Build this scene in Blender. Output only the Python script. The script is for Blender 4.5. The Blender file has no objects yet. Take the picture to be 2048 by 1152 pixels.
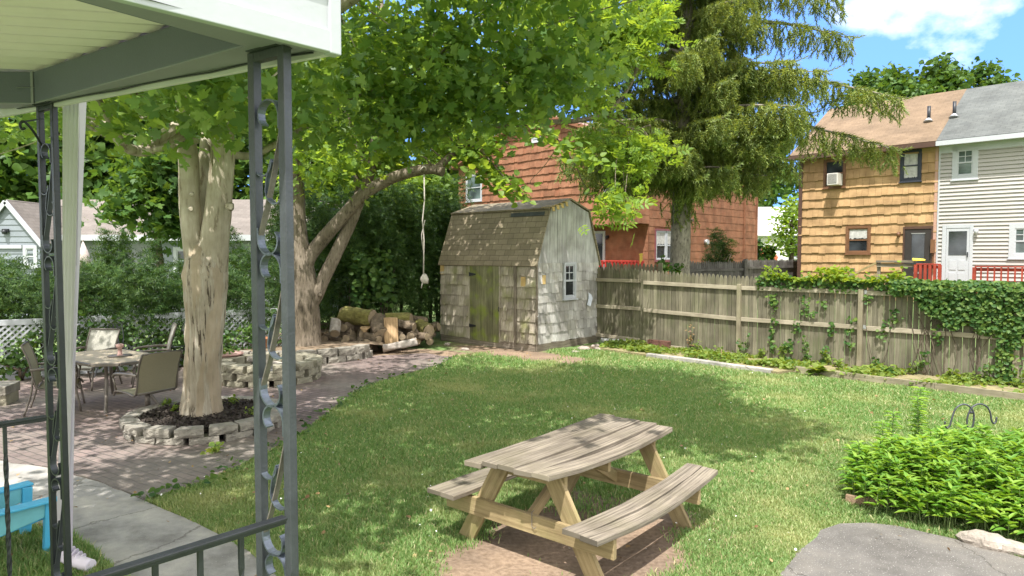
import bpy, math, random
import numpy as np
from mathutils import Vector, Matrix
R = math.radians
rnd = random.Random(7)
rng = np.random.default_rng(7)
scene = bpy.context.scene
COL = scene.collection

# ------------------------------------------------------------------ camera
F, HZ, CH = 1365.0, 512.0, 2.2
PITCH = math.atan((576 - HZ) / F)
cam = bpy.data.cameras.new('camera')
cam.sensor_width = 36.0
cam.lens = 36.0 * F / 2048.0
cam.clip_start = 0.05
cam.clip_end = 2000
camo = bpy.data.objects.new('camera', cam)
COL.objects.link(camo)
camo.location = (0, 0, CH)
camo.rotation_euler = (R(90) - PITCH, 0, 0)
scene.camera = camo
cp, sp = math.cos(PITCH), math.sin(PITCH)

def ray(u, v):
    a, b = (u - 1024) / F, (576 - v) / F
    return Vector((a, cp + b * sp, -sp + b * cp))
def U(u, v, z=0.0):          # survey helper: point of the plan at height z
    r = ray(u, v); t = (z - CH) / r.z
    return Vector((r.x * t, r.y * t, z))
def D(u, v, d):              # survey helper: point at distance d down the yard
    r = ray(u, v); t = d / r.y
    return Vector((r.x * t, d, CH + r.z * t))

# ------------------------------------------------------------------ materials
def nt(name):
    m = bpy.data.materials.new(name); m.use_nodes = True
    n = m.node_tree.nodes; l = m.node_tree.links
    b = n['Principled BSDF']
    return m, n, l, b
def node(n, t, **k):
    x = n.new(t)
    for a, v in k.items(): setattr(x, a, v)
    return x
def ramp(n, stops):
    r = n.new('ShaderNodeValToRGB'); e = r.color_ramp.elements
    while len(e) < len(stops): e.new(0.5)
    for i, (p, c) in enumerate(stops):
        e[i].position = p; e[i].color = (c[0], c[1], c[2], 1)
    return r
def mixc(n, l, fac, a, b, mode='MIX'):
    m = n.new('ShaderNodeMix'); m.data_type = 'RGBA'; m.blend_type = mode
    for sock, val in ((m.inputs[0], fac), (m.inputs[6], a), (m.inputs[7], b)):
        if hasattr(val, 'links') or hasattr(val, 'is_linked'): l.new(val, sock)
        elif isinstance(val, (int, float)): sock.default_value = val
        else: sock.default_value = (val[0], val[1], val[2], 1)
    return m.outputs[2]
def mul(c, k): return tuple(x * k for x in c[:3])

def basic(name, col, rough=0.6, var=0.25, scale=6, bump=0.1, bscale=40, metal=0.0, stretch=None, spec=0.5, island=0.0, coord='Object'):
    m, n, l, b = nt(name)
    tc = n.new('ShaderNodeTexCoord'); src = tc.outputs[coord]
    if stretch:
        mp = n.new('ShaderNodeMapping'); mp.inputs['Scale'].default_value = stretch
        l.new(src, mp.inputs[0]); src = mp.outputs[0]
    nz = node(n, 'ShaderNodeTexNoise'); nz.inputs['Scale'].default_value = scale; nz.inputs['Detail'].default_value = 8; nz.inputs['Roughness'].default_value = .65
    l.new(src, nz.inputs['Vector'])
    rp = ramp(n, [(0.28, mul(col, 1 - var)), (0.72, mul(col, 1 + var))])
    l.new(nz.outputs[0], rp.inputs[0])
    c = rp.outputs[0]
    if island:
        g = n.new('ShaderNodeNewGeometry')
        r2 = ramp(n, [(0, (1 - island,) * 3), (1, (1 + island,) * 3)])
        l.new(g.outputs['Random Per Island'], r2.inputs[0])
        c = mixc(n, l, 1.0, c, r2.outputs[0], 'MULTIPLY')
    l.new(c, b.inputs['Base Color'])
    b.inputs['Roughness'].default_value = rough
    b.inputs['Metallic'].default_value = metal
    b.inputs['Specular IOR Level'].default_value = spec
    if bump:
        n2 = node(n, 'ShaderNodeTexNoise'); n2.inputs['Scale'].default_value = bscale; n2.inputs['Detail'].default_value = 6
        l.new(src, n2.inputs['Vector'])
        bp = n.new('ShaderNodeBump'); bp.inputs['Strength'].default_value = bump; bp.inputs['Distance'].default_value = 0.02
        l.new(n2.outputs[0], bp.inputs['Height']); l.new(bp.outputs[0], b.inputs['Normal'])
    return m

def wood(name, dark, light, moss=None, mossamt=0.5, island=0.18, grain=(1.6, 55.0), rough=0.85, bump=0.5):
    """weathered timber: UV u runs along the board, v across it (metres)"""
    m, n, l, b = nt(name)
    tc = n.new('ShaderNodeTexCoord')
    mp = n.new('ShaderNodeMapping'); mp.inputs['Scale'].default_value = (grain[0], grain[1], 1)
    l.new(tc.outputs['UV'], mp.inputs[0])
    nz = node(n, 'ShaderNodeTexNoise'); nz.inputs['Scale'].default_value = 1.0; nz.inputs['Detail'].default_value = 9; nz.inputs['Roughness'].default_value = .7
    l.new(mp.outputs[0], nz.inputs['Vector'])
    rp = ramp(n, [(0.32, dark), (0.5, mul([(a + c) / 2 for a, c in zip(dark, light)], 1)), (0.7, light)])
    l.new(nz.outputs[0], rp.inputs[0]); c = rp.outputs[0]
    # large stains
    n3 = node(n, 'ShaderNodeTexNoise'); n3.inputs['Scale'].default_value = 2.2; n3.inputs['Detail'].default_value = 6
    l.new(tc.outputs['Object'], n3.inputs['Vector'])
    r3 = ramp(n, [(0.35, (0.62, 0.6, 0.58)), (0.62, (1.1, 1.1, 1.1))]); l.new(n3.outputs[0], r3.inputs[0])
    c = mixc(n, l, 0.8, c, r3.outputs[0], 'MULTIPLY')
    g = n.new('ShaderNodeNewGeometry')
    r2 = ramp(n, [(0, (1 - island,) * 3), (1, (1 + island,) * 3)])
    l.new(g.outputs['Random Per Island'], r2.inputs[0])
    c = mixc(n, l, 1.0, c, r2.outputs[0], 'MULTIPLY')
    if moss:
        n4 = node(n, 'ShaderNodeTexNoise'); n4.inputs['Scale'].default_value = 3.1; n4.inputs['Detail'].default_value = 7
        mp4 = n.new('ShaderNodeMapping'); mp4.inputs['Location'].default_value = (4.1, 2.2, 9); l.new(tc.outputs['Object'], mp4.inputs[0]); l.new(mp4.outputs[0], n4.inputs['Vector'])
        r4 = ramp(n, [(0.48, (0, 0, 0)), (0.68, (mossamt,) * 3)]); l.new(n4.outputs[0], r4.inputs[0])
        c = mixc(n, l, r4.outputs[0], c, moss)
    l.new(c, b.inputs['Base Color']); b.inputs['Roughness'].default_value = rough
    b.inputs['Specular IOR Level'].default_value = 0.25
    bp = n.new('ShaderNodeBump'); bp.inputs['Strength'].default_value = bump; bp.inputs['Distance'].default_value = 0.012
    l.new(nz.outputs[0], bp.inputs['Height']); l.new(bp.outputs[0], b.inputs['Normal'])
    return m

def leafmat(name, cols, trans=0.45, rough=0.45, tcol=None):
    m, n, l, b = nt(name)
    g = n.new('ShaderNodeNewGeometry')
    rp = ramp(n, [(i / (len(cols) - 1), c) for i, c in enumerate(cols)])
    l.new(g.outputs['Random Per Island'], rp.inputs[0])
    tc = n.new('ShaderNodeTexCoord'); nz = node(n, 'ShaderNodeTexNoise'); nz.inputs['Scale'].default_value = 1.1; nz.inputs['Detail'].default_value = 2
    l.new(tc.outputs['Object'], nz.inputs['Vector'])
    r2 = ramp(n, [(0.3, (0.8, 0.84, 0.8)), (0.7, (1.2, 1.14, 1.1))]); l.new(nz.outputs[0], r2.inputs[0])
    c = mixc(n, l, 1.0, rp.outputs[0], r2.outputs[0], 'MULTIPLY')
    l.new(c, b.inputs['Base Color']); b.inputs['Roughness'].default_value = rough
    b.inputs['Specular IOR Level'].default_value = 0.22
    t = n.new('ShaderNodeBsdfTranslucent')
    tint = mixc(n, l, 1.0, c, tcol or (1.9, 1.6, 0.6), 'MULTIPLY')
    l.new(tint, t.inputs[0])
    mx = n.new('ShaderNodeMixShader'); mx.inputs[0].default_value = trans
    l.new(b.outputs[0], mx.inputs[1]); l.new(t.outputs[0], mx.inputs[2])
    l.new(mx.outputs[0], n['Material Output'].inputs[0])
    return m

def glass(name, col=(0.03, 0.035, 0.04), rough=0.08):
    m, n, l, b = nt(name)
    tc = n.new('ShaderNodeTexCoord'); nz = node(n, 'ShaderNodeTexNoise'); nz.inputs['Scale'].default_value = 1.7; nz.inputs['Detail'].default_value = 3
    l.new(tc.outputs['Object'], nz.inputs['Vector'])
    rp = ramp(n, [(0.35, mul(col, 0.5)), (0.7, mul(col, 1.7))]); l.new(nz.outputs[0], rp.inputs[0])
    l.new(rp.outputs[0], b.inputs['Base Color'])
    b.inputs['Roughness'].default_value = rough; b.inputs['Specular IOR Level'].default_value = 0.7
    bp = n.new('ShaderNodeBump'); bp.inputs['Strength'].default_value = 0.05; l.new(nz.outputs[0], bp.inputs['Height']); l.new(bp.outputs[0], b.inputs['Normal'])
    return m

def bricklike(name, c1, c2, mortar, scale, rot=0, bw=0.5, rh=0.25, ms=0.02, rough=0.85, bump=0.4, stain=0.35, coord='Object', stretch=(1, 1, 1), patch=None):
    m, n, l, b = nt(name)
    tc = n.new('ShaderNodeTexCoord'); mp = n.new('ShaderNodeMapping')
    mp.inputs['Rotation'].default_value = (0, 0, rot); mp.inputs['Scale'].default_value = stretch
    l.new(tc.outputs[coord], mp.inputs[0])
    nw = node(n, 'ShaderNodeTexNoise'); nw.inputs['Scale'].default_value = 3; l.new(mp.outputs[0], nw.inputs['Vector'])
    va = n.new('ShaderNodeVectorMath'); va.operation = 'MULTIPLY_ADD'; va.inputs[1].default_value = (0.03, 0.03, 0.0)
    l.new(nw.outputs['Color'], va.inputs[0]); l.new(mp.outputs[0], va.inputs[2])
    bt = n.new('ShaderNodeTexBrick'); bt.inputs['Scale'].default_value = scale
    bt.inputs['Color1'].default_value = (*c1, 1); bt.inputs['Color2'].default_value = (*c2, 1); bt.inputs['Mortar'].default_value = (*mortar, 1)
    bt.inputs['Brick Width'].default_value = bw; bt.inputs['Row Height'].default_value = rh; bt.inputs['Mortar Size'].default_value = ms
    bt.inputs['Mortar Smooth'].default_value = 0.3; bt.inputs['Bias'].default_value = 0.0
    l.new(va.outputs[0], bt.inputs['Vector'])
    n3 = node(n, 'ShaderNodeTexNoise'); n3.inputs['Scale'].default_value = 1.3; n3.inputs['Detail'].default_value = 8; n3.inputs['Roughness'].default_value = .7
    l.new(tc.outputs['Object'], n3.inputs['Vector'])
    r3 = ramp(n, [(0.3, (1 - stain,) * 3), (0.7, (1 + stain,) * 3)]); l.new(n3.outputs[0], r3.inputs[0])
    c = mixc(n, l, 1.0, bt.outputs['Color'], r3.outputs[0], 'MULTIPLY')
    if patch:
        n5 = node(n, 'ShaderNodeTexNoise'); n5.inputs['Scale'].default_value = .5; n5.inputs['Detail'].default_value = 5; l.new(tc.outputs['Object'], n5.inputs['Vector'])
        r5 = ramp(n, [(0.42, (0, 0, 0)), (0.62, (.75,) * 3)]); l.new(n5.outputs[0], r5.inputs[0])
        c = mixc(n, l, r5.outputs[0], c, mixc(n, l, 1.0, patch, r3.outputs[0], 'MULTIPLY'))
    l.new(c, b.inputs['Base Color']); b.inputs['Roughness'].default_value = rough; b.inputs['Specular IOR Level'].default_value = 0.3
    n2 = node(n, 'ShaderNodeTexNoise'); n2.inputs['Scale'].default_value = 60; n2.inputs['Detail'].default_value = 4; l.new(tc.outputs['Object'], n2.inputs['Vector'])
    ad = n.new('ShaderNodeMath'); ad.operation = 'MULTIPLY_ADD'; ad.inputs[1].default_value = -1.0
    l.new(bt.outputs['Fac'], ad.inputs[0]); l.new(n2.outputs[0], ad.inputs[2])
    bp = n.new('ShaderNodeBump'); bp.inputs['Strength'].default_value = bump; bp.inputs['Distance'].default_value = 0.01
    l.new(ad.outputs[0], bp.inputs['Height']); l.new(bp.outputs[0], b.inputs['Normal'])
    return m

M = {}
M['white'] = basic('white_paint', (.43, .445, .47), .45, .06, 3, .05, 30)
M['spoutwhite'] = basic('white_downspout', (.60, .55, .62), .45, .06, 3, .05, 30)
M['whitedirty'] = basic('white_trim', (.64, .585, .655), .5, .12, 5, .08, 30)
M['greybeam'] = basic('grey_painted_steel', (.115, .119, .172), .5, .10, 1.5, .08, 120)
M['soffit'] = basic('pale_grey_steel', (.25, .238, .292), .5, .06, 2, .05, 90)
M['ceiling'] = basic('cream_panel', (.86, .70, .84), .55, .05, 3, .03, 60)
M['iron'] = basic('charcoal_iron', (.045, .050, .058), .36, .35, 9, .12, 140, metal=.25)
M['irondark'] = basic('dark_iron', (.022, .024, .028), .4, .3, 9, .1, 140, metal=.2)
M['irongrey'] = basic('grey_iron', (.052, .056, .064), .42, .3, 9, .12, 90, metal=.15)
M['scroll'] = basic('worn_scroll_iron', (.10, .115, .14), .3, .5, 14, .1, 140, metal=.45)
M['rust'] = basic('rusty_strap', (.13, .112, .095), .6, .5, 16, .2, 120)
M['bluepl'] = basic('blue_plastic', (.07, .40, .62), .4, .10, 5, .04, 120)
M['tealpl'] = basic('faded_teal_plastic', (.16, .46, .50), .45, .10, 5, .04, 120)
M['oldwood'] = wood('weathered_grey_boards', (.055, .046, .037), (.35, .298, .232), (.16, .145, .085), .3, grain=(1.5, 60))
M['newwood'] = wood('treated_yellow_timber', (.23, .17, .085), (.44, .345, .19), (.16, .17, .05), .55, grain=(1.2, 30))
M['picket'] = wood('fence_pickets', (.085, .077, .052), (.255, .232, .165), (.115, .125, .06), .45, island=.27, grain=(1.5, 50))
M['rail'] = wood('fence_rails', (.26, .225, .165), (.46, .41, .31), None, island=.1)
M['post'] = wood('fence_posts', (.19, .165, .115), (.35, .31, .215), (.17, .18, .08), .3, island=.1)
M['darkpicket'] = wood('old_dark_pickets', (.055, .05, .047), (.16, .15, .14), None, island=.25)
M['cedar'] = wood('silver_cedar_shingles', (.24, .23, .215), (.62, .605, .57), (.40, .36, .27), .3, island=.26, grain=(3, 60))
M['cedarbrown'] = wood('mossy_cedar_shingles', (.15, .13, .097), (.56, .50, .40), (.20, .21, .065), .6, island=.24, grain=(3, 60))
M['freshcedar'] = wood('new_cedar_patch', (.40, .27, .10), (.58, .43, .2), None)
M['plank'] = wood('silver_gable_planks', (.22, .215, .21), (.54, .53, .515), None, island=.14, grain=(1.2, 34))
M['greendoor'] = wood('algae_green_door', (.085, .085, .045), (.24, .235, .13), (.19, .24, .035), .9, island=.3, grain=(1.2, 30))
M['shedroof'] = bricklike('brown_asphalt_shingles', (.185, .153, .10), (.24, .20, .135), (.08, .066, .044), 1.0, bw=.30, rh=.14, ms=.006, coord='UV', bump=.5, stain=.3)
M['pinkroof'] = bricklike('faded_pink_shingles', (.15, .13, .115), (.18, .157, .14), (.10, .088, .08), 1.0, bw=.3, rh=.14, ms=.006, coord='UV', bump=.25, stain=.2)
M['tanroof'] = bricklike('tan_brown_shingles', (.155, .107, .065), (.19, .133, .083), (.105, .072, .045), 1.0, bw=.3, rh=.14, ms=.006, coord='UV', bump=.25, stain=.25)
M['greyroof'] = bricklike('grey_shingles', (.092, .098, .092), (.115, .121, .112), (.062, .066, .063), 1.0, bw=.3, rh=.14, ms=.006, coord='UV', bump=.25, stain=.25)
M['rustroof'] = bricklike('rust_brown_shingles', (.26, .15, .115), (.31, .18, .14), (.17, .10, .075), 1.0, bw=.3, rh=.14, ms=.006, coord='UV', bump=.25, stain=.2)
M['tarpatch'] = basic('dark_tar_strip', (.035, .042, .036), .7, .3, 8, .3, 60)
M['orange'] = wood('orange_shakes', (.22, .10, .056), (.295, .143, .082), (.30, .10, .05), .3, island=.09, grain=(40, 2.0), bump=.4)
M['orangedark'] = wood('orange_wall', (.195, .085, .047), (.26, .118, .067), None, island=.09, grain=(40, 2.0), bump=.3)
M['tan'] = wood('ochre_shakes', (.375, .235, .113), (.48, .31, .16), (.31, .195, .09), .3, island=.07, grain=(40, 2.0), bump=.4)
M['clap'] = basic('cream_vinyl_clapboard', (.38, .357, .33), .5, .05, 3, .05, 60, island=.04)
M['bluegrey'] = basic('blue_grey_clapboard', (.20, .225, .25), .6, .08, 3, .05, 40, island=.05)
M['greyshake'] = bricklike('grey_shake_wall', (.29, .30, .31), (.33, .34, .35), (.23, .24, .25), 1.0, bw=.2, rh=.22, ms=.006, coord='UV', bump=.3, stain=.1)
M['cream'] = basic('cream_render', (.68, .67, .62), .7, .06, 3, .05, 30)
M['brown'] = basic('dark_brown_trim', (.075, .038, .026), .5, .2, 6, .08, 40)
M['browndoor'] = basic('brown_black_door', (.032, .026, .024), .45, .2, 4, .05, 40)
M['brownframe'] = basic('brown_window_frame', (.16, .075, .035), .5, .2, 5, .06, 40)
M['navy'] = basic('dark_blue_frame', (.03, .035, .05), .5, .2, 5, .05, 40)
M['redwood'] = wood('red_stained_deck', (.25, .035, .022), (.38, .068, .042), None, island=.12)
M['glass'] = glass('window_glass')
M['glassgreen'] = glass('green_grey_glass', (.085, .115, .11))
M['curtain'] = basic('lace_curtain', (.42, .41, .39), .9, .35, 9, .2, 30)
M['stone'] = basic('grey_wall_block', (.235, .215, .18), .95, .38, 5, .9, 45, island=.16)
M['stonemoss'] = basic('mossy_wall_block', (.25, .23, .17), .95, .3, 5, .9, 45, island=.18)
M['rock'] = basic('rubble_stone', (.30, .26, .22), .95, .35, 6, .9, 30, island=.2)
M['concrete'] = basic('old_concrete', (.31, .295, .27), .9, .22, 2.2, .35, 130)
M['asphalt'] = basic('grey_asphalt', (.165, .153, .138), .92, .24, 3.2, .8, 170)
def speckle(m, thr=.70, col=(.5, .48, .44), sc=95):
    n, l = m.node_tree.nodes, m.node_tree.links; b = n['Principled BSDF']; lk = b.inputs['Base Color'].links[0].from_socket
    tc = n.new('ShaderNodeTexCoord'); nz = node(n, 'ShaderNodeTexNoise'); nz.inputs['Scale'].default_value = sc; nz.inputs['Detail'].default_value = 2; l.new(tc.outputs['Object'], nz.inputs['Vector'])
    r = ramp(n, [(thr - .05, (0, 0, 0)), (thr, (1, 1, 1))]); l.new(nz.outputs[0], r.inputs[0])
    n2 = node(n, 'ShaderNodeTexNoise'); n2.inputs['Scale'].default_value = 1.1; n2.inputs['Detail'].default_value = 9; n2.inputs['Roughness'].default_value = .7; l.new(tc.outputs['Object'], n2.inputs['Vector'])
    r2 = ramp(n, [(.36, (.68, .67, .66)), (.5, (1, 1, 1)), (.64, (1.25, 1.22, 1.16))]); l.new(n2.outputs[0], r2.inputs[0])
    v = node(n, 'ShaderNodeTexVoronoi', feature='DISTANCE_TO_EDGE'); v.inputs['Scale'].default_value = .9; mp = n.new('ShaderNodeVectorMath'); mp.operation = 'MULTIPLY_ADD'; mp.inputs[1].default_value = (.5, .5, 0); l.new(n2.outputs['Color'], mp.inputs[0]); l.new(tc.outputs['Object'], mp.inputs[2]); l.new(mp.outputs[0], v.inputs['Vector'])
    r3 = ramp(n, [(.0, (.45, .43, .4)), (.010, (1, 1, 1))]); l.new(v.outputs['Distance'], r3.inputs[0])
    c = mixc(n, l, 1.0, lk, r2.outputs[0], 'MULTIPLY'); c = mixc(n, l, 1.0, c, r3.outputs[0], 'MULTIPLY'); c = mixc(n, l, r.outputs[0], c, col); l.new(c, b.inputs['Base Color'])
speckle(M['asphalt']); speckle(M['concrete'], .74, (.42, .40, .37), 70)
M['brick'] = bricklike('brick_paving', (.205, .152, .138), (.15, .114, .106), (.068, .06, .054), 1.0, rot=R(33), bw=.20, rh=.10, ms=.007, bump=.8, stain=.3, patch=(.20, .18, .15))
M['mulch'] = basic('dark_mulch', (.045, .035, .028), .95, .6, 30, 1.0, 60)
M['soil'] = basic('brown_soil', (.20, .145, .095), .97, .35, 7, .8, 50)
M['bark1'] = None
M['logbark'] = basic('rough_log_bark', (.13, .098, .066), .95, .6, 11, 1.0, 22, island=.2)
M['mosslog'] = basic('mossy_log_bark', (.17, .155, .045), .95, .6, 9, 1.0, 26)
M['logpale'] = wood('split_log_wood', (.28, .175, .09), (.52, .375, .22), None, grain=(4, 30))
M['greylog'] = basic('barkless_grey_log', (.34, .30, .26), .8, .35, 9, .5, 30, stretch=(1, 1, 1))
M['sling'] = basic('olive_tan_sling_fabric', (.25, .225, .145), .8, .12, 90, .25, 300)
M['slinggrey'] = basic('grey_tan_sling_fabric', (.30, .29, .25), .8, .12, 90, .25, 300)
M['tabletile'] = bricklike('beige_tile_top', (.46, .375, .26), (.40, .33, .23), (.26, .22, .17), 1.0, bw=.15, rh=.15, ms=.004, stain=.2, rough=.5, bump=.15)
M['bronze'] = basic('bronze_frame', (.135, .115, .095), .45, .25, 8, .1, 90, metal=.3)
M['terracotta'] = basic('terracotta', (.44, .19, .09), .8, .2, 6, .2, 50)
M['pinkpot'] = basic('pink_planter', (.40, .245, .215), .7, .15, 6, .1, 50)
M['pvc'] = basic('white_pvc', (.66, .66, .67), .4, .12, 4, .05, 30)
M['rope'] = basic('frayed_rope', (.46, .42, .37), .9, .2, 20, .4, 150)
M['paper'] = basic('pale_sheet', (.62, .66, .74), .6, .08, 4, .1, 20)
M['acgrey'] = basic('beige_air_conditioner', (.52, .50, .46), .5, .1, 4, .05, 40)
M['acdark'] = basic('dark_grille', (.05, .05, .05), .6, .2, 8, .1, 60)
M['galv'] = basic('galvanised_vent', (.42, .42, .42), .4, .15, 6, .1, 40, metal=.6)
M['coral'] = basic('orange_red_cover', (.55, .13, .05), .6, .15, 6, .1, 30)
M['petal'] = basic('white_petals', (.75, .74, .70), .7, .05, 6, 0)
M['deadleaf'] = leafmat('dead_leaves', [(.22, .13, .06), (.34, .24, .12), (.16, .09, .05)], .1)
M['maple'] = leafmat('maple_leaves', [(.105, .205, .068), (.145, .26, .080), (.215, .33, .085), (.14, .245, .125)], .56)
M['maple2'] = leafmat('maple_leaves_behind', [(.12, .22, .055), (.175, .28, .062), (.24, .35, .072)], .56)
M['pale'] = leafmat('pale_leaflets', [(.16, .27, .045), (.23, .34, .06), (.14, .25, .07)], .5)
M['yew'] = leafmat('yew_needles', [(.024, .060, .017), (.042, .092, .023), (.085, .145, .033)], .3)
M['shrub'] = leafmat('shrub_leaves', [(.040, .095, .028), (.066, .135, .034), (.105, .18, .042)], .4)
M['spruce'] = leafmat('spruce_needles', [(.105, .165, .055), (.170, .235, .074), (.26, .32, .10), (.12, .155, .065)], .34)
M['far'] = leafmat('far_foliage', [(.040, .095, .022), (.065, .13, .028), (.095, .165, .032)], .3)
M['mint'] = leafmat('mint_leaves', [(.10, .24, .035), (.18, .33, .050), (.26, .40, .070)], .38, tcol=(1.5, 1.35, .5))
M['ivy'] = leafmat('ivy_leaves', [(.035, .095, .024), (.070, .145, .032), (.14, .21, .045)], .3, rough=.5)
M['vine'] = leafmat('yellow_green_vine', [(.16, .25, .03), (.22, .30, .04), (.12, .22, .035)], .5)
M['weed'] = leafmat('weeds', [(.115, .20, .035), (.17, .25, .05), (.20, .26, .07), (.09, .17, .035)], .4)
M['stem'] = basic('green_stem', (.12, .17, .05), .7, .2, 10, .1, 40)

def bark(name, c1, c2, furrow, vs=2.6, hs=16, bump=.9, plates=None):
    m, n, l, b = nt(name)
    tc = n.new('ShaderNodeTexCoord'); mp = n.new('ShaderNodeMapping'); mp.inputs['Scale'].default_value = (hs, hs, vs)
    l.new(tc.outputs['Object'], mp.inputs[0])
    nz = node(n, 'ShaderNodeTexNoise'); nz.inputs['Scale'].default_value = 1; nz.inputs['Detail'].default_value = 9; nz.inputs['Roughness'].default_value = .68
    l.new(mp.outputs[0], nz.inputs['Vector'])
    rp = ramp(n, [(.385, furrow), (.435, c1), (.66, c2)]); l.new(nz.outputs[0], rp.inputs[0])
    n2 = node(n, 'ShaderNodeTexNoise'); n2.inputs['Scale'].default_value = 1.8; n2.inputs['Detail'].default_value = 6; l.new(tc.outputs['Object'], n2.inputs['Vector'])
    r2 = ramp(n, [(.35, (.72, .70, .64)), (.65, (1.18, 1.16, 1.14))]); l.new(n2.outputs[0], r2.inputs[0])
    c = mixc(n, l, 1.0, rp.outputs[0], r2.outputs[0], 'MULTIPLY')
    if plates:
        mp3 = n.new('ShaderNodeMapping'); mp3.inputs['Scale'].default_value = (7, 7, .8); l.new(tc.outputs['Object'], mp3.inputs[0])
        n3 = node(n, 'ShaderNodeTexNoise'); n3.inputs['Scale'].default_value = 1; n3.inputs['Detail'].default_value = 5; l.new(mp3.outputs[0], n3.inputs['Vector'])
        r3 = ramp(n, [(.53, (0, 0, 0)), (.545, (.85,) * 3)]); l.new(n3.outputs[0], r3.inputs[0])
        c = mixc(n, l, r3.outputs[0], c, mixc(n, l, 1.0, plates, r2.outputs[0], 'MULTIPLY'))
    l.new(c, b.inputs['Base Color']); b.inputs['Roughness'].default_value = .9; b.inputs['Specular IOR Level'].default_value = .2
    bp = n.new('ShaderNodeBump'); bp.inputs['Strength'].default_value = bump; bp.inputs['Distance'].default_value = .03
    l.new(nz.outputs[0], bp.inputs['Height']); l.new(bp.outputs[0], b.inputs['Normal'])
    return m
M['bark1'] = bark('pale_maple_bark', (.33, .285, .225), (.49, .45, .38), (.07, .055, .04), 1.3, 26, 1.0, plates=(.37, .305, .225))
M['bark1s'] = bark('smooth_pale_maple_bark', (.34, .30, .235), (.47, .43, .355), (.20, .165, .12), 2.2, 10, .5)
M['bark2'] = bark('grey_brown_bark', (.155, .13, .10), (.25, .21, .168), (.07, .058, .045), 5, 26, .9)
M['sprucebark'] = bark('grey_spruce_bark', (.20, .18, .155), (.32, .29, .25), (.09, .08, .065), 6, 18, .8)
M['darkbark'] = bark('dark_bark', (.10, .08, .06), (.16, .13, .10), (.05, .04, .03), 5, 20, .7)

def groundmat():
    m, n, l, b = nt('lawn_ground')
    tc = n.new('ShaderNodeTexCoord')
    n1 = node(n, 'ShaderNodeTexNoise'); n1.inputs['Scale'].default_value = .55; n1.inputs['Detail'].default_value = 9; n1.inputs['Roughness'].default_value = .65
    l.new(tc.outputs['Object'], n1.inputs['Vector'])
    rp = ramp(n, [(.36, (.11, .19, .06)), (.52, (.155, .235, .08)), (.68, (.25, .28, .125))]); l.new(n1.outputs[0], rp.inputs[0])
    n2 = node(n, 'ShaderNodeTexNoise'); n2.inputs['Scale'].default_value = 24; n2.inputs['Detail'].default_value = 6; l.new(tc.outputs['Object'], n2.inputs['Vector'])
    r2 = ramp(n, [(.3, (.6, .6, .6)), (.7, (1.25, 1.25, 1.2))]); l.new(n2.outputs[0], r2.inputs[0])
    c = mixc(n, l, 1.0, rp.outputs[0], r2.outputs[0], 'MULTIPLY')
    # worn earth: under the picnic table and along the shed
    spots = DIRT
    fac = None
    for (x, y, rx, ry, a) in spots:
        mp = n.new('ShaderNodeMapping'); mp.vector_type = 'TEXTURE'
        mp.inputs['Location'].default_value = (x, y, 0); mp.inputs['Rotation'].default_value = (0, 0, a); mp.inputs['Scale'].default_value = (rx, ry, 1)
        l.new(tc.outputs['Object'], mp.inputs[0])
        sx = n.new('ShaderNodeSeparateXYZ'); l.new(mp.outputs[0], sx.inputs[0])
        cx = n.new('ShaderNodeCombineXYZ'); l.new(sx.outputs[0], cx.inputs[0]); l.new(sx.outputs[1], cx.inputs[1])
        ln = n.new('ShaderNodeVectorMath'); ln.operation = 'LENGTH'; l.new(cx.outputs[0], ln.inputs[0])
        n3 = node(n, 'ShaderNodeTexNoise'); n3.inputs['Scale'].default_value = 2.6; n3.inputs['Detail'].default_value = 6; l.new(tc.outputs['Object'], n3.inputs['Vector'])
        ad = n.new('ShaderNodeMath'); ad.operation = 'MULTIPLY_ADD'; ad.inputs[1].default_value = .9
        l.new(n3.outputs[0], ad.inputs[0]); l.new(ln.outputs['Value'], ad.inputs[2])
        r = ramp(n, [(.0, (1, 1, 1)), (1.0, (0, 0, 0))]); r.color_ramp.elements[0].position = .62; r.color_ramp.elements[1].position = .78
        sc = n.new('ShaderNodeMath'); sc.operation = 'MULTIPLY'; sc.inputs[1].default_value = .5; l.new(ad.outputs[0], sc.inputs[0]); l.new(sc.outputs[0], r.inputs[0])
        if fac is None: fac = r.outputs[0]
        else: fac = mixc(n, l, 1.0, fac, r.outputs[0], 'LIGHTEN')
    rs = ramp(n, [(.3, (.165, .118, .082)), (.7, (.27, .20, .145))]); l.new(n2.outputs[0], rs.inputs[0])
    n9 = node(n, 'ShaderNodeTexNoise'); n9.inputs['Scale'].default_value = 1.6; n9.inputs['Detail'].default_value = 6; l.new(tc.outputs['Object'], n9.inputs['Vector'])
    r9 = ramp(n, [(.35, (.8, .8, .8)), (.65, (1.2, 1.18, 1.14))]); l.new(n9.outputs[0], r9.inputs[0])
    c = mixc(n, l, fac, c, mixc(n, l, 1.0, rs.outputs[0], r9.outputs[0], 'MULTIPLY'))
    l.new(c, b.inputs['Base Color']); b.inputs['Roughness'].default_value = .95; b.inputs['Specular IOR Level'].default_value = .15
    bp = n.new('ShaderNodeBump'); bp.inputs['Strength'].default_value = .7; bp.inputs['Distance'].default_value = .03
    l.new(n2.outputs[0], bp.inputs['Height']); l.new(bp.outputs[0], b.inputs['Normal'])
    return m

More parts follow.
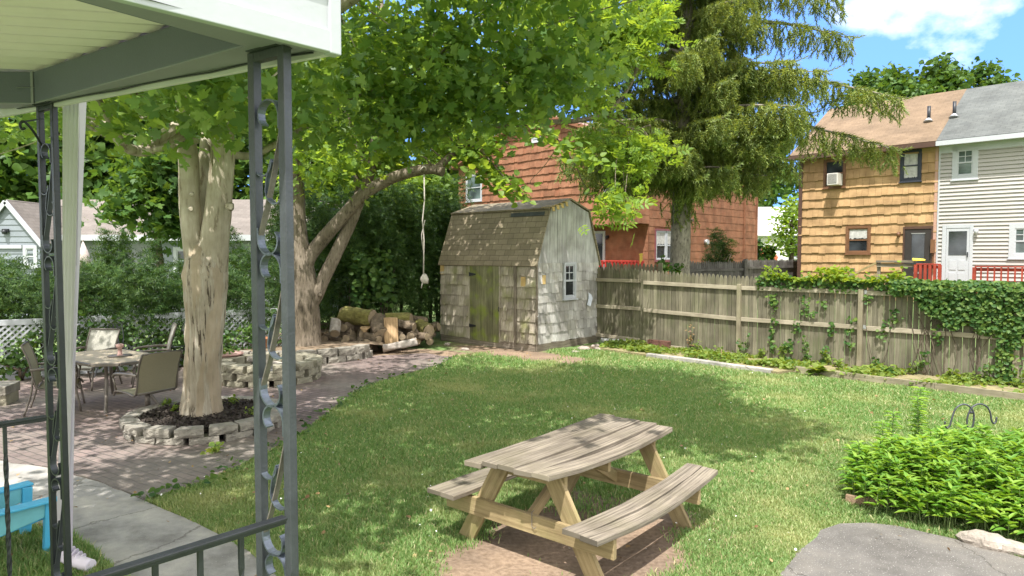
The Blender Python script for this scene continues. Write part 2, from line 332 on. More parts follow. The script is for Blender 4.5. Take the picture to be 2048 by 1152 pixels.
# ------------------------------------------------------------------ mesh helpers
def link(o, parent=None):
    COL.objects.link(o)
    if parent is not None: o.parent = parent
    return o
def thing(name, label, cat, loc=(0, 0, 0), rotz=0.0, group=None):
    o = bpy.data.objects.new(name, None); o.empty_display_size = .1
    o.location = loc; o.rotation_euler = (0, 0, rotz)
    return tag(link(o), label, cat, group)
def tag(o, label, cat, group=None):
    o['label'] = label; o['category'] = cat
    if group: o['group'] = group
    return o
def kind(o, k):
    o['kind'] = k; return o
def wpos(o):
    p = Vector((0, 0, 0))
    while o is not None:
        p += Vector(o.location); o = o.parent
    return p
def copy_tree(o, parent=None):
    c = o.copy(); COL.objects.link(c)
    if parent is not None: c.parent = parent
    for ch in list(o.children): copy_tree(ch, c)
    return c

class MB:
    def __init__(s): s.v = []; s.f = []; s.uv = []; s.smooth = []
    def add(s, vs, fs, uvs=None, smooth=False):
        o = len(s.v); s.v.extend([tuple(p) for p in vs])
        for i, f in enumerate(fs):
            s.f.append(tuple(o + k for k in f)); s.smooth.append(smooth)
            s.uv.append(uvs[i] if uvs else [(0, 0)] * len(f))
    def beam(s, p0, p1, w, h, up=(0, 0, 1), w2=None, h2=None):
        """box from p0 to p1: w across, h along up; uv in metres along the grain"""
        p0, p1 = Vector(p0), Vector(p1); d = p1 - p0; L = d.length
        if L < 1e-6: return
        d = d / L; up = Vector(up); sd = d.cross(up)
        if sd.length < 1e-4: sd = d.cross(Vector((1, 0, 0)))
        sd.normalize(); up = sd.cross(d).normalized()
        w2 = w if w2 is None else w2; h2 = h if h2 is None else h2
        vs = []
        for p, ww, hh in ((p0, w, h), (p1, w2, h2)):
            for a, b in ((-1, -1), (1, -1), (1, 1), (-1, 1)):
                vs.append(p + sd * (a * ww / 2) + up * (b * hh / 2))
        fs = [(3, 2, 1, 0), (4, 5, 6, 7), (0, 1, 5, 4), (1, 2, 6, 5), (2, 3, 7, 6), (3, 0, 4, 7)]
        ou, ov = rnd.random() * 30, rnd.random() * 30
        q = [w, h, w, h]; acc = [0, w, w + h, 2 * w + h]
        uvs = [[(ou, ov), (ou, ov + w), (ou + h, ov + w), (ou + h, ov)]] * 2
        for k in range(4):
            uvs = uvs + [[(ou, ov + acc[k]), (ou, ov + acc[k] + q[k]), (ou + L, ov + acc[k] + q[k]), (ou + L, ov + acc[k])]]
        s.add(vs, fs, uvs)
    def box(s, c, sz, rotz=0.0, rot=None):
        m = rot if rot is not None else Matrix.Rotation(rotz, 3, 'Z')
        c = Vector(c); vs = [c + m @ Vector((a * sz[0] / 2, b * sz[1] / 2, e * sz[2] / 2)) for e in (-1, 1) for a, b in ((-1, -1), (1, -1), (1, 1), (-1, 1))]
        s.add(vs, [(3, 2, 1, 0), (4, 5, 6, 7), (0, 1, 5, 4), (1, 2, 6, 5), (2, 3, 7, 6), (3, 0, 4, 7)])
    def tube(s, pts, rad, n=8, caps=True, wob=0.0, ridge=0.0):
        pts = [Vector(p) for p in pts]
        if not hasattr(rad, '__len__'): rad = [rad] * len(pts)
        rings = []; prev = None
        for i, p in enumerate(pts):
            d = (pts[min(i + 1, len(pts) - 1)] - pts[max(i - 1, 0)]).normalized()
            if prev is None:
                a = d.cross(Vector((0, 0, 1)))
                if a.length < .1: a = d.cross(Vector((0, 1, 0)))
                a.normalize()
            else:
                a = (prev - d * prev.dot(d)).normalized()
            prev = a; b = d.cross(a)
            ring = []
            for k in range(n):
                t = 2 * math.pi * k / n
                r = rad[i] * (1 + (wob * math.sin(3 * t + i * .7 + rad[0] * 40) + wob * .7 * math.sin(5 * t - i * .43) + wob * (rnd.random() - .5) if wob else 0))
                if ridge: r *= 1 + ridge * (abs(math.sin(8.5 * t + 1.3 * math.sin(i * .21 + t) + .5 * math.sin(i * .9))) - .6) + ridge * .5 * math.sin(23 * t + i * .35)
                ring.append(p + a * (r * math.cos(t)) + b * (r * math.sin(t)))
            rings.append(ring)
        vs = [q for r in rings for q in r]; fs = []
        for i in range(len(pts) - 1):
            for k in range(n):
                fs.append((i * n + k, i * n + (k + 1) % n, (i + 1) * n + (k + 1) % n, (i + 1) * n + k))
        s.add(vs, fs, None, True)
        if caps:
            o = len(s.v) - len(vs)
            s.f.append(tuple(o + k for k in range(n))[::-1]); s.smooth.append(False); s.uv.append([(0, 0)] * n)
            s.f.append(tuple(o + (len(pts) - 1) * n + k for k in range(n))); s.smooth.append(False); s.uv.append([(0, 0)] * n)
    def ribbon(s, pts, wd, w, t):
        pts = [Vector(p) for p in pts]; wd = Vector(wd).normalized(); vs = []
        for i, p in enumerate(pts):
            d = (pts[min(i + 1, len(pts) - 1)] - pts[max(i - 1, 0)]).normalized(); nn = d.cross(wd).normalized()
            for a, b in ((-1, -1), (1, -1), (1, 1), (-1, 1)): vs.append(p + wd * (a * w / 2) + nn * (b * t / 2))
        fs = [(3, 2, 1, 0), tuple(4 * (len(pts) - 1) + k for k in range(4))]
        for i in range(len(pts) - 1):
            for k in range(4): fs.append((4 * i + k, 4 * i + (k + 1) % 4, 4 * i + 4 + (k + 1) % 4, 4 * i + 4 + k))
        s.add(vs, fs)
    def prism(s, poly, vec, uvscale=None):
        """extrude polygon (3d points) along vec"""
        poly = [Vector(p) for p in poly]; vec = Vector(vec); n = len(poly)
        vs = poly + [p + vec for p in poly]
        ou, ov = rnd.random() * 30, rnd.random() * 30
        zmin = min(p.z for p in poly); p00 = poly[0]
        def uvp(p): h = Vector((p.x - p00.x, p.y - p00.y, 0)); return (ou + p.z - zmin, ov + h.length * (1 if h.x + h.y >= 0 else -1))
        fs = [tuple(range(n))[::-1], tuple(range(n, 2 * n))] + [(k, (k + 1) % n, n + (k + 1) % n, n + k) for k in range(n)]
        uvs = [[uvp(vs[i]) for i in f] for f in fs]
        s.add(vs, fs, uvs)
    def lathe(s, c, prof, n=16, smooth=True):
        c = Vector(c); vs = []; fs = []
        for (r, z) in prof:
            for k in range(n):
                t = 2 * math.pi * k / n; vs.append(c + Vector((r * math.cos(t), r * math.sin(t), z)))
        for i in range(len(prof) - 1):
            for k in range(n): fs.append((i * n + k, i * n + (k + 1) % n, (i + 1) * n + (k + 1) % n, (i + 1) * n + k))
        s.add(vs, fs, None, smooth)
    def build(s, name, mat, parent=None, bevel=0.0, local=False):
        me = bpy.data.meshes.new(name)
        off = Vector((0, 0, 0))
        if parent is not None and not local: off = wpos(parent)
        me.from_pydata([(p[0] - off[0], p[1] - off[1], p[2] - off[2]) for p in s.v], [], s.f)
        uvl = me.uv_layers.new(name='UVMap')
        flat = [c for f in s.uv for uv in f for c in uv]
        if len(flat) == 2 * len(me.loops): uvl.data.foreach_set('uv', flat)
        me.polygons.foreach_set('use_smooth', s.smooth)
        me.materials.append(mat); me.update()
        o = bpy.data.objects.new(name, me)
        link(o, parent)
        if bevel:
            b = o.modifiers.new('edge', 'BEVEL'); b.width = bevel; b.segments = 2; b.limit_method = 'ANGLE'; b.angle_limit = R(40)
        return o

def rock(name, mat, c, r, sx=1.0, rz=0.0, flat=.8):
    c = Vector(c); mb = MB(); n = 11; ca, sa = math.cos(rz), math.sin(rz); vs = []; prof = [(.0, 0), (.95, .0), (1.08, .35), (.95, .7), (.55, .95), (0, 1.0)]
    for i, (a, z) in enumerate(prof):
        for k in range(n):
            t = 2 * math.pi * k / n; rr = a * (1 + .22 * math.sin(2 * t + r * 90) + .12 * math.sin(5 * t + r * 50)) + (rnd.uniform(-.07, .07) if a else 0); x, y = rr * math.cos(t) * sx * r, rr * math.sin(t) * r
            vs.append(c + Vector((x * ca - y * sa, x * sa + y * ca, (z + (rnd.uniform(-.06, .06) if 0 < i < 5 else 0)) * r * flat)))
    mb.add(vs, [(i * n + k, i * n + (k + 1) % n, (i + 1) * n + (k + 1) % n, (i + 1) * n + k) for i in range(5) for k in range(n)])
    o = mb.build(name, mat); o.data.transform(Matrix.Translation(-c)); o.location = c; return o
def center_origin(o, p):
    """move a top-level mesh's origin to p without moving its shape"""
    p = Vector(p); o.data.transform(Matrix.Translation(-p)); o.location = p
    return o

def np_mesh(name, V, Fa, mat, parent=None, smooth=False, off=None):
    """V (n,3), Fa (m,k) uniform faces"""
    me = bpy.data.meshes.new(name)
    if parent is not None: V = V - np.array(wpos(parent))[None]
    k = Fa.shape[1]
    me.vertices.add(len(V)); me.vertices.foreach_set('co', V.astype(np.float32).ravel())
    me.loops.add(Fa.size); me.loops.foreach_set('vertex_index', Fa.astype(np.int32).ravel())
    me.polygons.add(len(Fa)); me.polygons.foreach_set('loop_start', np.arange(0, Fa.size, k, dtype=np.int32))
    if smooth: me.polygons.foreach_set('use_smooth', np.ones(len(Fa), bool))
    me.materials.append(mat); me.update(calc_edges=True); me.validate()
    return link(bpy.data.objects.new(name, me), parent)

# --- leaf templates: verts (k,3) in the xy plane, stem at origin, tip along +y ; triangles
def tpl_outline(half, mid=(0, .4), fold=.12, tipdrop=.12):
    pts = [(x, y) for x, y in half] + [(-x, y) for x, y in half[::-1] if x > 1e-6]
    V = [(x, y, fold * abs(x) - tipdrop * y * y) for x, y in pts] + [(mid[0], mid[1], -fold * .15 - tipdrop * mid[1] ** 2)]
    n = len(pts); return np.array(V), np.array([(i, (i + 1) % n, n) for i in range(n)])
MAPLE = tpl_outline([(0, 0), (.22, -.10), (.48, .06), (.36, .20), (.62, .34), (.70, .60), (.40, .56), (.24, .52), (.28, .80), (0, 1.06)])
OVAL = tpl_outline([(0, 0), (.22, .28), (.20, .62), (0, 1.0)], fold=.3)
LANCE = tpl_outline([(0, 0), (.19, .30), (.13, .65), (0, 1.0)], fold=.4, tipdrop=.45)
BROAD = tpl_outline([(0, 0), (.30, .05), (.42, .38), (.26, .76), (0, 1.0)], fold=.2, tipdrop=.2)
BLOB = tpl_outline([(0, 0), (.40, .1), (.50, .5), (.25, .8), (0, 1.0)], fold=.15)
def tpl_sprig(npair=5, ll=.34, lw=.075, ang=55, droop=.1):
    V = []; Fa = []
    for i in range(npair):
        y = .08 + .78 * i / (npair - 1)
        for sgn in (-1, 1):
            a = R(ang) * sgn; L = ll * (1 - .45 * i / npair)
            dx, dy = math.sin(a) * L, math.cos(a) * L
            px, py = math.cos(a) * lw, -math.sin(a) * lw
            o = len(V); z0 = -droop * y
            V += [(px * .5, y + py * .5, z0), (-px * .5, y - py * .5, z0), (dx, y + dy, z0 - .10 * sgn * (i % 2) + .05)]
            Fa.append((o, o + 1, o + 2))
    o = len(V); V += [(-.035, .75, -droop), (.035, .75, -droop), (0, 1.05, -droop * 1.3)]; Fa.append((o, o + 1, o + 2))
    o = len(V); V += [(-.012, 0, 0), (.012, 0, 0), (0, .95, -droop)]; Fa.append((o, o + 1, o + 2))
    return np.array(V), np.array(Fa)
SPRIG = tpl_sprig()
def tpl_ash():     # compound leaf of seven leaflets
    V = []; Fa = []
    hv, hf = OVAL
    for i, (y, s) in enumerate([(.15, 1), (.15, -1), (.42, 1), (.42, -1), (.68, 1), (.68, -1), (.8, 0)]):
        a = -R(62) * s; c, sn = math.cos(a), math.sin(a); o = len(V); L = .44
        for p in hv: V.append((c * p[0] * L - sn * p[1] * L, y + sn * p[0] * L + c * p[1] * L, p[2] * L - .25 * y * y - .05 * abs(s)))
        Fa += [tuple(k + o for k in f) for f in hf]
    return np.array(V), np.array(Fa)
ASH = tpl_ash()
def tpl_twig():    # hanging spruce branchlet, axis -z, needles all round
    V = []; Fa = []; r = random.Random(3)
    for i in range(18):
        t = i / 18.0; a = i * 2.4; L = .30 * (1 - .55 * t) + .06
        z = -t; dx, dy = math.cos(a), math.sin(a); o = len(V); w = .055
        V += [(-dy * w, dx * w, z), (dy * w, -dx * w, z), (dx * L, dy * L, z - .20)]
        Fa.append((o, o + 1, o + 2))
    for a in (0, math.pi / 2):
        o = len(V); w = .045
        V += [(-math.cos(a) * w, -math.sin(a) * w, 0), (math.cos(a) * w, math.sin(a) * w, 0), (0, 0, -1.05)]; Fa.append((o, o + 1, o + 2))
    return np.array(V), np.array(Fa)
TWIG = tpl_twig()

def basis(nrm, yaw):
    """rows of rotation (n,3,3) whose local z is nrm and local y turned by yaw"""
    nrm = nrm / np.linalg.norm(nrm, axis=1, keepdims=True)
    ref = np.stack([np.cos(yaw), np.sin(yaw), np.zeros_like(yaw)], 1)
    y = ref - nrm * np.sum(ref * nrm, 1, keepdims=True)
    ln = np.linalg.norm(y, axis=1, keepdims=True); bad = ln[:, 0] < 1e-3
    y[bad] = np.array([0, 0, 1.0]) ; ln[bad] = 1; y = y / np.maximum(ln, 1e-6)
    x = np.cross(y, nrm)
    return np.stack([x, y, nrm], 2)      # columns
def scatter(name, mat, tpl, P, size, nrm, yaw, parent=None):
    V, Fa = tpl; n = len(P); k = len(V)
    B = basis(nrm, yaw)
    W = np.einsum('nij,kj->nki', B, V) * np.asarray(size).reshape(-1, 1, 1) + P[:, None, :]
    FF = (Fa[None] + (np.arange(n) * k)[:, None, None]).reshape(-1, Fa.shape[1])
    return np_mesh(name, W.reshape(-1, 3), FF, mat, parent)
def rand_normals(n, tilt=.7, up=1.0):
    d = rng.normal(size=(n, 3)) * tilt; d[:, 2] += up
    return d / np.linalg.norm(d, axis=1, keepdims=True)
def lobe_points(lobes, clump_r=.5, per=40, flat=.45, shell=.5):
    """lobes: (cx,cy,cz, rx,ry,rz, n) -> leaf positions gathered in flattened clumps"""
    out = []
    for (cx, cy, cz, rx, ry, rz, n) in lobes:
        nc = max(1, int(n / per))
        d = rng.normal(size=(nc, 3)); d /= np.linalg.norm(d, axis=1, keepdims=True)
        r = rng.random(nc) ** (1 / 3.0); r = shell + (1 - shell) * r if shell else r
        r = np.where(rng.random(nc) < .3, rng.random(nc), r)
        C = np.array([cx, cy, cz]) + d * r[:, None] * np.array([rx, ry, rz])
        k = rng.integers(0, nc, n)
        q = rng.normal(size=(n, 3)) * clump_r * .55; q[:, 2] *= flat
        q[:, 2] -= .25 * (q[:, 0] ** 2 + q[:, 1] ** 2) / max(clump_r, .01)
        out.append(C[k] + q)
    return np.concatenate(out)
def spline(pts, n=8):
    pts = [Vector(p) for p in pts]; out = []
    P = [pts[0] * 2 - pts[1]] + pts + [pts[-1] * 2 - pts[-2]]
    for i in range(1, len(P) - 2):
        for k in range(n):
            t = k / n; a, b, c, d = P[i - 1], P[i], P[i + 1], P[i + 2]
            out.append(.5 * ((2 * b) + (c - a) * t + (2 * a - 5 * b + 4 * c - d) * t * t + (3 * b - a - 3 * c + d) * t ** 3))
    out.append(pts[-1]); return out
def limb(mb, pts, r0, r1, n=10, k=6, wob=.04, power=1.0):
    q = spline(pts, k); m = len(q)
    mb.tube(q, [r0 + (r1 - r0) * (i / (m - 1)) ** power for i in range(m)], n, True, wob)
    return q
def twigs(mb, root_pts, targets, r=.03, n=5):
    """thin wavy branches from the nearest limb point to targets"""
    for t in targets:
        t = Vector(t); b = min(root_pts, key=lambda p: (p - t).length)
        L = (t - b).length; md = (b + t) / 2 + Vector((rnd.uniform(-.12, .12), rnd.uniform(-.12, .12), rnd.uniform(.0, .16))) * L
        limb(mb, [b, md, t], r, .006, n, 5, .03)

def inpoly(x, y, poly):
    x = np.asarray(x); y = np.asarray(y); c = np.zeros(x.shape, bool); j = len(poly) - 1
    for i in range(len(poly)):
        xi, yi = poly[i][0], poly[i][1]; xj, yj = poly[j][0], poly[j][1]
        with np.errstate(divide='ignore', invalid='ignore'):
            c ^= ((yi > y) != (yj > y)) & (x < (xj - xi) * (y - yi) / (yj - yi + 1e-12) + xi)
        j = i
    return c
# ------------------------------------------------------------------ light and sky
SUN_AZ = math.atan2(-.26, -.97)          # direction towards the sun (x, y) = (-.26, -.97)
SUN_EL = R(64)
sv = Vector((-.26, -.97, 0)).normalized() * math.cos(SUN_EL) + Vector((0, 0, math.sin(SUN_EL)))
sl = bpy.data.lights.new('sun', 'SUN'); sl.energy = 2.25; sl.angle = R(.53); sl.color = (1, .965, .915)
so = link(bpy.data.objects.new('sun', sl)); so.rotation_euler = sv.to_track_quat('Z', 'Y').to_euler()
w = bpy.data.worlds.new('World'); scene.world = w; w.use_nodes = True
wn, wl = w.node_tree.nodes, w.node_tree.links
bg = wn['Background']; bg.inputs[1].default_value = .15
sky = wn.new('ShaderNodeTexSky'); sky.sky_type = 'NISHITA'; sky.sun_disc = False
sky.sun_elevation = SUN_EL; sky.sun_rotation = math.atan2(sv.x, sv.y); sky.air_density = 1.0; sky.dust_density = .3; sky.ozone_density = 2.0
tc = wn.new('ShaderNodeTexCoord'); sx = wn.new('ShaderNodeSeparateXYZ'); wl.new(tc.outputs['Generated'], sx.inputs[0])
mx = wn.new('ShaderNodeMath'); mx.operation = 'ADD'; mx.inputs[1].default_value = .55; wl.new(sx.outputs[2], mx.inputs[0])
m0 = wn.new('ShaderNodeMath'); m0.operation = 'MAXIMUM'; m0.inputs[1].default_value = .05; wl.new(mx.outputs[0], m0.inputs[0])
dx = wn.new('ShaderNodeMath'); dx.operation = 'DIVIDE'; wl.new(sx.outputs[0], dx.inputs[0]); wl.new(m0.outputs[0], dx.inputs[1])
dy = wn.new('ShaderNodeMath'); dy.operation = 'DIVIDE'; wl.new(sx.outputs[1], dy.inputs[0]); wl.new(m0.outputs[0], dy.inputs[1])
cb = wn.new('ShaderNodeCombineXYZ'); wl.new(dx.outputs[0], cb.inputs[0]); wl.new(dy.outputs[0], cb.inputs[1]); cb.inputs[2].default_value = 44.1
cn = wn.new('ShaderNodeTexNoise'); cn.inputs['Scale'].default_value = 3.6; cn.inputs['Detail'].default_value = 10; cn.inputs['Roughness'].default_value = .56
wl.new(cb.outputs[0], cn.inputs['Vector'])
cr = wn.new('ShaderNodeValToRGB'); cr.color_ramp.elements[0].position = .50; cr.color_ramp.elements[1].position = .68
cv = wn.new('ShaderNodeMath'); cv.operation = 'MULTIPLY_ADD'; cv.inputs[1].default_value = -.28; wl.new(sx.outputs[1], cv.inputs[0]); wl.new(cn.outputs[0], cv.inputs[2])  # unseen cloud cover added behind the camera as neutral fill light
ca = wn.new('ShaderNodeMath'); ca.operation = 'ADD'; ca.inputs[1].default_value = .215; wl.new(cv.outputs[0], ca.inputs[0]); wl.new(ca.outputs[0], cr.inputs[0])
hv = wn.new('ShaderNodeVectorMath'); hv.operation = 'MULTIPLY_ADD'; hv.inputs[1].default_value = (1, 1, .7); hv.inputs[2].default_value = (0, 0, .38)
wl.new(tc.outputs['Generated'], hv.inputs[0]); hn = wn.new('ShaderNodeVectorMath'); hn.operation = 'NORMALIZE'; wl.new(hv.outputs[0], hn.inputs[0]); wl.new(hn.outputs[0], sky.inputs[0])
tint = wn.new('ShaderNodeMix'); tint.data_type = 'RGBA'; tint.blend_type = 'MULTIPLY'; tint.inputs[0].default_value = 1
wl.new(sky.outputs[0], tint.inputs[6]); tint.inputs[7].default_value = (.54, .71, .97, 1)
cm = wn.new('ShaderNodeMix'); cm.data_type = 'RGBA'; wl.new(cr.outputs[0], cm.inputs[0]); wl.new(tint.outputs[2], cm.inputs[6]); cm.inputs[7].default_value = (4.2, 4.15, 4.1, 1)
wl.new(cm.outputs[2], bg.inputs[0])
scene.view_settings.view_transform = 'Standard'; scene.view_settings.look = 'None'; scene.view_settings.exposure = 1.95; scene.view_settings.gamma = 1
try:
    scene.cycles.max_bounces = 8; scene.cycles.transmission_bounces = 6; scene.cycles.diffuse_bounces = 5
    scene.cycles.use_denoising = True
except Exception: pass

# ------------------------------------------------------------------ ground
TS = Vector((math.cos(.878), math.sin(.878), 0)); TT = Vector((math.sin(.878), -math.cos(.878), 0)); T0 = Vector((-.078, 4.617, 0))
DIRT = [(.50, 5.08, 1.65, 1.12, .80), (.2, 15.2, 2.6, .7, -.75), (-2.6, 15.4, 2.2, .8, -.2), (2.9, 15.6, 1.6, .5, -.75)]
def gh(x, y):
    s = np.clip((x + y - 20.3) / 5.0, 0, 1); s = s * s * (3 - 2 * s)
    return .65 * s * np.clip((x + 1.0) / 3.0, 0, 1)
def axis(a, b, st, far):
    return np.concatenate([-np.array(far[::-1]) + 0.0, np.arange(a, b + .01, st), np.array(far)])
gx = axis(-40, 60, .5, [70, 110, 200, 450]); gx[0:4] = [-450, -200, -110, -60]
gy = np.concatenate([np.array([-300., -120, -40, -15]), np.arange(-5, 80.01, .5), np.array([95., 130, 220, 480])])
GX, GY = np.meshgrid(gx, gy); V = np.stack([GX, GY, gh(GX, GY)], 2).reshape(-1, 3)
nx, ny = len(gx), len(gy)
i = np.arange(ny - 1)[:, None] * nx + np.arange(nx - 1)[None]; Fq = np.stack([i, i + 1, i + 1 + nx, i + nx], 2).reshape(-1, 4)
kind(np_mesh('ground', V, Fq, groundmat(), smooth=True), 'structure')

def sheet(name, poly, z, mat):
    mb = MB(); n = len(poly); vs = [(p[0], p[1], z) for p in poly]
    mb.add(vs + [(p[0], p[1], z - .05) for p in poly], [tuple(range(n))] + [(k, n + k, n + (k + 1) % n, (k + 1) % n) for k in range(n)])
    o = mb.build(name, mat); bpy.context.view_layer.update()
    if o.data.polygons[0].normal.z < 0: o.data.flip_normals()
    return kind(o, 'structure')
P2 = lambda u, v: tuple(U(u, v)[:2])
conc_poly = [P2(-300, 900), P2(-60, 915), P2(100, 938), P2(200, 967), P2(292, 1003), P2(420, 1062), P2(500, 1108), P2(560, 1160), P2(640, 1290), P2(450, 1400), P2(290, 1190), P2(240, 1150), P2(190, 1103), P2(140, 1072), P2(60, 1055), P2(-60, 1075), P2(-300, 1140)]
def wob(poly, amp=.05, step=.25, seed=1):
    r = random.Random(seed); out = []
    for k in range(len(poly)):
        a, b = Vector(poly[k]).to_2d(), Vector(poly[(k + 1) % len(poly)]).to_2d(); L = (b - a).length; m = max(1, int(L / step))
        for q in range(m):
            t = q / m; out.append(tuple(a + (b - a) * t + Vector((r.uniform(-amp, amp), r.uniform(-amp, amp)))))
    return out
brick_front = [P2(292, 1003), P2(350, 985), P2(420, 960), P2(490, 930), P2(560, 893), P2(610, 862), P2(650, 832), P2(690, 800), P2(728, 775), P2(800, 752), P2(880, 730), P2(905, 716)]
brick_poly = brick_front + [P2(850, 708), P2(760, 712), P2(715, 716), (-4.2, 14.9), (-6.5, 14.6), (-9.8, 12.0), (-12.5, 9.2), (-10, 6.9), P2(-300, 899), P2(-60, 914), P2(100, 937), P2(200, 966)]
sheet('concrete_walk', wob(conc_poly, .012, .3, 2), .012, M['concrete'])
sheet('brick_patio', wob(brick_poly, .035, .22, 3), .018, M['brick'])
asph_poly = [P2(1560, 1152), P2(1600, 1105), P2(1640, 1062), P2(1680, 1050), P2(1740, 1047), P2(1800, 1056), P2(1900, 1078), P2(2048, 1118), P2(2200, 1160), (5.2, 3.2), (4.4, .6), (1.6, 2.6)]
sheet('asphalt_drive', wob(asph_poly, .02, .15, 5), .012, M['asphalt'])
# raised strip between the edging and the fence
bed_poly = [(2.05, 15.75), (2.9, 14.75), (3.36, 14.3), (4.1, 13.5), (4.9, 12.5), (5.33, 12.78), (7.69, 10.22), (9.6, 8.2), (11.4, 8.2), (8.4, 11.24), (4.89, 14.7), (2.4, 17.2)]
bedm = basic('bed_soil', (.23, .195, .10), .97, .4, 5, .9, 40)
sheet('planting_strip', bed_poly, .065, bedm)

# ------------------------------------------------------------------ grass blades
lawn_poly = [P2(905, 712), P2(1010, 700), P2(1072, 712), (1.0, 16.1), (2.2, 15.8), (3.36, 14.25), (4.9, 12.48), (5.28, 12.75), (7.66, 10.2), (9.0, 8.7), (9.0, 6.0), (6, 3.5)] + asph_poly[::-1][3:] + [(1.0, 2.0), (-1.2, 2.2)] + [conc_poly[9], conc_poly[8], conc_poly[7], conc_poly[6], conc_poly[5], conc_poly[4]] + brick_front
left_poly = [conc_poly[k] for k in (9, 10, 11, 12, 13, 14, 15, 16)] + [(-6, 3.0), (-3, 2.0), (-1.5, 2.0)]
def dirtmask(x, y):
    keep = np.ones(len(x), bool)
    for (cx, cy, rx, ry, a) in DIRT:
        c, s = math.cos(a), math.sin(a); u = ((x - cx) * c + (y - cy) * s) / rx; v = (-(x - cx) * s + (y - cy) * c) / ry
        r = np.sqrt(u * u + v * v) + .22 * np.sin(5.1 * x + 1.3 * y) * np.sin(4.3 * y - x) + rng.normal(size=len(x)) * .10
        keep &= r > .74
    return keep
def grass(name, poly, n, dmin, dmax, hscale, label_kind='stuff', mat=None, ub=None):
    t = rng.random(n); d = (dmin ** -.35 + t * (dmax ** -.35 - dmin ** -.35)) ** (-1 / .35)
    x = (rng.random(n) - .5) * 2 * (.86 * d + .6); y = d
    if ub is not None: x = ub[0] + rng.random(n) * (ub[1] - ub[0])
    ok = inpoly(x, y, poly); x, y = x[ok], y[ok]
    ok = dirtmask(x, y); x, y = x[ok], y[ok]; m = len(x)
    f = np.sin(x * 1.7 + 2.1 * np.sin(y * .9)) * np.sin(y * 1.9 + 1.4 * np.sin(x * 1.1))
    h = (.045 + .03 * rng.random(m) + .022 * f + .03 * (rng.random(m) < .05)) * hscale * np.clip(.75 + y * .03, .8, 1.3)
    wd = (.0014 + .00062 * y) * (.7 + .6 * rng.random(m))
    a = rng.random(m) * 6.283; ln = rng.normal(size=(m, 2)) * .42
    base = np.stack([x, y, np.zeros(m)], 1); sd = np.stack([np.cos(a) * wd, np.sin(a) * wd, np.zeros(m)], 1)
    mid = base + np.stack([ln[:, 0] * h * .35, ln[:, 1] * h * .35, h * .6], 1); tip = base + np.stack([ln[:, 0] * h, ln[:, 1] * h, h], 1)
    V = np.stack([base - sd, base + sd, mid + sd * .7, mid - sd * .7, tip], 1).reshape(-1, 3)
    o = (np.arange(m) * 5)[:, None, None]
    Fa = (np.array([[0, 1, 2], [0, 2, 3], [3, 2, 4]])[None] + o).reshape(-1, 3)
    return kind(np_mesh(name, V, Fa, mat), label_kind)
def grassmat():
    m, n, l, b = nt('grass_blades')
    g = n.new('ShaderNodeNewGeometry'); tc = n.new('ShaderNodeTexCoord')
    rp = ramp(n, [(0, (.14, .25, .075)), (.45, (.185, .30, .095)), (.8, (.245, .34, .125)), (.93, (.38, .38, .19)), (1, (.58, .50, .31))]); l.new(g.outputs['Random Per Island'], rp.inputs[0])
    nz = node(n, 'ShaderNodeTexNoise'); nz.inputs['Scale'].default_value = .6; nz.inputs['Detail'].default_value = 7; nz.inputs['Roughness'].default_value = .62; l.new(tc.outputs['Object'], nz.inputs['Vector'])
    rq = ramp(n, [(.50, (0, 0, 0)), (.70, (.85,) * 3)]); l.new(nz.outputs[0], rq.inputs[0])
    c = mixc(n, l, rq.outputs[0], rp.outputs[0], (.43, .43, .21))
    l.new(c, b.inputs['Base Color']); b.inputs['Roughness'].default_value = .5; b.inputs['Specular IOR Level'].default_value = .3
    t = n.new('ShaderNodeBsdfTranslucent'); l.new(mixc(n, l, 1.0, c, (1.4, 1.35, .7), 'MULTIPLY'), t.inputs[0])
    mx = n.new('ShaderNodeMixShader'); mx.inputs[0].default_value = .35; l.new(b.outputs[0], mx.inputs[1]); l.new(t.outputs[0], mx.inputs[2]); l.new(mx.outputs[0], n['Material Output'].inputs[0])
    return m
M['grass'] = grassmat()
grass('lawn_grass', lawn_poly, 1050000, 3.2, 17.0, .62, mat=M['grass'])
grass('side_grass', left_poly, 110000, 2.8, 6.0, 1.0, mat=M['grass'], ub=(-4.6, -1.0))

# ------------------------------------------------------------------ porch
ZB = 2.92
c_out = U(655, 97, ZB); l_out = U(40, 217, ZB); s_out = U(270, 0, ZB)
fd = (l_out - c_out).normalized()                     # along the front edge, away to the left
sd_ = (s_out - c_out).normalized()                    # along the side edge, back to the house
A0 = c_out; A1 = c_out + fd * 4.2; B1 = c_out + sd_ * 3.2
roof = thing('porch_roof', 'white and grey metal porch roof with corrugated cream ceiling over the patio corner', 'porch roof', c_out)
# inner edge of the beam's underside, measured at post line
i_l = U(68, 208, ZB); i_r = U(490, 90, ZB); fi = (i_r - i_l).normalized()
def isect(p, d, q, e):
    den = d.x * e.y - d.y * e.x; t = ((q.x - p.x) * e.y - (q.y - p.y) * e.x) / den
    return p + d * t
bw = abs((i_l - c_out).cross(fd).z)                  # width of the front beam's soffit
side_in0 = c_out + fd * .62
in_c = U(490, 92, ZB); sd_in = (U(160, 0, ZB) - in_c).normalized()   # inner corner of soffit
BH = .15
mb = MB()                                            # front beam
z4 = Vector((0, 0, .004)); fo = Vector((-fi.y, fi.x, 0)); so2 = -Vector((-sd_in.y, sd_in.x, 0))
mb.prism([i_l + z4 - fo * .002, in_c + z4 - fo * .002, in_c + Vector((0, 0, BH)) - fo * .002, i_l + Vector((0, 0, BH)) - fo * .002], fo * .03)
mb.prism([p_ - so2 * .002 for p_ in (in_c + z4, in_c + sd_in * 3.0 + z4, in_c + sd_in * 3.0 + Vector((0, 0, BH)), in_c + Vector((0, 0, BH)))], so2 * .03)
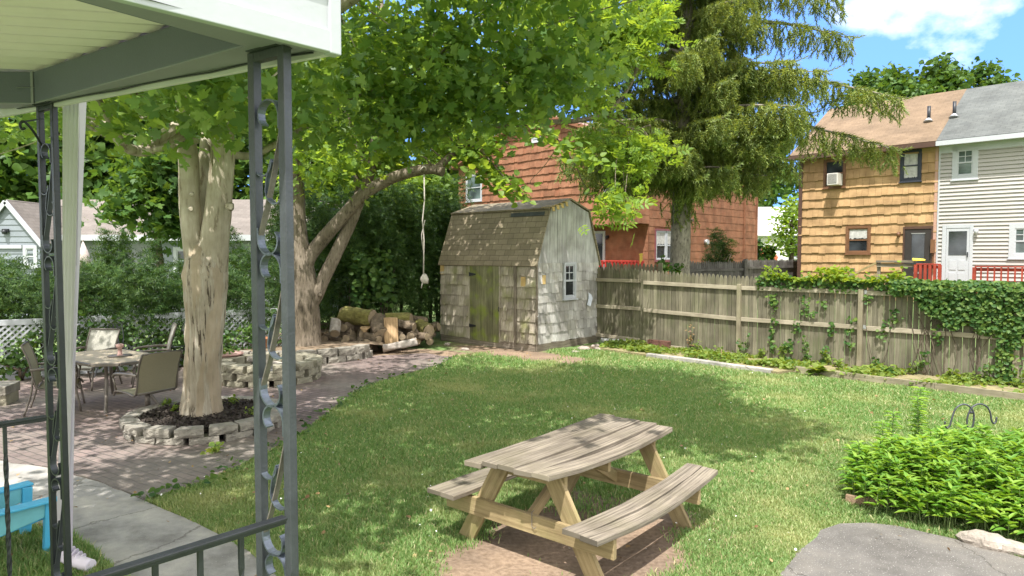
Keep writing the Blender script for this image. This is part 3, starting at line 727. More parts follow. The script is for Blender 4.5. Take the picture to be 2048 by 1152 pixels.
lb = U(-140, 205, ZB)
mb.prism([p_ - Vector((0, .002, 0)) for p_ in (i_l + z4, lb + z4, lb + Vector((0, 0, BH)), i_l + Vector((0, 0, BH)))], Vector((0, .03, 0)))
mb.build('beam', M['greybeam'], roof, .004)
mb = MB()                                            # soffits under front and side edge
zt = Vector((0, 0, .025))
mb.prism([A0, in_c, i_l, lb, lb + Vector((-.05, .16, 0)), l_out + Vector((-.04, .0, 0))], zt)
mb.prism([A0 + Vector((0, 0, -.002)), A0 + sd_ * 3.2 + Vector((0, 0, -.002)), in_c + sd_in * 3.0 + Vector((0, 0, -.002)), in_c + Vector((0, 0, -.002))], zt)
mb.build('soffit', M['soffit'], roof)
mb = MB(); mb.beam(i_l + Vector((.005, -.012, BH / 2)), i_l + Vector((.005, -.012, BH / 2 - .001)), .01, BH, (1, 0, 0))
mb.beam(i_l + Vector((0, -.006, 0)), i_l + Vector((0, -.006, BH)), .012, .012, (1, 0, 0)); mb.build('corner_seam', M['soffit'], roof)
# white vinyl fascia on the side and front lip
sn = Vector((-sd_.y, sd_.x, 0)); sn = sn if sn.x > 0 else -sn
fn = Vector((-fd.y, fd.x, 0)); fn = fn if fn.y > 0 else -fn
mb = MB()
for (z0, z1, o) in ((-.02, .055, .030), (.057, .165, .018), (.167, .29, .026)):
    mb.prism([A0 + sn * .004 + Vector((0, 0, z0)), A0 + sd_ * 3.2 + sn * .004 + Vector((0, 0, z0)), A0 + sd_ * 3.2 + sn * .004 + Vector((0, 0, z1)), A0 + sn * .004 + Vector((0, 0, z1))], sn * o)
mb.build('side_fascia', M['white'], roof, .003)
mb = MB(); mb.prism([A0 + fn * .004 + Vector((0, 0, -.02)), A1 + fn * .004 + Vector((0, 0, -.02)), A1 + fn * .004 + Vector((0, 0, .24)), A0 + fn * .004 + Vector((0, 0, .24))], fn * .02)
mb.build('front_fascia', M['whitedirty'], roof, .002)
mb = MB(); mb.beam(A0 + sn * .016 + fn * .012 + Vector((0, 0, -.024)), A0 + sn * .016 + fn * .012 + Vector((0, 0, .30)), .045, .045, tuple(sd_)); mb.build('corner_trim', M['white'], roof, .004)
mb = MB()                                            # dark sagging strip along the front lip
q = [l_out + (A0 - l_out) * t for t in (.0, .1, .2, .3, .4, .5, .6, .7, .8, .9, .97)]
mb.ribbon([p - fn * .010 + Vector((0, 0, -.003 - .005 * (k % 3 == 1))) for k, p in enumerate(q)], fn, .010, .004); mb.build('drip_strip', M['irondark'], roof)
# ceiling panels: ribs run towards the house along the inner left beam
ZC = ZB + BH
rib = (U(0, 130, ZC) - U(62, 143, ZC)).normalized()
rib = (U(-10, 55, ZC) - U(285, 72, ZC)).normalized()
acr = Vector((-rib.y, rib.x, 0)); acr = acr if acr.y > 0 else -acr
mb = MB(); org = in_c + Vector((0, 0, BH)) + rib * -1.5 - acr * 2.4
npit = 44; prof = []
for k in range(npit * 6 + 1):
    t = k / 6.0; ph = t % 1.0; prof.append((k * .115 / 6, .018 * (1 if ph < .62 else -1 if False else max(0, 1 - (ph - .62) * 12) if ph < .72 else 0 if ph < .9 else (ph - .9) * 10)))
vs = []; fs = []
for (a, zz) in prof:
    for b in (0.0, 7.0): vs.append(org + acr * a + rib * b + Vector((0, 0, zz + .01)))
for k in range(len(prof) - 1): fs.append((2 * k, 2 * k + 2, 2 * k + 3, 2 * k + 1))
mb.add(vs, fs)
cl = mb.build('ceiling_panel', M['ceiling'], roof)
# cut the ceiling to the inside of the beams
import bmesh
bm = bmesh.new(); bm.from_mesh(cl.data); off = wpos(roof)
def cut(p, nrm):
    bmesh.ops.bisect_plane(bm, geom=bm.verts[:] + bm.edges[:] + bm.faces[:], plane_co=Vector(p) - off, plane_no=nrm, clear_outer=True)
cut(in_c + fn * .03, Vector((fi.y, -fi.x, 0)) * (1 if Vector((fi.y, -fi.x, 0)).dot(fn) > 0 else -1))
sni = Vector((-sd_in.y, sd_in.x, 0)); sni = sni if sni.x > 0 else -sni
cut(in_c + sni * .03, sni)
dl = (lb - i_l).normalized(); nl = Vector((-dl.y, dl.x, 0)); nl = nl if nl.y > 0 else -nl
cut(i_l + nl * .03, nl)
bm.to_mesh(cl.data); bm.free()
mb = MB(); top = Vector((0, 0, .30))
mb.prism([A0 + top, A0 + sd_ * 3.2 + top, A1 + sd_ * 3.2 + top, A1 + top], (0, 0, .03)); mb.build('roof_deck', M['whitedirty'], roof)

def scroll_post(name, label, a0, a1, ztop, zbot, mat_l, mat_r, mat_s, mat_d, zs, bw=.032):
    """two square bars a0/a1 with scrolls between"""
    a0 = Vector(a0); a1 = Vector(a1); ax = (a1 - a0).normalized(); nn = Vector((-ax.y, ax.x, 0)); W = (a1 - a0).length
    t = thing(name, label, 'porch post', (a0.x, a0.y, zbot))
    for p, mm in ((a0, mat_l), (a1, mat_r)):
        mb = MB(); mb.beam((p.x, p.y, zbot), (p.x, p.y, ztop), bw, bw, tuple(ax)); mb.build('upright', mm, t, .003)
    mb = MB(); mb.beam((a0.x, a0.y, ztop - bw * .5), (a1.x, a1.y, ztop - bw * .5), bw * .9, bw * .9); mb.beam((a0.x, a0.y, ztop + .003), (a1.x, a1.y, ztop + .003), .07, .006); mb.build('top_bar', mat_l, t)
    iw = W - bw
    P = lambda a, z: Vector((a0.x, a0.y, 0)) + ax * (bw / 2 + a) + Vector((0, 0, z))
    def arc(cx, cz, r, t0, t1, r1=None, n=14):
        r1 = r if r1 is None else r1
        return [P(cx + (r + (r1 - r) * k / n) * math.cos(R(t0 + (t1 - t0) * k / n)), cz + (r + (r1 - r) * k / n) * math.sin(R(t0 + (t1 - t0) * k / n))) for k in range(n + 1)]
    r = iw * .5; mb = MB(); zc_ = zs[0][0] + .05
    mb.ribbon([P(iw - .003, zc_ - .05)] + arc(iw - r - .003, zc_, r, 0, 230, r * .6)[::1], nn, .030, .006); mb.build('scroll', mat_s, t)
    for (z0, z1) in zs:                      # strap from right bar (z0, top) to left bar (z1, bottom)
        mb = MB(); r = iw * .5
        mb.ribbon([P(iw, z0), P(iw * .62, z0 + (z1 - z0) * .45), P(iw * .35, z0 + (z1 - z0) * .72), P(0.002, z1)], nn, .022, .005); mb.build('strap', mat_d, t)
        mb = MB()
        mb.ribbon([P(0.003, z1 + .03)] + arc(r + .003, z1 - .012, r, 180, 400, r * .62), nn, .030, .006); mb.build('scroll', mat_s, t); mb = MB()
        mb.ribbon([P(iw - .003, z1 - .165)] + arc(iw - r - .003, z1 - .115, r * 1.0, 0, 230, r * .6)[::1], nn, .030, .006); mb.build('scroll', mat_s, t); mb = MB()
        zm = (z0 + z1) / 2 + .02
        mb.ribbon(arc(iw * .25, zm + .055, r * .75, -150, 10, r * .75) + [P(iw * .42, zm)] + arc(iw * .78, zm - .045, r * .85, 180, 420, r * .6), nn, .024, .005)
        mb.build('scroll', mat_s, t)
    return t
zb_ = ZB - .003
pr0, pr1 = U(508, 108, zb_), U(568, 93, zb_)
pl0, pl1 = U(80, 213, zb_), U(107, 207, zb_)
scroll_post('scroll_post', 'grey iron scrollwork porch post standing right of the railing end under the roof corner', pr0, pr1, zb_, .32, M['irongrey'], M['irongrey'], M['scroll'], M['rust'], [(2.64, 2.27), (2.09, 1.73), (1.55, 1.19), (1.01, .65)], .034)
scroll_post('scroll_post', 'dark iron scrollwork porch post beside the white downspout', pl0, pl1, zb_, .25, M['irondark'], M['irondark'], M['iron'], M['irongrey'], [(2.64, 2.27), (2.09, 1.73), (1.55, 1.19), (1.01, .65)], .026)
def railing(label, p0, d, L, zt_, nb, sp, first, mat):
    d = Vector((d[0], d[1], 0)).normalized(); p0 = Vector((p0[0], p0[1], 0)); t = thing('porch_railing', label, 'railing', (p0.x, p0.y, .3))
    e = p0 + d * L; mb = MB()
    mb.beam((p0.x, p0.y, zt_), (e.x, e.y, zt_), .036, .012); mb.beam((p0.x, p0.y, zt_ - .012), (e.x, e.y, zt_ - .012), .024, .014); mb.build('top_rail', mat, t, .003)
    mb = MB(); mb.beam((p0.x, p0.y, .42), (e.x, e.y, .42), .024, .014); mb.build('bottom_rail', mat, t)
    for k in range(nb):
        q = p0 + d * (first + sp * k); mb = MB(); pts = []; vs = []; fs = []
        nseg = 26
        for j in range(nseg + 1):
            z = .42 + (zt_ - .018 - .42) * j / nseg; a = (j * .55 if 4 < j < 23 else 0); s = .0075
            for c in range(4): vs.append((q.x + s * 1.41 * math.cos(a + c * math.pi / 2), q.y + s * 1.41 * math.sin(a + c * math.pi / 2), z))
        for j in range(nseg):
            for c in range(4): fs.append((4 * j + c, 4 * j + (c + 1) % 4, 4 * j + 4 + (c + 1) % 4, 4 * j + 4 + c))
        mb.add(vs, fs); mb.build('baluster', mat, t)
    return t
zr = 1.32; e_r = U(195, 1152, zr); s_r = U(570, 1035, zr)
railing('dark iron railing with twisted balusters running down from the grey scroll post', s_r, (e_r - s_r), 1.7, zr, 12, .13, .155, M['irondark'])
zr2 = 1.45; s_l = U(92, 833, zr2); e_l = U(-20, 850, zr2)
railing('dark iron railing stub joining the dark scroll post beside the blue chair', s_l, (e_l - s_l), 1.2, zr2, 8, .13, .16, M['irondark'])
# scrolled bracket hook on the dark post
hk = thing('wall_bracket_hook', 'small curled iron hanging hook fixed high on the dark porch post', 'hook', pl0 + Vector((0, 0, -.1)))
mb = MB(); b0 = D(84, 290, pl0.y - .02)
mb.tube(spline([D(84, 290, pl0.y - .02), D(66, 262, pl0.y - .1), D(52, 246, pl0.y - .14), D(44, 243, pl0.y - .15), D(40, 250, pl0.y - .15), D(44, 258, pl0.y - .15), D(50, 256, pl0.y - .15)], 6), .006, 6)
mb.build('hook_arm', M['irondark'], hk); mb = MB(); mb.tube([D(84, 238, pl0.y - .02), D(48, 243, pl0.y - .14)], .004, 6); mb.build('stay_rod', M['irongrey'], hk)
# downspout
dt, db = D(149, 214, 3.42), Vector((*P2(128, 1136), .05))
ds = thing('downspout', 'white ribbed metal downspout leaning behind the dark porch post', 'downspout', db)
ax = (dt - db).normalized(); xx = Vector((1, -.2, 0)); xx = (xx - ax * xx.dot(ax)).normalized(); yy = ax.cross(xx)
prof = []
for k in range(9): prof.append((-.043 + .01075 * k, -.026 + (.005 if k % 2 else 0)))
prof += [(.045, -.02), (.045, .024), (-.045, .024), (-.045, -.02)]
mb = MB(); n = len(prof); lo = db + ax * .12
mb.add([lo + xx * a - yy * (-b) * -1 for a, b in prof] + [dt + ax * .05 + xx * a + yy * b for a, b in prof], [(k, (k + 1) % n, n + (k + 1) % n, n + k) for k in range(n)])
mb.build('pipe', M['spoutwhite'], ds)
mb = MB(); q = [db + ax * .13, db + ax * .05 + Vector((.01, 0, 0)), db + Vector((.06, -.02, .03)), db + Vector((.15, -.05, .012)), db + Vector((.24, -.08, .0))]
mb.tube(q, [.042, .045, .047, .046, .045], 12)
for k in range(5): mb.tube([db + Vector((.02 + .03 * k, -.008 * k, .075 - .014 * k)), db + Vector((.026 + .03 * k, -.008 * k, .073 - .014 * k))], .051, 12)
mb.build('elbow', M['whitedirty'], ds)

# ------------------------------------------------------------------ picnic table
pt = thing('picnic_table', 'weathered wooden picnic table with sagging grey boards on bare earth', 'picnic table', T0 + TS * .9)
def Q(s, t, z): return T0 + TS * s + TT * t + Vector((0, 0, z))
def plank(mb, s0, s1, t0, t1, z, th, sag=0.0, warp=0.0, nseg=10):
    """board along s, gently sagging, with rough ends"""
    ou, ov = rnd.random() * 30, rnd.random() * 30; vs = []; uvr = []
    j0, j1 = rnd.uniform(-.012, .012), rnd.uniform(-.012, .012)
    for k in range(nseg + 1):
        f = k / nseg; s = s0 + (s1 - s0) * f; dz = -sag * math.sin(math.pi * f) + warp * (f - .5)
        for (t, zz) in ((t0, z - th), (t1, z - th), (t1, z), (t0, z)):
            e = (j0 if t == t0 else j1) * (1 if k in (0, nseg) else 0) ; edge = rnd.uniform(-.003, .003)
            vs.append(Q(s + e, t + edge, zz + dz + rnd.uniform(-.002, .002)))
    fs = [(3, 2, 1, 0), tuple(4 * nseg + c for c in range(4))]; W = abs(t1 - t0)
    uvs = [[(ou, ov)] * 4, [(ou, ov)] * 4]; acc = [0, W, W + th, 2 * W + th, 2 * W + 2 * th]
    for k in range(nseg):
        for c in range(4):
            fs.append((4 * k + c, 4 * k + (c + 1) % 4, 4 * k + 4 + (c + 1) % 4, 4 * k + 4 + c))
            u0, u1 = ou + (s1 - s0) * k / nseg, ou + (s1 - s0) * (k + 1) / nseg
            uvs.append([(u0, ov + acc[c]), (u0, ov + acc[c + 1]), (u1, ov + acc[c + 1]), (u1, ov + acc[c])])
    mb.add(vs, fs, uvs)
mb = MB(); w5 = .146
for k in range(5):
    a = -.37 + k * .149
    plank(mb, .055 + (0 if k else -.02), 1.83 + (.03 if k == 0 else -.02 * (k == 2)), a, a + w5 - .004 * (k % 2), .745 - (.012 if k == 0 else 0) + .006 * (k == 2), .038, [.012, .004, .006, .02, .045][k], [.02, 0, 0, .0, -.02][k])
mb.build('tabletop', M['oldwood'], pt, .004)
for sgn in (1, -1):
    mb = MB()
    for k in range(2):
        t0 = (.485 + k * .145) if sgn > 0 else (-.765 + k * .145)
        plank(mb, .035 if sgn > 0 else .03, 1.87, t0, t0 + .138, .437, .038, .05 + .015 * k if sgn > 0 else .012, .0)
    mb.build('bench_seat', M['oldwood'], pt, .004)
for s in (.27, 1.55):
    mb = MB(); mb.beam(Q(s - .02, -.76, .305), Q(s - .02, .76, .305), .038, .135); mb.build('seat_support', M['newwood'], pt, .003)
    mb = MB(); mb.beam(Q(s + .04, -.33, .638), Q(s + .04, .33, .638), .038, .085); mb.build('top_cleat', M['newwood'], pt, .003)
    for sgn in (-1, 1):
        mb = MB(); mb.beam(Q(s + .022, sgn * .22, .675), Q(s + .022, sgn * .62, -.02), .038, .135, tuple(TT)); mb.build('leg', M['newwood'], pt, .003)
for s0, s1 in ((.32, .80), (1.52, 1.02)):
    mb = MB(); mb.beam(Q(s0, 0.0, .30), Q(s1, .0, .60), .038, .085, tuple(TS)); mb.build('brace', M['newwood'], pt, .003)
mb = MB(); mb.beam(Q(.88, -.33, .615), Q(.88, .33, .615), .038, .085); mb.build('top_cleat', M['newwood'], pt, .003)
mb = MB(); e = Q(.246, .13, .37); mb.tube([Q(.245, .10, .405), Q(.22, .10, .40), Q(.22, .10, .35), Q(.22, .10, .30), Q(.215, .125, .288), Q(.215, .14, .305)], .003, 5); mb.build('hook_wire', M['rust'], pt)
# ------------------------------------------------------------------ stone block rings and wall
def block(mb, c, L, Dp, H, rz, taper=.12):
    """split-face wall block: rough outer face (towards -y local)"""
    m = Matrix.Rotation(rz, 3, 'Z'); c = Vector(c); vs = []
    nx_, nz_ = 5, 3
    for j in range(nz_ + 1):
        for i2 in range(nx_ + 1):
            a = -.5 + i2 / nx_; b = j / nz_; e = rnd.uniform(-.012, .012) + (.012 if i2 in (0, nx_) or j in (0, nz_) else 0)
            vs.append(c + m @ Vector((a * L, -Dp / 2 + e, b * H)))
    o = len(vs)
    for j in (0, 1):
        for a in (-.5, .5): vs.append(c + m @ Vector((a * L * (1 - taper * 2), Dp / 2, j * H)))
    fs = []
    w_ = nx_ + 1
    for j in range(nz_):
        for i2 in range(nx_): fs.append((j * w_ + i2, j * w_ + i2 + 1, (j + 1) * w_ + i2 + 1, (j + 1) * w_ + i2))
    tl = [nz_ * w_ + k for k in range(w_)]; bl = [k for k in range(w_)]
    fs.append(tuple(tl) + (o + 3, o + 2)); fs.append(tuple(bl[::-1]) + (o, o + 1))
    fs.append((o + 1, o, o + 2, o + 3)[::-1])
    fs.append(tuple(k * w_ for k in range(nz_ + 1)) + (o + 2, o)); fs.append(tuple(k * w_ + nx_ for k in range(nz_, -1, -1)) + (o + 1, o + 3))
    mb.add(vs, fs)
def ring(name, label, cat, c, r, courses, H, L, Dp, mat, a0=0, a1=360, z0=.0):
    t = thing(name, label, cat, (c[0], c[1], z0)); n = max(3, int(R(a1 - a0) * r / L))
    for j in range(courses):
        for k in range(n):
            a = R(a0) + R(a1 - a0) * (k + .5 * (j % 2) + rnd.uniform(-.05, .05)) / n
            if a > R(a1) - .2 and a1 - a0 < 359: continue
            mb = MB(); rr = r + rnd.uniform(-.012, .012) + .012 * (j == courses - 1)
            block(mb, (c[0] + rr * math.cos(a), c[1] + rr * math.sin(a), z0 + j * H + .001 * k % .003), L * .97, Dp, H - .008, a + math.pi / 2 + rnd.uniform(-.05, .05))
            mb.build('block', mat, t)
    return t
TR = U(408, 868); TRC = (-3.93, 8.72)
tr_ = ring('stone_tree_ring', 'low ring of grey wall blocks round the foot of the big pale maple', 'stone ring', TRC, .86, 2, .105, .33, .20, M['stone'])
mb = MB(); nn_ = 40; vs = [(TRC[0], TRC[1], .20)]
for rr, zz in ((.25, .2), (.5, .185), (.8, .155)):
    for k in range(nn_): a = 2 * math.pi * k / nn_; vs.append((TRC[0] + rr * math.cos(a), TRC[1] + rr * math.sin(a), zz + rnd.uniform(-.012, .012)))
fs = [(0, 1 + k, 1 + (k + 1) % nn_) for k in range(nn_)]
for j in range(2): fs += [(1 + j * nn_ + k, 1 + (j + 1) * nn_ + k, 1 + (j + 1) * nn_ + (k + 1) % nn_, 1 + j * nn_ + (k + 1) % nn_) for k in range(nn_)]
mb.add(vs, fs); mulch = mb.build('mulch', M['mulch'], tr_)
nchip = 1800; a = rng.random(nchip) * 6.283; r_ = .2 + .58 * np.sqrt(rng.random(nchip))
scatter('mulch_chips', M['mulch'], BLOB, np.stack([TRC[0] + r_ * np.cos(a), TRC[1] + r_ * np.sin(a), .215 - .05 * r_ + rng.random(nchip) * .012], 1), .03 + .03 * rng.random(nchip), rand_normals(nchip, .7), rng.random(nchip) * 6.28, tr_)['kind'] = 'stuff'
FP = (-4.30, 12.05)
fp = ring('stone_fire_pit', 'round three course fire pit of mossy wall blocks beyond the big maple', 'fire pit', FP, .74, 3, .128, .34, .26, M['stonemoss'])
mb = MB(); mb.lathe((FP[0], FP[1], .2), [(.0, .02), (.3, .0), (.62, .0)], 20); mb.build('ash_bed', basic('grey_ash', (.12, .115, .11), .95, .4, 9, .8, 30), fp)
lg = MB(); lg.tube(spline([(FP[0] - .28, FP[1] - .28, .42), (FP[0] - .02, FP[1] - .1, .33), (FP[0] + .33, FP[1] + .02, .25)], 5), .045, 8); o = lg.build('fire_pit_log', M['greylog']); center_origin(o, (FP[0], FP[1], .3)); tag(o, 'pale curved log lying inside the round fire pit', 'log')
# retaining wall behind the pit
rw = thing('retaining_wall', 'low two course retaining wall of grey blocks in front of the log pile', 'retaining wall', (-3.9, 13.75, 0))
pth = spline([(-3.15, 14.75), (-3.3, 14.35), (-3.95, 13.72), (-4.9, 13.55), (-6.2, 13.6)] if False else [(-3.15, 14.8, 0), (-3.3, 14.35, 0), (-3.95, 13.72, 0), (-4.9, 13.5, 0), (-6.2, 13.6, 0)], 30)
acc = 0; last = pth[0]; nxt = {0: .2, 1: .02}
for j in range(2):
    acc = 0; tgt = .17 + .18 * j
    for k in range(1, len(pth)):
        acc += (pth[k] - pth[k - 1]).length
        if acc >= tgt:
            d = pth[k] - pth[k - 1]; mb = MB(); block(mb, (pth[k].x, pth[k].y, j * .155), .40, .25, .15, math.atan2(d.y, d.x) + math.pi); mb.build('block', M['stone'], rw); tgt += .415
bkf = MB(); n_ = len(pth); bkf.add([(p.x, p.y + .08, .28) for p in pth] + [(-6.2, 17, .28), (-3.0, 17.2, .22), (-2.6, 15.6, .1)], [tuple(range(n_ + 3))[::-1]]); bo = bkf.build('raised_earth', M['soil']); kind(bo, 'structure')
bpy.context.view_layer.update()
if bo.data.polygons[0].normal.z < 0: bo.data.flip_normals()
# stone bench end at far left
sb = thing('stone_block_seat', 'mossy stone block seat at the left edge of the brick patio', 'stone seat', U(5, 815))
mb = MB(); c = U(2, 815); block(mb, (c.x - .25, c.y + .2, 0), .55, .45, .17, .15); mb.build('lower_block', M['stonemoss'], sb, .01)
mb = MB(); block(mb, (c.x - .27, c.y + .2, .17), .62, .50, .13, .12); mb.build('upper_block', M['stone'], sb, .01)

# pots
def pot(name, label, c, r, h, mat, plant=0):
    t = thing(name, label, 'plant pot', c); mb = MB()
    mb.lathe(c, [(0, 0), (r * .7, 0), (r * .95, h * .8), (r * 1.06, h * .8), (r * 1.08, h), (r * .96, h), (r * .92, h * .86), (0, h * .84)], 20); mb.build('pot_body', mat, t)
    if plant:
        P = np.array(c)[None] + np.stack([rng.normal(size=plant) * r * .5, rng.normal(size=plant) * r * .5, h + rng.random(plant) * .09], 1)
        scatter('foliage', M['shrub'], OVAL, P, .06 + .05 * rng.random(plant), rand_normals(plant, .8), rng.random(plant) * 6.28, t)
pot('pink_planter', 'wide pink planter bowl standing behind the fire pit', tuple(U(455, 722, .28)), .26, .15, M['pinkpot'], 60)
pot('terracotta_pot', 'small orange terracotta pot standing on the wall behind the fire pit', tuple(D(533, 694, 13.6)), .10, .20, M['terracotta'])

# ------------------------------------------------------------------ patio dining set
e1 = Vector((.83, -.56, 0)).normalized(); e2 = Vector((.56, .83, 0)).normalized()
TC = Vector((-5.98, 10.05, 0)); TL, TW = .86, .52
tb = thing('patio_table', 'tile topped bronze patio table with chamfered corners under the big maple', 'table', TC)
def TP(a, b, z): return TC + e1 * a + e2 * b + Vector((0, 0, z))
ch = .26
oct_ = [(TL - ch, -TW), (TL, -TW + ch), (TL, TW - ch), (TL - ch, TW), (-TL + ch, TW), (-TL, TW - ch), (-TL, -TW + ch), (-TL + ch, -TW)]
mb = MB(); mb.prism([TP(a * .95, b * .93, .708) for a, b in oct_], (0, 0, .016)); mb.build('tile_top', M['tabletile'], tb)
mb = MB()
for k in range(8):
    a, b = oct_[k], oct_[(k + 1) % 8]; mb.beam(TP(a[0] * .975, a[1] * .965, .70), TP(b[0] * .975, b[1] * .965, .70), .05, .04)
mb.build('rim', M['bronze'], tb, .004)
for a, b in ((.62, -.34), (.62, .34), (-.62, -.34), (-.62, .34)):
    mb = MB(); mb.tube(spline([TP(a * .8, b * .8, .69), TP(a * .72, b * .72, .45), TP(a * .9, b * .9, .18), TP(a * 1.08, b * 1.1, .0)], 5), .024, 8); mb.build('leg', M['bronze'], tb)
def sling_chair(label, x, y, rz, mat, swivel=False, hb=.98):
    """seat faces local +y"""
    t = thing('sling_chair', label, 'chair', (x, y, 0), rz, 'sling patio chairs round the table')
    def obj(mb, n, m): return mb.build(n, m, t, local=True)
    W = .27; sy0, sy1, sz = -.22, .25, .40; by, bz = -.36, hb
    mb = MB(); vs = []; prof = [(.27, sz - .05), (.25, sz), (.10, sz + .005), (-.08, sz - .015), (-.2, sz - .02)]
    for (yy, zz) in prof: vs += [(-W, yy, zz), (0, yy, zz - .012), (W, yy, zz)]
    fs = []
    for k in range(len(prof) - 1): fs += [(3 * k, 3 * k + 1, 3 * k + 4, 3 * k + 3), (3 * k + 1, 3 * k + 2, 3 * k + 5, 3 * k + 4)]
    nv = len(vs); vs2 = [(a, b, c - .008) for a, b, c in vs]; mb.add(vs + vs2, [f[::-1] for f in fs] + [tuple(q + nv for q in f) for f in fs], None, True); obj(mb, 'seat', mat)
    mb = MB(); vs = []; bp = [(-.20, sz + .0), (-.235, sz + .16), (-.27, sz + .32), (by + .035, bz - .08), (by, bz)]
    for (yy, zz) in bp: vs += [(-W, yy, zz), (0, yy - .022, zz), (W, yy, zz)]
    fs = []
    for k in range(len(bp) - 1): fs += [(3 * k, 3 * k + 1, 3 * k + 4, 3 * k + 3), (3 * k + 1, 3 * k + 2, 3 * k + 5, 3 * k + 4)]
    nv = len(vs); vs2 = [(a, b - .008, c) for a, b, c in vs]; mb.add(vs + vs2, fs[:] and [f for f in fs] + [tuple(q + nv for q in f)[::-1] for f in fs], None, True); obj(mb, 'backrest', mat)
    for sg in (-1, 1):
        mb = MB(); x_ = sg * (W + .012)
        mb.tube(spline([(x_, .30, sz - .07), (x_, .25, sz - .005), (x_, 0, sz - .01), (x_, -.2, sz - .015), (x_, -.27, sz + .32), (x_, by, bz)], 4), .014, 6); obj(mb, 'side_frame', M['bronze'])
        mb = MB(); mb.tube(spline([(sg * (W + .03), -.265, sz + .24), (sg * (W + .045), -.1, sz + .25), (sg * (W + .045), .18, sz + .235), (sg * (W + .035), .27, sz + .19)], 4), .02, 8); obj(mb, 'armrest', M['bronze'])
        if not swivel:
            mb = MB(); mb.tube(spline([(sg * (W + .035), .27, sz + .19), (sg * (W + .02), .25, sz), (sg * (W + .03), .31, .0)], 4), .014, 6); obj(mb, 'leg', M['bronze'])
            mb = MB(); mb.tube(spline([(sg * (W + .012), -.24, sz + .15), (sg * (W + .02), -.27, sz - .1), (sg * (W + .03), -.36, .0)], 4), .014, 6); obj(mb, 'leg', M['bronze'])
        else:
            mb = MB(); mb.tube([(sg * (W + .035), .27, sz + .19), (sg * (W + .012), .24, sz)], .012, 6); obj(mb, 'arm_support', M['bronze'])
    for y_, z_ in ((by, bz), (-.2, sz - .02), (.27, sz - .03)): mb = MB(); mb.tube([(-W, y_, z_), (W, y_, z_)], .014, 6); obj(mb, 'cross_bar', M['bronze'])
    if swivel:
        mb = MB(); mb.tube([(0, 0, sz - .03), (0, 0, .12)], .035, 10); mb.beam((-.2, 0, sz - .035), (.2, 0, sz - .035), .12, .02); obj(mb, 'swivel_post', M['bronze'])
        for k in range(4):
            a = R(45 + 90 * k); mb = MB(); mb.tube(spline([(0, 0, .16), (.14 * math.cos(a), .14 * math.sin(a), .13), (.33 * math.cos(a), .33 * math.sin(a), .014)], 4), .016, 6); obj(mb, 'base_leg', M['bronze'])
    return t
def face(frm, to): d = Vector(to) - Vector(frm); return math.atan2(d.y, d.x) - math.pi / 2
cpos = U(296, 836); sling_chair('olive swivel sling chair with its back to the camera, beside the stone tree ring', cpos.x, cpos.y, R(60), M['sling'], True, .92)
cpos = U(118, 826); sling_chair('tan sling chair in profile at the near left of the patio table', cpos.x - .12, cpos.y + .15, R(-62), M['sling'], False, .98)
cpos = D(172, 735, 11.2); sling_chair('grey sling chair on the far side of the table behind the white downspout', cpos.x, 11.3, R(170), M['slinggrey'], False, .95)
cpos = U(342, 775); sling_chair('high backed grey sling chair between the patio table and the big maple trunk', cpos.x - .36, cpos.y + .1, R(120), M['slinggrey'], False, 1.04)
# candle holder on the table
cd = thing('candle_holder', 'pink candle holder on a dark tray in the middle of the patio table', 'candle holder', TP(.18, .08, .724)); q = TP(.18, .08, .724)
mb = MB(); mb.lathe(q, [(0, 0), (.16, 0), (.165, .012), (0, .014)], 20); mb.build('tray', M['bronze'], cd)
mb = MB(); mb.lathe(q + Vector((0, 0, .014)), [(.045, 0), (.03, .02), (.028, .10), (.05, .12), (.055, .16), (.03, .17), (0, .165)], 14); mb.build('candle_cup', M['pinkpot'], cd)
mb = MB(); mb.tube(spline([q + Vector((.0, 0, .17)), q + Vector((-.02, 0, .3)), q + Vector((.04, 0, .42)), q + Vector((.05, 0, .52))], 5), .004, 5); mb.build('wire_hook', M['irongrey'], cd)
def iron_chair(label, x, y, rz):
    t = thing('wrought_iron_chair', label, 'chair', (x, y, 0), rz, 'pale wrought iron chairs by the lattice')
    def ob(mb, n): return mb.build(n, M['irongrey'], t, local=True)
    mb = MB(); mb.lathe((0, 0, .44), [(0, .01), (.2, .012), (.21, 0), (0, -.005)], 18); ob(mb, 'seat')
    for a in (45, 135, 225, 315):
        c, s = math.cos(R(a)), math.sin(R(a)); mb = MB(); mb.tube(spline([(.15 * c, .15 * s, .44), (.14 * c, .14 * s, .25), (.22 * c, .22 * s, 0)], 4), .01, 6); ob(mb, 'leg')
    mb = MB()
    for sg in (-1, 1):
        mb.tube(spline([(sg * .16, -.15, .44), (sg * .19, -.18, .65), (sg * .15, -.22, .86), (sg * .10, -.24, .97), (sg * .04, -.24, .93), (sg * .07, -.24, .87), (sg * .11, -.24, .90)], 5), .009, 6)
        mb.tube(spline([(sg * .05, -.18, .44), (sg * .075, -.2, .65), (sg * .045, -.23, .84), (sg * .02, -.24, .93)], 5), .008, 6)
    ob(mb, 'backrest')
c1 = D(215, 720, 12.3); iron_chair('pale wrought iron chair at the lattice beyond the table, nearer the downspout', c1.x, 12.3, R(175))
c2 = D(352, 720, 13.3); iron_chair('pale scroll topped wrought iron chair beside the big maple trunk', c2.x, 13.3, R(160))

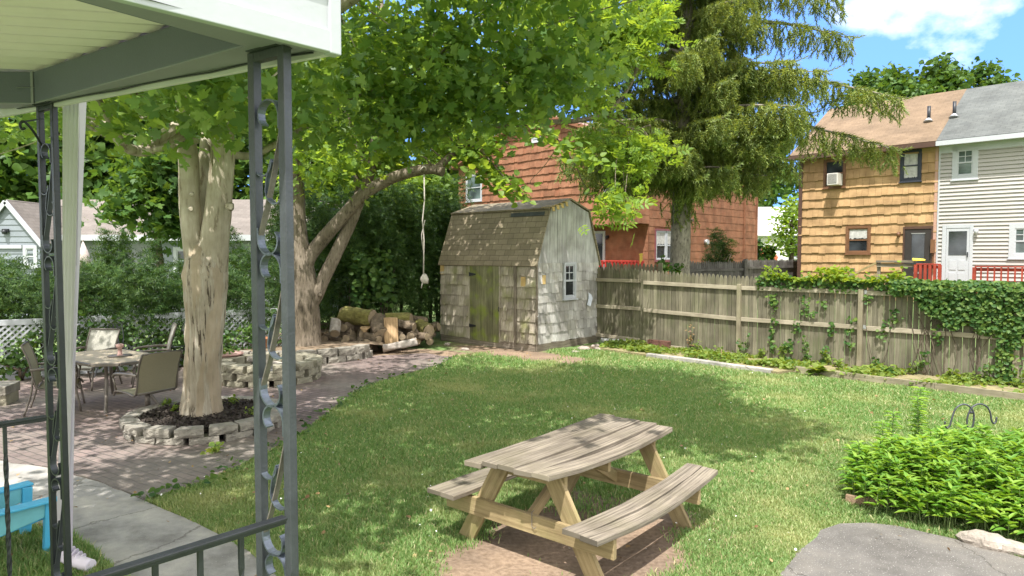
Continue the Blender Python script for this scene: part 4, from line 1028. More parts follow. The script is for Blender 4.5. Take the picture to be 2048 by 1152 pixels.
# ------------------------------------------------------------------ blue plastic chair
bc = thing('plastic_garden_chair', 'bright blue plastic garden chair cut off by the left edge beside the porch', 'chair', U(10, 1110), R(-38))
def bo_(mb, n, m, bev=.006): return mb.build(n, m, bc, bev, local=True)
mb = MB()
for k in range(5):
    a0 = -.20 + k * .082; mb.beam((a0 + .036, .22, .27), (a0 + .036, -.18, .20), .076, .018, (0, 0, 1))
bo_(mb, 'seat', M['bluepl'])
mb = MB()
for k in range(5):
    a0 = -.19 + k * .095; hh = [.60, .66, .68, .66, .60][k]; mb.beam((a0 * .9, -.17, .17), (a0 * 1.08, -.36, hh), .086, .018, (0, 1, .3))
mb.beam((-.2, -.30, .50), (.2, -.30, .50), .05, .02, (0, 1, 0)); bo_(mb, 'backrest', M['bluepl'])
for sg in (-1, 1):
    mb = MB(); mb.beam((sg * .255, -.30, .40), (sg * .275, .26, .415), .11, .02); bo_(mb, 'armrest', M['bluepl'])
    mb = MB(); mb.prism([(sg * .235, .25, .30), (sg * .235, -.24, .20), (sg * .235, -.30, .39), (sg * .235, .24, .40)], (.02 * sg, 0, 0)); bo_(mb, 'side_panel', M['tealpl'])
    mb = MB(); mb.beam((sg * .245, .20, .0), (sg * .245, .22, .40), .05, .07, (0, 1, 0)); bo_(mb, 'leg', M['bluepl'])
    mb = MB(); mb.beam((sg * .245, -.42, .0), (sg * .245, -.16, .22), .04, .08, (0, 1, 1)); bo_(mb, 'leg', M['bluepl'])

# ------------------------------------------------------------------ wall frames
class WF:
    def __init__(s, p0, d): s.p0 = Vector((p0[0], p0[1], 0)); s.d = Vector((d[0], d[1], 0)).normalized(); s.n = Vector((s.d.y, -s.d.x, 0))
    def P(s, a, o, z): return s.p0 + s.d * a + s.n * o + Vector((0, 0, z))
    def at(s, u, v, o=0.0):
        r = ray(u, v); c = Vector((0, 0, CH)); q = s.p0 + s.n * o; t = (q - c).dot(s.n) / r.dot(s.n); h = c + r * t
        return (h - s.p0).dot(s.d), h.z
    def rect(s, u0, v0, u1, v1, o=0.0):
        um, vm = (u0 + u1) / 2, (v0 + v1) / 2
        return s.at(u0, vm, o)[0], s.at(u1, vm, o)[0], s.at(um, v1, o)[1], s.at(um, v0, o)[1]
def wbox(mb, f, s0, s1, o0, o1, z0, z1): mb.beam(f.P(s0, (o0 + o1) / 2, (z0 + z1) / 2), f.P(s1, (o0 + o1) / 2, (z0 + z1) / 2), abs(o1 - o0), z1 - z0)
def wboxv(mb, f, s0, s1, o0, o1, z0, z1): mb.beam(f.P((s0 + s1) / 2, (o0 + o1) / 2, z0), f.P((s0 + s1) / 2, (o0 + o1) / 2, z1), abs(o1 - o0), s1 - s0, tuple(f.d))
def shakes(mb, f, z0, z1, ch, sw, holes, L0, L1, th=.03, jit=.012, lim=None, o=0.0, tilt=0.0, loose=0.0):
    nc = int(math.ceil((z1 - z0) / ch - 1e-6))
    for i in range(nc):
        zb = z0 + i * ch; zt = min(zb + ch * 1.05, z1 + .01); zm = (zb + min(zb + ch, z1)) / 2
        a, b = (L0, L1) if lim is None else lim(zt)
        if b - a < .08: continue
        spans = [(a, b)]
        for (h0, h1, hz0, hz1) in holes:
            if hz0 < zm < hz1:
                ns = []
                for (p, q) in spans:
                    if h1 <= p or h0 >= q: ns.append((p, q)); continue
                    if h0 > p: ns.append((p, h0))
                    if h1 < q: ns.append((h1, q))
                spans = ns
        for (p, q) in spans:
            x = p; first = rnd.uniform(.3, 1) * sw
            while x < q - .004:
                wd = first if x == p else sw * rnd.uniform(.75, 1.25)
                e = min(x + wd, q)
                if q - e < sw * .3: e = q
                jb = rnd.uniform(-jit, jit); t2 = th * rnd.uniform(.8, 1.15); ti = rnd.uniform(-tilt, tilt)
                if loose and rnd.random() < loose: jb -= rnd.uniform(.02, .08); ti += rnd.uniform(-.12, .12); t2 *= 1.5
                g = .003
                B = [(x + g, o + t2, zb + jb - ti * (e - x)), (e - g, o + t2, zb + jb + ti * (e - x)), (e - g, o + .004, zt), (x + g, o + .004, zt), (x + g, o + .001, zb + jb - ti * (e - x)), (e - g, o + .001, zb + jb + ti * (e - x))]
                ou, ov = rnd.random() * 40, rnd.random() * 40
                uv = lambda k: (ou + B[k][2], ov + B[k][0])
                uvb = lambda k: (ou + B[k][2], ov + B[k][0])
                fs = [(0, 1, 2, 3), (4, 5, 1, 0), (0, 3, 4), (1, 5, 2)]
                mb.add([f.P(*c) for c in B], fs, [[uv(k) for k in fc] for fc in fs])
                x = e
def window(par, f, s0, s1, z0, z1, fm, gm=None, fw=.07, proud=.055, muntin=None, curtain=None, mid=True, sashm=None, munt_top=False, sill=True):
    gm = gm or M['glass']; mb = MB()
    wboxv(mb, f, s0, s0 + fw, .0, proud, z0, z1); wboxv(mb, f, s1 - fw, s1, .0, proud, z0, z1)
    wbox(mb, f, s0 + fw + .001, s1 - fw - .001, .0, proud, z1 - fw, z1); wbox(mb, f, s0 + fw + .001, s1 - fw - .001, 0, proud, z0, z0 + fw)
    wo = mb.build('window', fm, par, .004)
    mb = MB(); wbox(mb, f, s0 + fw, s1 - fw, .004, .016, z0 + fw, z1 - fw); mb.build('pane', gm, wo)
    sm = sashm or fm; mb = MB(); zm = (z0 + z1) / 2; k = .022
    if mid: wbox(mb, f, s0 + fw, s1 - fw, .018, .042, zm - .022, zm + .022)
    for a in (s0 + fw, s1 - fw - .032): wboxv(mb, f, a, a + .032, .018, .036, z0 + fw, z1 - fw)
    for b in (z0 + fw, z1 - fw - .032): wbox(mb, f, s0 + fw + .033, s1 - fw - .033, .018, .036, b, b + .032)
    if muntin:
        nx_, ny_ = muntin; zl = zm if munt_top else z0 + fw
        for c in range(1, nx_): a = s0 + fw + (s1 - s0 - 2 * fw) * c / nx_; wboxv(mb, f, a - k / 2, a + k / 2, .018, .030, zl, z1 - fw)
        for c in range(1, ny_): b = zl + (z1 - fw - zl) * c / ny_; wbox(mb, f, s0 + fw, s1 - fw, .018, .029, b - k / 2, b + k / 2)
    mb.build('sash', sm, wo)
    if curtain:
        mb = MB(); n = 14; vs = []; fs = []; zc0 = z0 + fw + .02 if curtain != 'top' else zm + .03; zc1 = z1 - fw - .03
        for j in range(n + 1):
            a = s0 + fw + .03 + (s1 - s0 - 2 * fw - .06) * j / n
            for z in (zc0 + rnd.uniform(0, .05), zc1): vs.append(f.P(a, .0168 + .0010 * (j % 2), z))
        for j in range(n): fs.append((2 * j, 2 * j + 2, 2 * j + 3, 2 * j + 1))
        mb.add(vs, fs); mb.build('curtain', M['curtain'], wo)
    if sill:
        mb = MB(); wbox(mb, f, s0 - .03, s1 + .03, .0, proud + .035, z0 - .035, z0 - .002); mb.build('sill', fm, wo, .004)
    return wo
def roofslab(mb, a, b, c, d, th=.05):
    """a,b eave left/right, c,d ridge right/left; uv in metres"""
    a, b, c, d = map(Vector, (a, b, c, d)); ex = (b - a).normalized(); nrm = (b - a).cross(d - a).normalized(); ey = nrm.cross(ex)
    if nrm.z < 0: nrm = -nrm
    up = [p for p in (a, b, c, d)]; lo = [p - nrm * th for p in up]; vs = up + lo
    uv = lambda p: ((p - a).dot(ex), (p - a).dot(ey))
    fs = [(0, 1, 2, 3), (7, 6, 5, 4), (0, 4, 5, 1), (1, 5, 6, 2), (2, 6, 7, 3), (3, 7, 4, 0)]
    mb.add(vs, fs, [[uv(vs[k]) for k in f] for f in fs])

# ------------------------------------------------------------------ shed
SH = Vector((.55, 15.56, 0)); FG = WF((SH.x, SH.y), (1.66, 1.87)); LG = 2.50; LD = 3.2
FD = WF((SH - FG.n * LD)[:2], FG.n[:2])
shed = thing('garden_shed', 'old gambrel roofed garden shed clad in silvery loose wooden shingles', 'shed', SH)
EZ, KZ, PZ = 2.03, 3.30, 3.56; KS = .47          # eave, knee, peak heights; knee inset
mb = MB(); prof = [(.03, .0), (LG - .03, .0), (LG - .03, EZ), (LG - KS, KZ - .03), (LG / 2, PZ - .04), (KS, KZ - .03), (.03, EZ)]
mb.prism([FG.P(s, -.03, z) for s, z in prof], FD.d * -(LD - .06)); mb.build('wall', M['cedarbrown'], shed)
mb = MB(); wbox(mb, FG, 0, LG, -.02, .025, .0, .17); wbox(mb, FD, .0, LD - .021, -.02, .022, .0, .17); mb.build('base_board', M['oldwood'], shed, .004)
gw = FG.rect(1125, 525, 1149, 597); gholes = [(gw[0] - .01, gw[1] + .01, gw[2] - .02, gw[3])]
mb = MB(); shakes(mb, FG, .17, 2.04, .235, .17, gholes, 0, LG, .022, .02, tilt=.03, loose=.10); mb.build('gable_shingles', M['cedar'], shed)
dr = FD.rect(941, 524, 999, 694); DH = [(dr[0] - .02, dr[1] + .06, .1, 2.0)]
for a_, b_ in ((0, dr[0] - .046), (dr[1] + .056, LD)): mb = MB(); shakes(mb, FD, .17, 2.0,   .262, .15, [], a_, b_, .038, .012, tilt=.005, loose=.02); mb.build('front_shingles', M['cedarbrown'], shed)
mb = MB()
for s, z in ((FD.at(886, 538)[0], 1.75), (FD.at(1048, 560)[0], 1.5)):
    wboxv(mb, FD, s - .07, s + .07, .026, .034, z - .02, z + .22)
s = FG.at(1086, 556)[0]; wboxv(mb, FG, s - .05, s + .06, .024, .034, 1.55, 1.76); mb.build('new_shingle_patch', M['freshcedar'], shed)
mb = MB(); nb = 13                                 # vertical gable planks
def gtop(s): return PZ - .02 - abs(s - LG / 2) * (PZ - KZ) / (LG / 2 - KS) if KS <= s <= LG - KS else (EZ + (KZ - EZ) * min(s, LG - s) / KS)
for k in range(nb):
    a, b = LG * k / nb + .004, LG * (k + 1) / nb - .004; pts = [(a, 2.035)]
    pts += [(b, 2.035), (b, max(2.06, gtop(b)))]
    for m_ in (KS, LG / 2, LG - KS):
        if a < m_ < b: pts.append((m_, gtop(m_)))
    pts.append((a, max(2.06, gtop(a)))); o = rnd.uniform(.006, .016)
    mb.prism([FG.P(s_, 0, z_) for s_, z_ in pts], FG.n * o)
mb.build('gable_planks', M['plank'], shed)
window(shed, FG, *gw, M['white'], None, .055, .06, (2, 2), None, True, None, True)
# door of mossy boards standing a little open
mb = MB(); nd = 5; dw = dr[1] - dr[0]
for k in range(nd): wboxv(mb, FD, dr[0] + dw * k / nd + .003, dr[0] + dw * (k + 1) / nd - .003, .0, .030 + .004 * (k % 2), .12, 2.0 - .015 * (nd - k) / nd)
dobj = mb.build('door', M['greendoor'], shed, .003)
mb = MB(); mb.prism([FD.P(dr[0] - .01, .036, 1.80), FD.P(dr[0] + .22, .036, 1.765), FD.P(dr[0] + .22, .036, 1.735), FD.P(dr[0] - .01, .036, 1.70)], FD.n * .008); mb.prism([FD.P(dr[0] - .01, .036, .52), FD.P(dr[0] + .22, .036, .49), FD.P(dr[0] + .22, .036, .46), FD.P(dr[0] - .01, .036, .43)], FD.n * .008); mb.build('hinge', M['irondark'], dobj)
mb = MB(); mb.tube([FD.P(dr[1] + .02, .05, .98), FD.P(dr[1] + .02, .075, .93), FD.P(dr[1] + .02, .05, .88)], .009, 6); mb.build('latch', M['irondark'], dobj)
mb = MB(); wboxv(mb, FD, dr[1] + .005, dr[1] + .055, .0, .035, .14, 2.0); wboxv(mb, FD, dr[0] - .045, dr[0] - .004, .0, .030, .14, 2.0); mb.build('door_jamb', M['cedarbrown'], shed, .003)
s = FD.at(1033, 600)[0]; mb = MB(); wboxv(mb, FD, s - .045, s + .03, .03, .055, .12, 1.96); mb.build('nailed_batten', M['oldwood'], shed, .003)
mb = MB(); wboxv(mb, FG, -.012, .03, .0, .034, .16, 2.03); mb.build('corner_board', M['oldwood'], shed, .003)
# gambrel roof
OV, EO = .05, .10
def gp(s, z, along): return FG.P(s, OV, z) if along else FG.P(s, -LD - OV, z)
mb = MB(); ke, ee = .02, .045
roofslab(mb, gp(-EO * .6, EZ - .06, 0), gp(-EO * .6, EZ - .06, 1), gp(KS - .02, KZ + .02, 1), gp(KS - .02, KZ + .02, 0), .035)
roofslab(mb, gp(LG + EO * .6, EZ - .06, 1), gp(LG + EO * .6, EZ - .06, 0), gp(LG - KS + .02, KZ + .02, 0), gp(LG - KS + .02, KZ + .02, 1), .035)
roofslab(mb, gp(KS - .07, KZ + .02, 0), gp(KS - .07, KZ + .02, 1), gp(LG / 2, PZ + .03, 1), gp(LG / 2, PZ + .03, 0), .035)
roofslab(mb, gp(LG - KS + .07, KZ + .02, 1), gp(LG - KS + .07, KZ + .02, 0), gp(LG / 2, PZ + .03, 0), gp(LG / 2, PZ + .03, 1), .035)
rf = mb.build('roof', M['shedroof'], shed)
mb = MB(); sl_ = (Vector(gp(KS - .02, KZ + .02, 1)) - Vector(gp(-EO * .6, EZ - .06, 1))).normalized(); q0 = gp(KS - .02, KZ + .02, 1) - sl_ * .14 + FD.d * -.12 - FG.d * .012
mb.beam(q0 , q0 - FD.d * 1.05, .006, .10, tuple(sl_)); mb.build('tar_strip', M['tarpatch'], rf)
mb = MB()
for k in range(4): q1 = gp(KS + .02 + .17 * k, KZ + .035 + .047 * k, 1); mb.beam(q1 + FD.d * .06, q1 - FD.d * .25, .13, .012, (0, 0, 1)); mb.beam(q1 + FD.d * .05 + Vector((0, 0, -.0)), q1 + FD.d * .075 + Vector((0, 0, -.10)), .09, .012, tuple(FD.d))
mb.build('loose_shingle', M['freshcedar'], rf)
# sheet of paper hanging on the gable
sh_ = MB(); s, z = FG.at(1176, 598); vs = []
for (a, b) in ((-.06, .17), (.05, .11), (.09, .02), (.0, -.18), (-.12, -.14), (-.07, .02)): vs.append(FG.P(s + a, .055 + rnd.uniform(0, .02), z + b))
sh_.prism(vs, FG.n * .004); o = sh_.build('torn_sheet', M['paper']); center_origin(o, vs[0]); tag(o, 'torn pale blue sheet stuck on the shingled gable right of the small window', 'sheet')

# stones at the shed foot and white pipe
for k, (u, v, r) in enumerate(((1168, 700, .12), (1190, 694, .09), (1196, 700, .08), (1150, 706, .07), (1212, 695, .07), (895, 690, .08), (930, 700, .07))):
    c = U(u, v); o = rock('stone', M['rock'], c, r, 1.3, k * .9); tag(o, 'small rough stone lying at the foot of the shed wall', 'stone', 'stones at the foot of the shed')
pp = MB(); a, b = D(1203, 683, 17.0), D(1290, 691, 16.3); pp.tube([Vector((a.x, a.y, .10)), Vector((b.x, b.y, .10))], .055, 12); o = pp.build('drain_pipe', M['pvc']); center_origin(o, a); tag(o, 'white plastic pipe lying on the ground at the foot of the fence by the shed', 'pipe')
mb = MB(); c = D(1318, 685, 15.9); c.z = .06; mb.box(c + Vector((0, 0, .09)), (.55, .12, .16), R(-40)); mb.box(c + Vector((-.2, .1, .04)), (.5, .1, .1), R(-30)); o = mb.build('rotten_timber', basic('rotten_red_wood', (.11, .05, .035), .95, .5, 8, .9, 30), None, .01); center_origin(o, c); tag(o, 'rotten dark red timber lying against the fence by the white pipe', 'timber')

# ------------------------------------------------------------------ wooden fence
FX = lambda t: Vector((3.3 + t * .7143, 16.2 - t * .7, 0))        # along the fence, 45 degrees
fence = thing('picket_fence', 'weathered wooden picket fence with rails facing the lawn, ivy at its right end', 'fence', FX(2.2))
fdir = Vector((.7143, -.7, 0)).normalized(); fnr = Vector((fdir.y, -fdir.x, 0))
def fz(t): return 1.88 - .135 * min(1, max(0, (t + 1.6) / 3.8)) - .03 * max(0, (t - 2.2) / 5)
posts = [-.25, 2.225, 4.665, 7.08, 9.5]
edges = [-1.9] + posts
for i in range(len(edges) - 1):
    t0, t1 = edges[i] + (.0 if i else 0), edges[i + 1]; mb = MB(); n = int((t1 - t0) / .0965); 
    for k in range(n):
        a = t0 + (t1 - t0) * (k + .5) / n; w_ = .0915 * rnd.uniform(.95, 1.0); p = FX(a); ht = fz(a) + rnd.uniform(-.012, .012) + (.0 if i else .02); zb0 = .05 + rnd.uniform(0, .03); ln = rnd.uniform(-.006, .006)
        q = [(-.5, 0), (.5, 0), (.5, 1), (.40, 1.45), (.15, 1.95), (-.15, 1.95), (-.40, 1.45), (-.5, 1)]
        pts = [p - fnr * .05 + fdir * (x * w_ + (ln if y > 0 else 0)) + Vector((0, 0, zb0 if y == 0 else ht - .075 + (y - 1) * .11)) for x, y in q]
        mb.prism(pts, fnr * (.016 + rnd.uniform(0, .004)))
    mb.build('picket_panel', M['picket'], fence, 0)
    for (z0, z1) in ((1.565, 1.515), (.905, .845)) if i else ((1.60, 1.60), (.93, .93), (.20, .17)):
        mb = MB(); dz = 0 if i else 0
        a, b = FX(t0 + .045) + fnr * -.002, FX(t1 - .045) + fnr * -.002
        if i > 1: z0 = z1 = z1 - .0 - .01 * (i - 2)
        mb.beam(a + Vector((0, 0, z0)), b + Vector((0, 0, z1)), .04, .085); mb.build('rail', M['rail'], fence, .004)
for k, t in enumerate(posts):
    if k == 0: continue
    mb = MB(); p = FX(t) + fnr * .012; mb.beam((p.x, p.y, -.05), (p.x, p.y, [1.6, 1.60, 1.575, 1.545, 1.52][k]), .088, .088, tuple(fdir)); mb.build('post', M['post'], fence, .006)
    mb = MB()
    for zz in (1.52, .86): mb.box(FX(t + .075) + fnr * .022 + Vector((0, 0, zz)), (.05, .004, .07), math.atan2(fdir.y, fdir.x))
    if k == 2: mb.build('bracket', M['galv'], fence)
mb = MB(); p, q = FX(.1), FX(2.1); mb.beam(p + fnr * .02 + Vector((0, 0, .10)), q + fnr * .02 + Vector((0, 0, .09)), .03, .05); mb.build('bottom_rail', M['rail'], fence)

# ------------------------------------------------------------------ edging
te = thing('timber_edging', 'low timber board edging along the weedy strip below the ivy', 'edging', (5.28, 12.9, 0))
a, b = Vector((5.28, 12.86, 0)), Vector((9.4, 8.33, 0)); L = (b - a).length; dd = (b - a) / L
for k, (s0, s1) in enumerate(((0, 2.42), (2.425, 4.0), (4.005, 6.1))):
    mb = MB(); mb.beam(a + dd * s0 + Vector((0, 0, .055 + .006 * (k % 2))), a + dd * s1 + Vector((0, 0, .055 + .006 * (k % 2))), .045, .14); mb.build('board', M['newwood' if k == 9 else 'post'], te, .004)
ce = thing('concrete_edging', 'pale concrete edging strip between the lawn and the weedy strip', 'edging', (4.2, 13.4, 0))
q = [(2.95, 14.72, 0), (3.36, 14.3, 0), (3.8, 13.85, 0), (4.3, 13.2, 0), (4.85, 12.62, 0)]
for k in range(4):
    u_, v_ = Vector(q[k]), Vector(q[k + 1]); mb = MB(); mb.beam(u_ + Vector((0, 0, .045)), v_ - (v_ - u_).normalized() * .01 + Vector((0, 0, .045)), .15, .10); mb.build('slab', M['concrete'], ce, .012)

# ------------------------------------------------------------------ firewood
def log(label, c, d, L, r, mat=None, endm=None, group='logs heaped between the maple and the shed', name='firewood_log', n=18, wobv=.13):
    c = Vector(c); d = Vector(d).normalized(); mb = MB(); a, b = c - d * L / 2, c + d * L / 2
    pts = [a + (b - a) * k / 5 + Vector((rnd.uniform(-1, 1), rnd.uniform(-1, 1), rnd.uniform(-1, 1))) * r * .05 for k in range(6)]
    mb.tube(pts, [r * rnd.uniform(.94, 1.05) for k in range(6)], n, False, wobv); o = mb.build(name, mat or M['logbark'])
    for p, sgn in ((pts[0], -1), (pts[-1], 1)):
        m2 = MB(); m2.tube([p - d * sgn * .01, p + d * sgn * .004], [r * .97, r * .93], n, True, .03); m2.build('cut_end', endm or M['logend'], o)
    center_origin(o, c)
    for ch_ in o.children: ch_.data.transform(Matrix.Translation(-c))
    return tag(o, label, 'log', group)
M['logend'] = basic('grey_cut_end', (.27, .21, .14), .9, .35, 8, .6, 40)
LB = 'rough bark covered log in the heap between the maple and the shed'
def lp(u, v, d): return D(u, v, d)
lx = Vector((.93, -.36, 0))
LOGS = [(650, 690, 16.1, .50, .13), (668, 690, 15.8, .4, .12), (690, 690, 15.7, .5, .14), (712, 692, 15.6, .45, .13), (738, 692, 15.6, .4, .15), (665, 668, 16.3, .5, .13), (688, 672, 16.0, .5, .13), (705, 660, 16.2, .6, .15), (725, 668, 15.9, .4, .12), (640, 672, 16.6, .5, .12), (790, 672, 16.2, .5, .17), (808, 684, 16.1, .4, .13), (815, 662, 16.4, .45, .13), (836, 678, 16.4, .45, .12), (775, 690, 16.3, .5, .12), (652, 655, 16.8, .5, .11), (860, 668, 16.9, .4, .12), (820, 645, 16.8, .5, .12), (795, 650, 16.7, .5, .14), (700, 642, 16.7, .6, .15), (760, 655, 16.6, .5, .16), (865, 655, 17.1, .35, .11), (735, 640, 16.9, .5, .14), (655, 676, 15.9, .4, .09), (678, 682, 15.7, .4, .085), (700, 678, 15.65, .4, .09), (722, 684, 15.55, .4, .085), (745, 676, 15.6, .4, .10), (696, 652, 16.0, .45, .10), (684, 640, 16.3, .5, .10), (812, 650, 16.1, .45, .10), (825, 668, 16.1, .4, .10), (770, 640, 16.4, .5, .11), (842, 672, 16.2, .4, .09), (858, 680, 16.4, .35, .09), (802, 672, 15.8, .35, .08), (836, 640, 16.9, .45, .10)]
for k, (u, v, d, L, r) in enumerate(LOGS):
    log(LB, lp(u, v, d), (rnd.uniform(-.35, .35) + (.9 if k % 3 == 0 else 0), -1 if k % 3 else -.4, rnd.uniform(-.2, .2)), L, r)
log('big mossy yellow green log lying across the top of the firewood heap', lp(716, 633, 16.0), (1, -.35, -.05), .80, .20, M['mosslog'], name='mossy_log')
log('thick brown log tilted up beside the upright split log in the heap', lp(757, 655, 15.8), (.42, -.8, -.55), .62, .20, None, name='firewood_log')
log('mossy log on the right of the upright split log', lp(798, 637, 16.3), (1, -.2, 0), .62, .13, M['mosslog'], name='mossy_log')
log('mossy rounded log end nearest the shed door in the heap', lp(848, 657, 16.4), (.6, -.8, -.15), .5, .16, M['mosslog'], name='mossy_log')
log('pale stripped log end pointing at the camera beside the second trunk', lp(670, 655, 15.6), (.15, -.8, -.65), .42, .115, M['greylog'], name='firewood_log')
log('bare grey log lying on the ground in front of the heap', lp(800, 690, 15.4), (.95, .25, .14), .78, .085, M['greylog'], M['logpale'], name='bare_log')
mb = MB(); c = lp(783, 662, 15.55); pr = []
for k in range(9): a = math.pi * 2 * k / 9; pr.append(c + Vector((.165 * math.cos(a), .10 * math.sin(a) * (1 if math.sin(a) > 0 else .55), -.32)))
mb.prism(pr, (-.03, .05, .62)); mb.prism([c + Vector((-.02, -.04, -.31)), c + Vector((.06, -.05, -.31)), c + Vector((.04, -.03, -.46))], (0, .05, 0)); o = mb.build('split_log', M['logpale'], None, .01); center_origin(o, c); tag(o, 'pale split log standing upright against the firewood heap', 'log')
mb = MB(); c = lp(730, 658, 15.65); mb.prism([c + Vector(v) for v in ((-.13, 0, .02), (.12, -.02, .03), (.05, -.03, -.02), (.02, 0, -.12))], (.02, .12, .03)); o = mb.build('split_chunk', M['logpale']); center_origin(o, c); tag(o, 'small orange brown split chunk wedged under the big mossy log', 'log')
# ------------------------------------------------------------------ trees
def crown(parent, lobes, mat, tpl, size, clump=.5, per=40, flat=.45, tilt=.75, shell=.45, name='crown', up=1.0):
    P = lobe_points(lobes, clump, per, flat, shell); n = len(P)
    return scatter(name, mat, tpl, P, size * (.65 + .6 * rng.random(n)), rand_normals(n, tilt, up), rng.random(n) * 6.283, parent), P
def some(P, k, zmin=None):
    idx = rng.choice(len(P), k, replace=False); return [P[i] for i in idx]

# big maple on the patio
t1 = thing('maple_tree', 'big pale barked maple growing out of the stone ring on the patio', 'tree', (TRC[0], TRC[1], 0))
b1 = Vector((-3.94, 8.68, .12)); mb = MB()
def M1(u, v, d=8.68): return D(u, v, d)
fork = None
lowpts = [M1(402, 850), M1(402, 832), M1(404, 790), M1(405, 740), M1(408, 690), M1(410, 640), M1(411, 590), M1(411, 548), M1(411, 520), M1(411, 500), M1(412, 480), M1(413, 462)]
rr = [.335, .27, .23, .217, .217, .228, .25, .27, .235, .165, .09, .02]
q = spline(lowpts, 7); rs = np.interp(np.linspace(0, 11, len(q)), range(12), rr)
mb.tube(q, [r_ * (1.22 if k_ < 2 else 1.1 if k_ < 5 else 1) for k_, r_ in enumerate(rs)], 72, True, .02, .035)
tkm = mb; mb = MB()
L1p = limb(mb, [M1(402, 600), M1(395, 545), M1(388, 490), M1(381, 430), M1(378, 360), M1(375, 300), M1(366, 240), M1(372, 180, 8.6), M1(350, 90, 8.3), M1(330, -40, 8.0)], .142, .10, 22, 6, .02)
L2p = limb(mb, [M1(416, 620), M1(423, 560), M1(429, 490), M1(435, 430), M1(441, 370), M1(446, 300), M1(446, 240), M1(470, 170, 8.9), M1(500, 60, 9.2), M1(520, -60, 9.5)], .195, .10, 24, 6, .02)
L3p = limb(mb, [M1(415, 520, 8.95), M1(408, 440, 9.05), M1(406, 360, 9.1), M1(418, 250, 9.3), M1(430, 100, 9.6)], .12, .07, 12, 6, .03)
L4p = limb(mb, [M1(362, 262, 8.55), M1(335, 280, 8.3), M1(290, 302, 8.0), M1(248, 292, 7.7), M1(225, 250, 7.5), M1(200, 205, 7.3), M1(150, 120, 7.0)], .085, .03, 10, 6, .05)
L5p = limb(mb, [M1(380, 235, 8.5), M1(330, 268, 8.2), M1(285, 298, 8.0)], .075, .055, 10, 5, .05)
L6p = limb(mb, [M1(395, 282, 8.2), M1(360, 290, 7.9), M1(320, 298, 7.8), M1(280, 305, 7.9)], .032, .03, 8, 5, .05)
L7p = limb(mb, [M1(450, 300, 8.7), M1(480, 312, 8.9), M1(520, 305, 9.1), M1(600, 260, 9.3), M1(720, 190, 9.5), M1(860, 130, 9.7)], .06, .02, 8, 6, .05)
L8p = limb(mb, [M1(470, 170, 8.9), M1(560, 90, 8.4), M1(700, 0, 7.6), M1(900, -150, 6.9), M1(1150, -330, 6.3)], .10, .03, 10, 6, .05)
for u, v, r in ((460, 413, .055), (382, 418, .035), (384, 388, .03)): mb.tube([M1(u, v, 8.47), M1(u, v, 8.38)], [r, r * .6], 10, True, .1)
lobes1 = [(-5.6, 7.6, 4.35, 2.0, 1.8, .7, 1700), (-3.1, 6.9, 4.1, 1.4, 1.2, .65, 1500), (-2.2, 9.3, 4.6, 2.0, 1.7, .85, 3200), (-.7, 9.4, 4.75, 1.6, 1.6, .8, 2200), (.3, 9.8, 5.1, 1.3, 1.4, .8, 1300),
          (-3.6, 8.9, 6.4, 3.9, 3.6, 1.5, 2300), (-3.5, 3.3, 5.4, 2.2, 1.7, .6, 4200), (-.2, 7.2, 6.3, 2.6, 2.4, 1.0, 4800), (1.55, 6.0, 6.5, 1.5, 1.7, .7, 2700), (-.9, 4.6, 6.0, 1.5, 1.6, .8, 1300), (-7.4, 9.2, 5.0, 2.4, 2.4, 1.2, 2300), (1.5, 8.3, 6.6, 1.3, 1.8, .8, 2600), (-3.0, 5.2, 5.8, 1.6, 1.5, .8, 1600)]
sub = thing if False else None
cr1, P1 = crown(t1, lobes1, M['maple'], MAPLE, .122, .42, 26, .55, .85, .35)
lim1 = L1p + L2p + L3p + L4p + L7p + L8p
twigs(mb, lim1, some(P1, 130), .022)
mb.build('limbs', M['bark1s'], t1); tkm.build('trunk', M['bark1'], t1)
# second maple behind the wall
t2 = thing('maple_tree', 'grey brown forked maple whose long low limb carries the rope, beside the log heap', 'tree', (-4.4, 14.8, .2))
mb = MB(); M2 = lambda u, v, d=14.8: D(u, v, d)
q = spline([M2(613, 712), M2(612, 690), M2(611, 650), M2(610, 600), M2(607, 555), M2(600, 500), M2(596, 440), M2(594, 380), M2(590, 310), M2(596, 200), M2(585, 60), M2(600, -120)], 4)
mb.tube(q, list(np.interp(np.linspace(0, 11, len(q)), range(12), [.40, .335, .30, .285, .27, .20, .165, .155, .15, .14, .12, .09])), 20, True, .03); main2 = q
A2 = limb(mb, [M2(604, 560), M2(616, 520), M2(640, 485), M2(680, 440), M2(720, 395), M2(770, 362), M2(820, 345, 14.7), M2(860, 338, 14.6), M2(886, 344, 14.5)], .165, .10, 14, 6, .04)
A3 = limb(mb, [M2(616, 615), M2(633, 590), M2(658, 535), M2(690, 470, 14.9), M2(712, 420, 15), M2(730, 375, 15), M2(745, 325, 15), M2(752, 260, 15.1), M2(770, 150, 15.2), M2(760, 0, 15.2)], .155, .08, 14, 6, .04)
A4 = limb(mb, [M2(716, 400, 15), M2(714, 360, 15.1), M2(712, 310, 15.2), M2(700, 230, 15.3), M2(690, 100, 15.4)], .075, .05, 10, 6, .04)
A5 = limb(mb, [M2(870, 340, 14.6), M2(930, 290, 15), M2(1010, 252, 15.3), M2(1080, 245, 15.5), M2(1150, 242, 15.7), M2(1210, 225, 16), M2(1260, 170, 16.2), M2(1290, 80, 16.4)], .085, .035, 10, 6, .06)
A6 = limb(mb, [M2(1150, 242, 15.7), M2(1175, 205, 15.8), M2(1200, 150, 15.9), M2(1225, 90, 16), M2(1215, 0, 16)], .05, .02, 8, 6, .06)
A7 = limb(mb, [M2(1205, 228, 16), M2(1240, 245, 16), M2(1270, 258, 16), M2(1300, 250, 16)], .025, .012, 6, 6, .06)
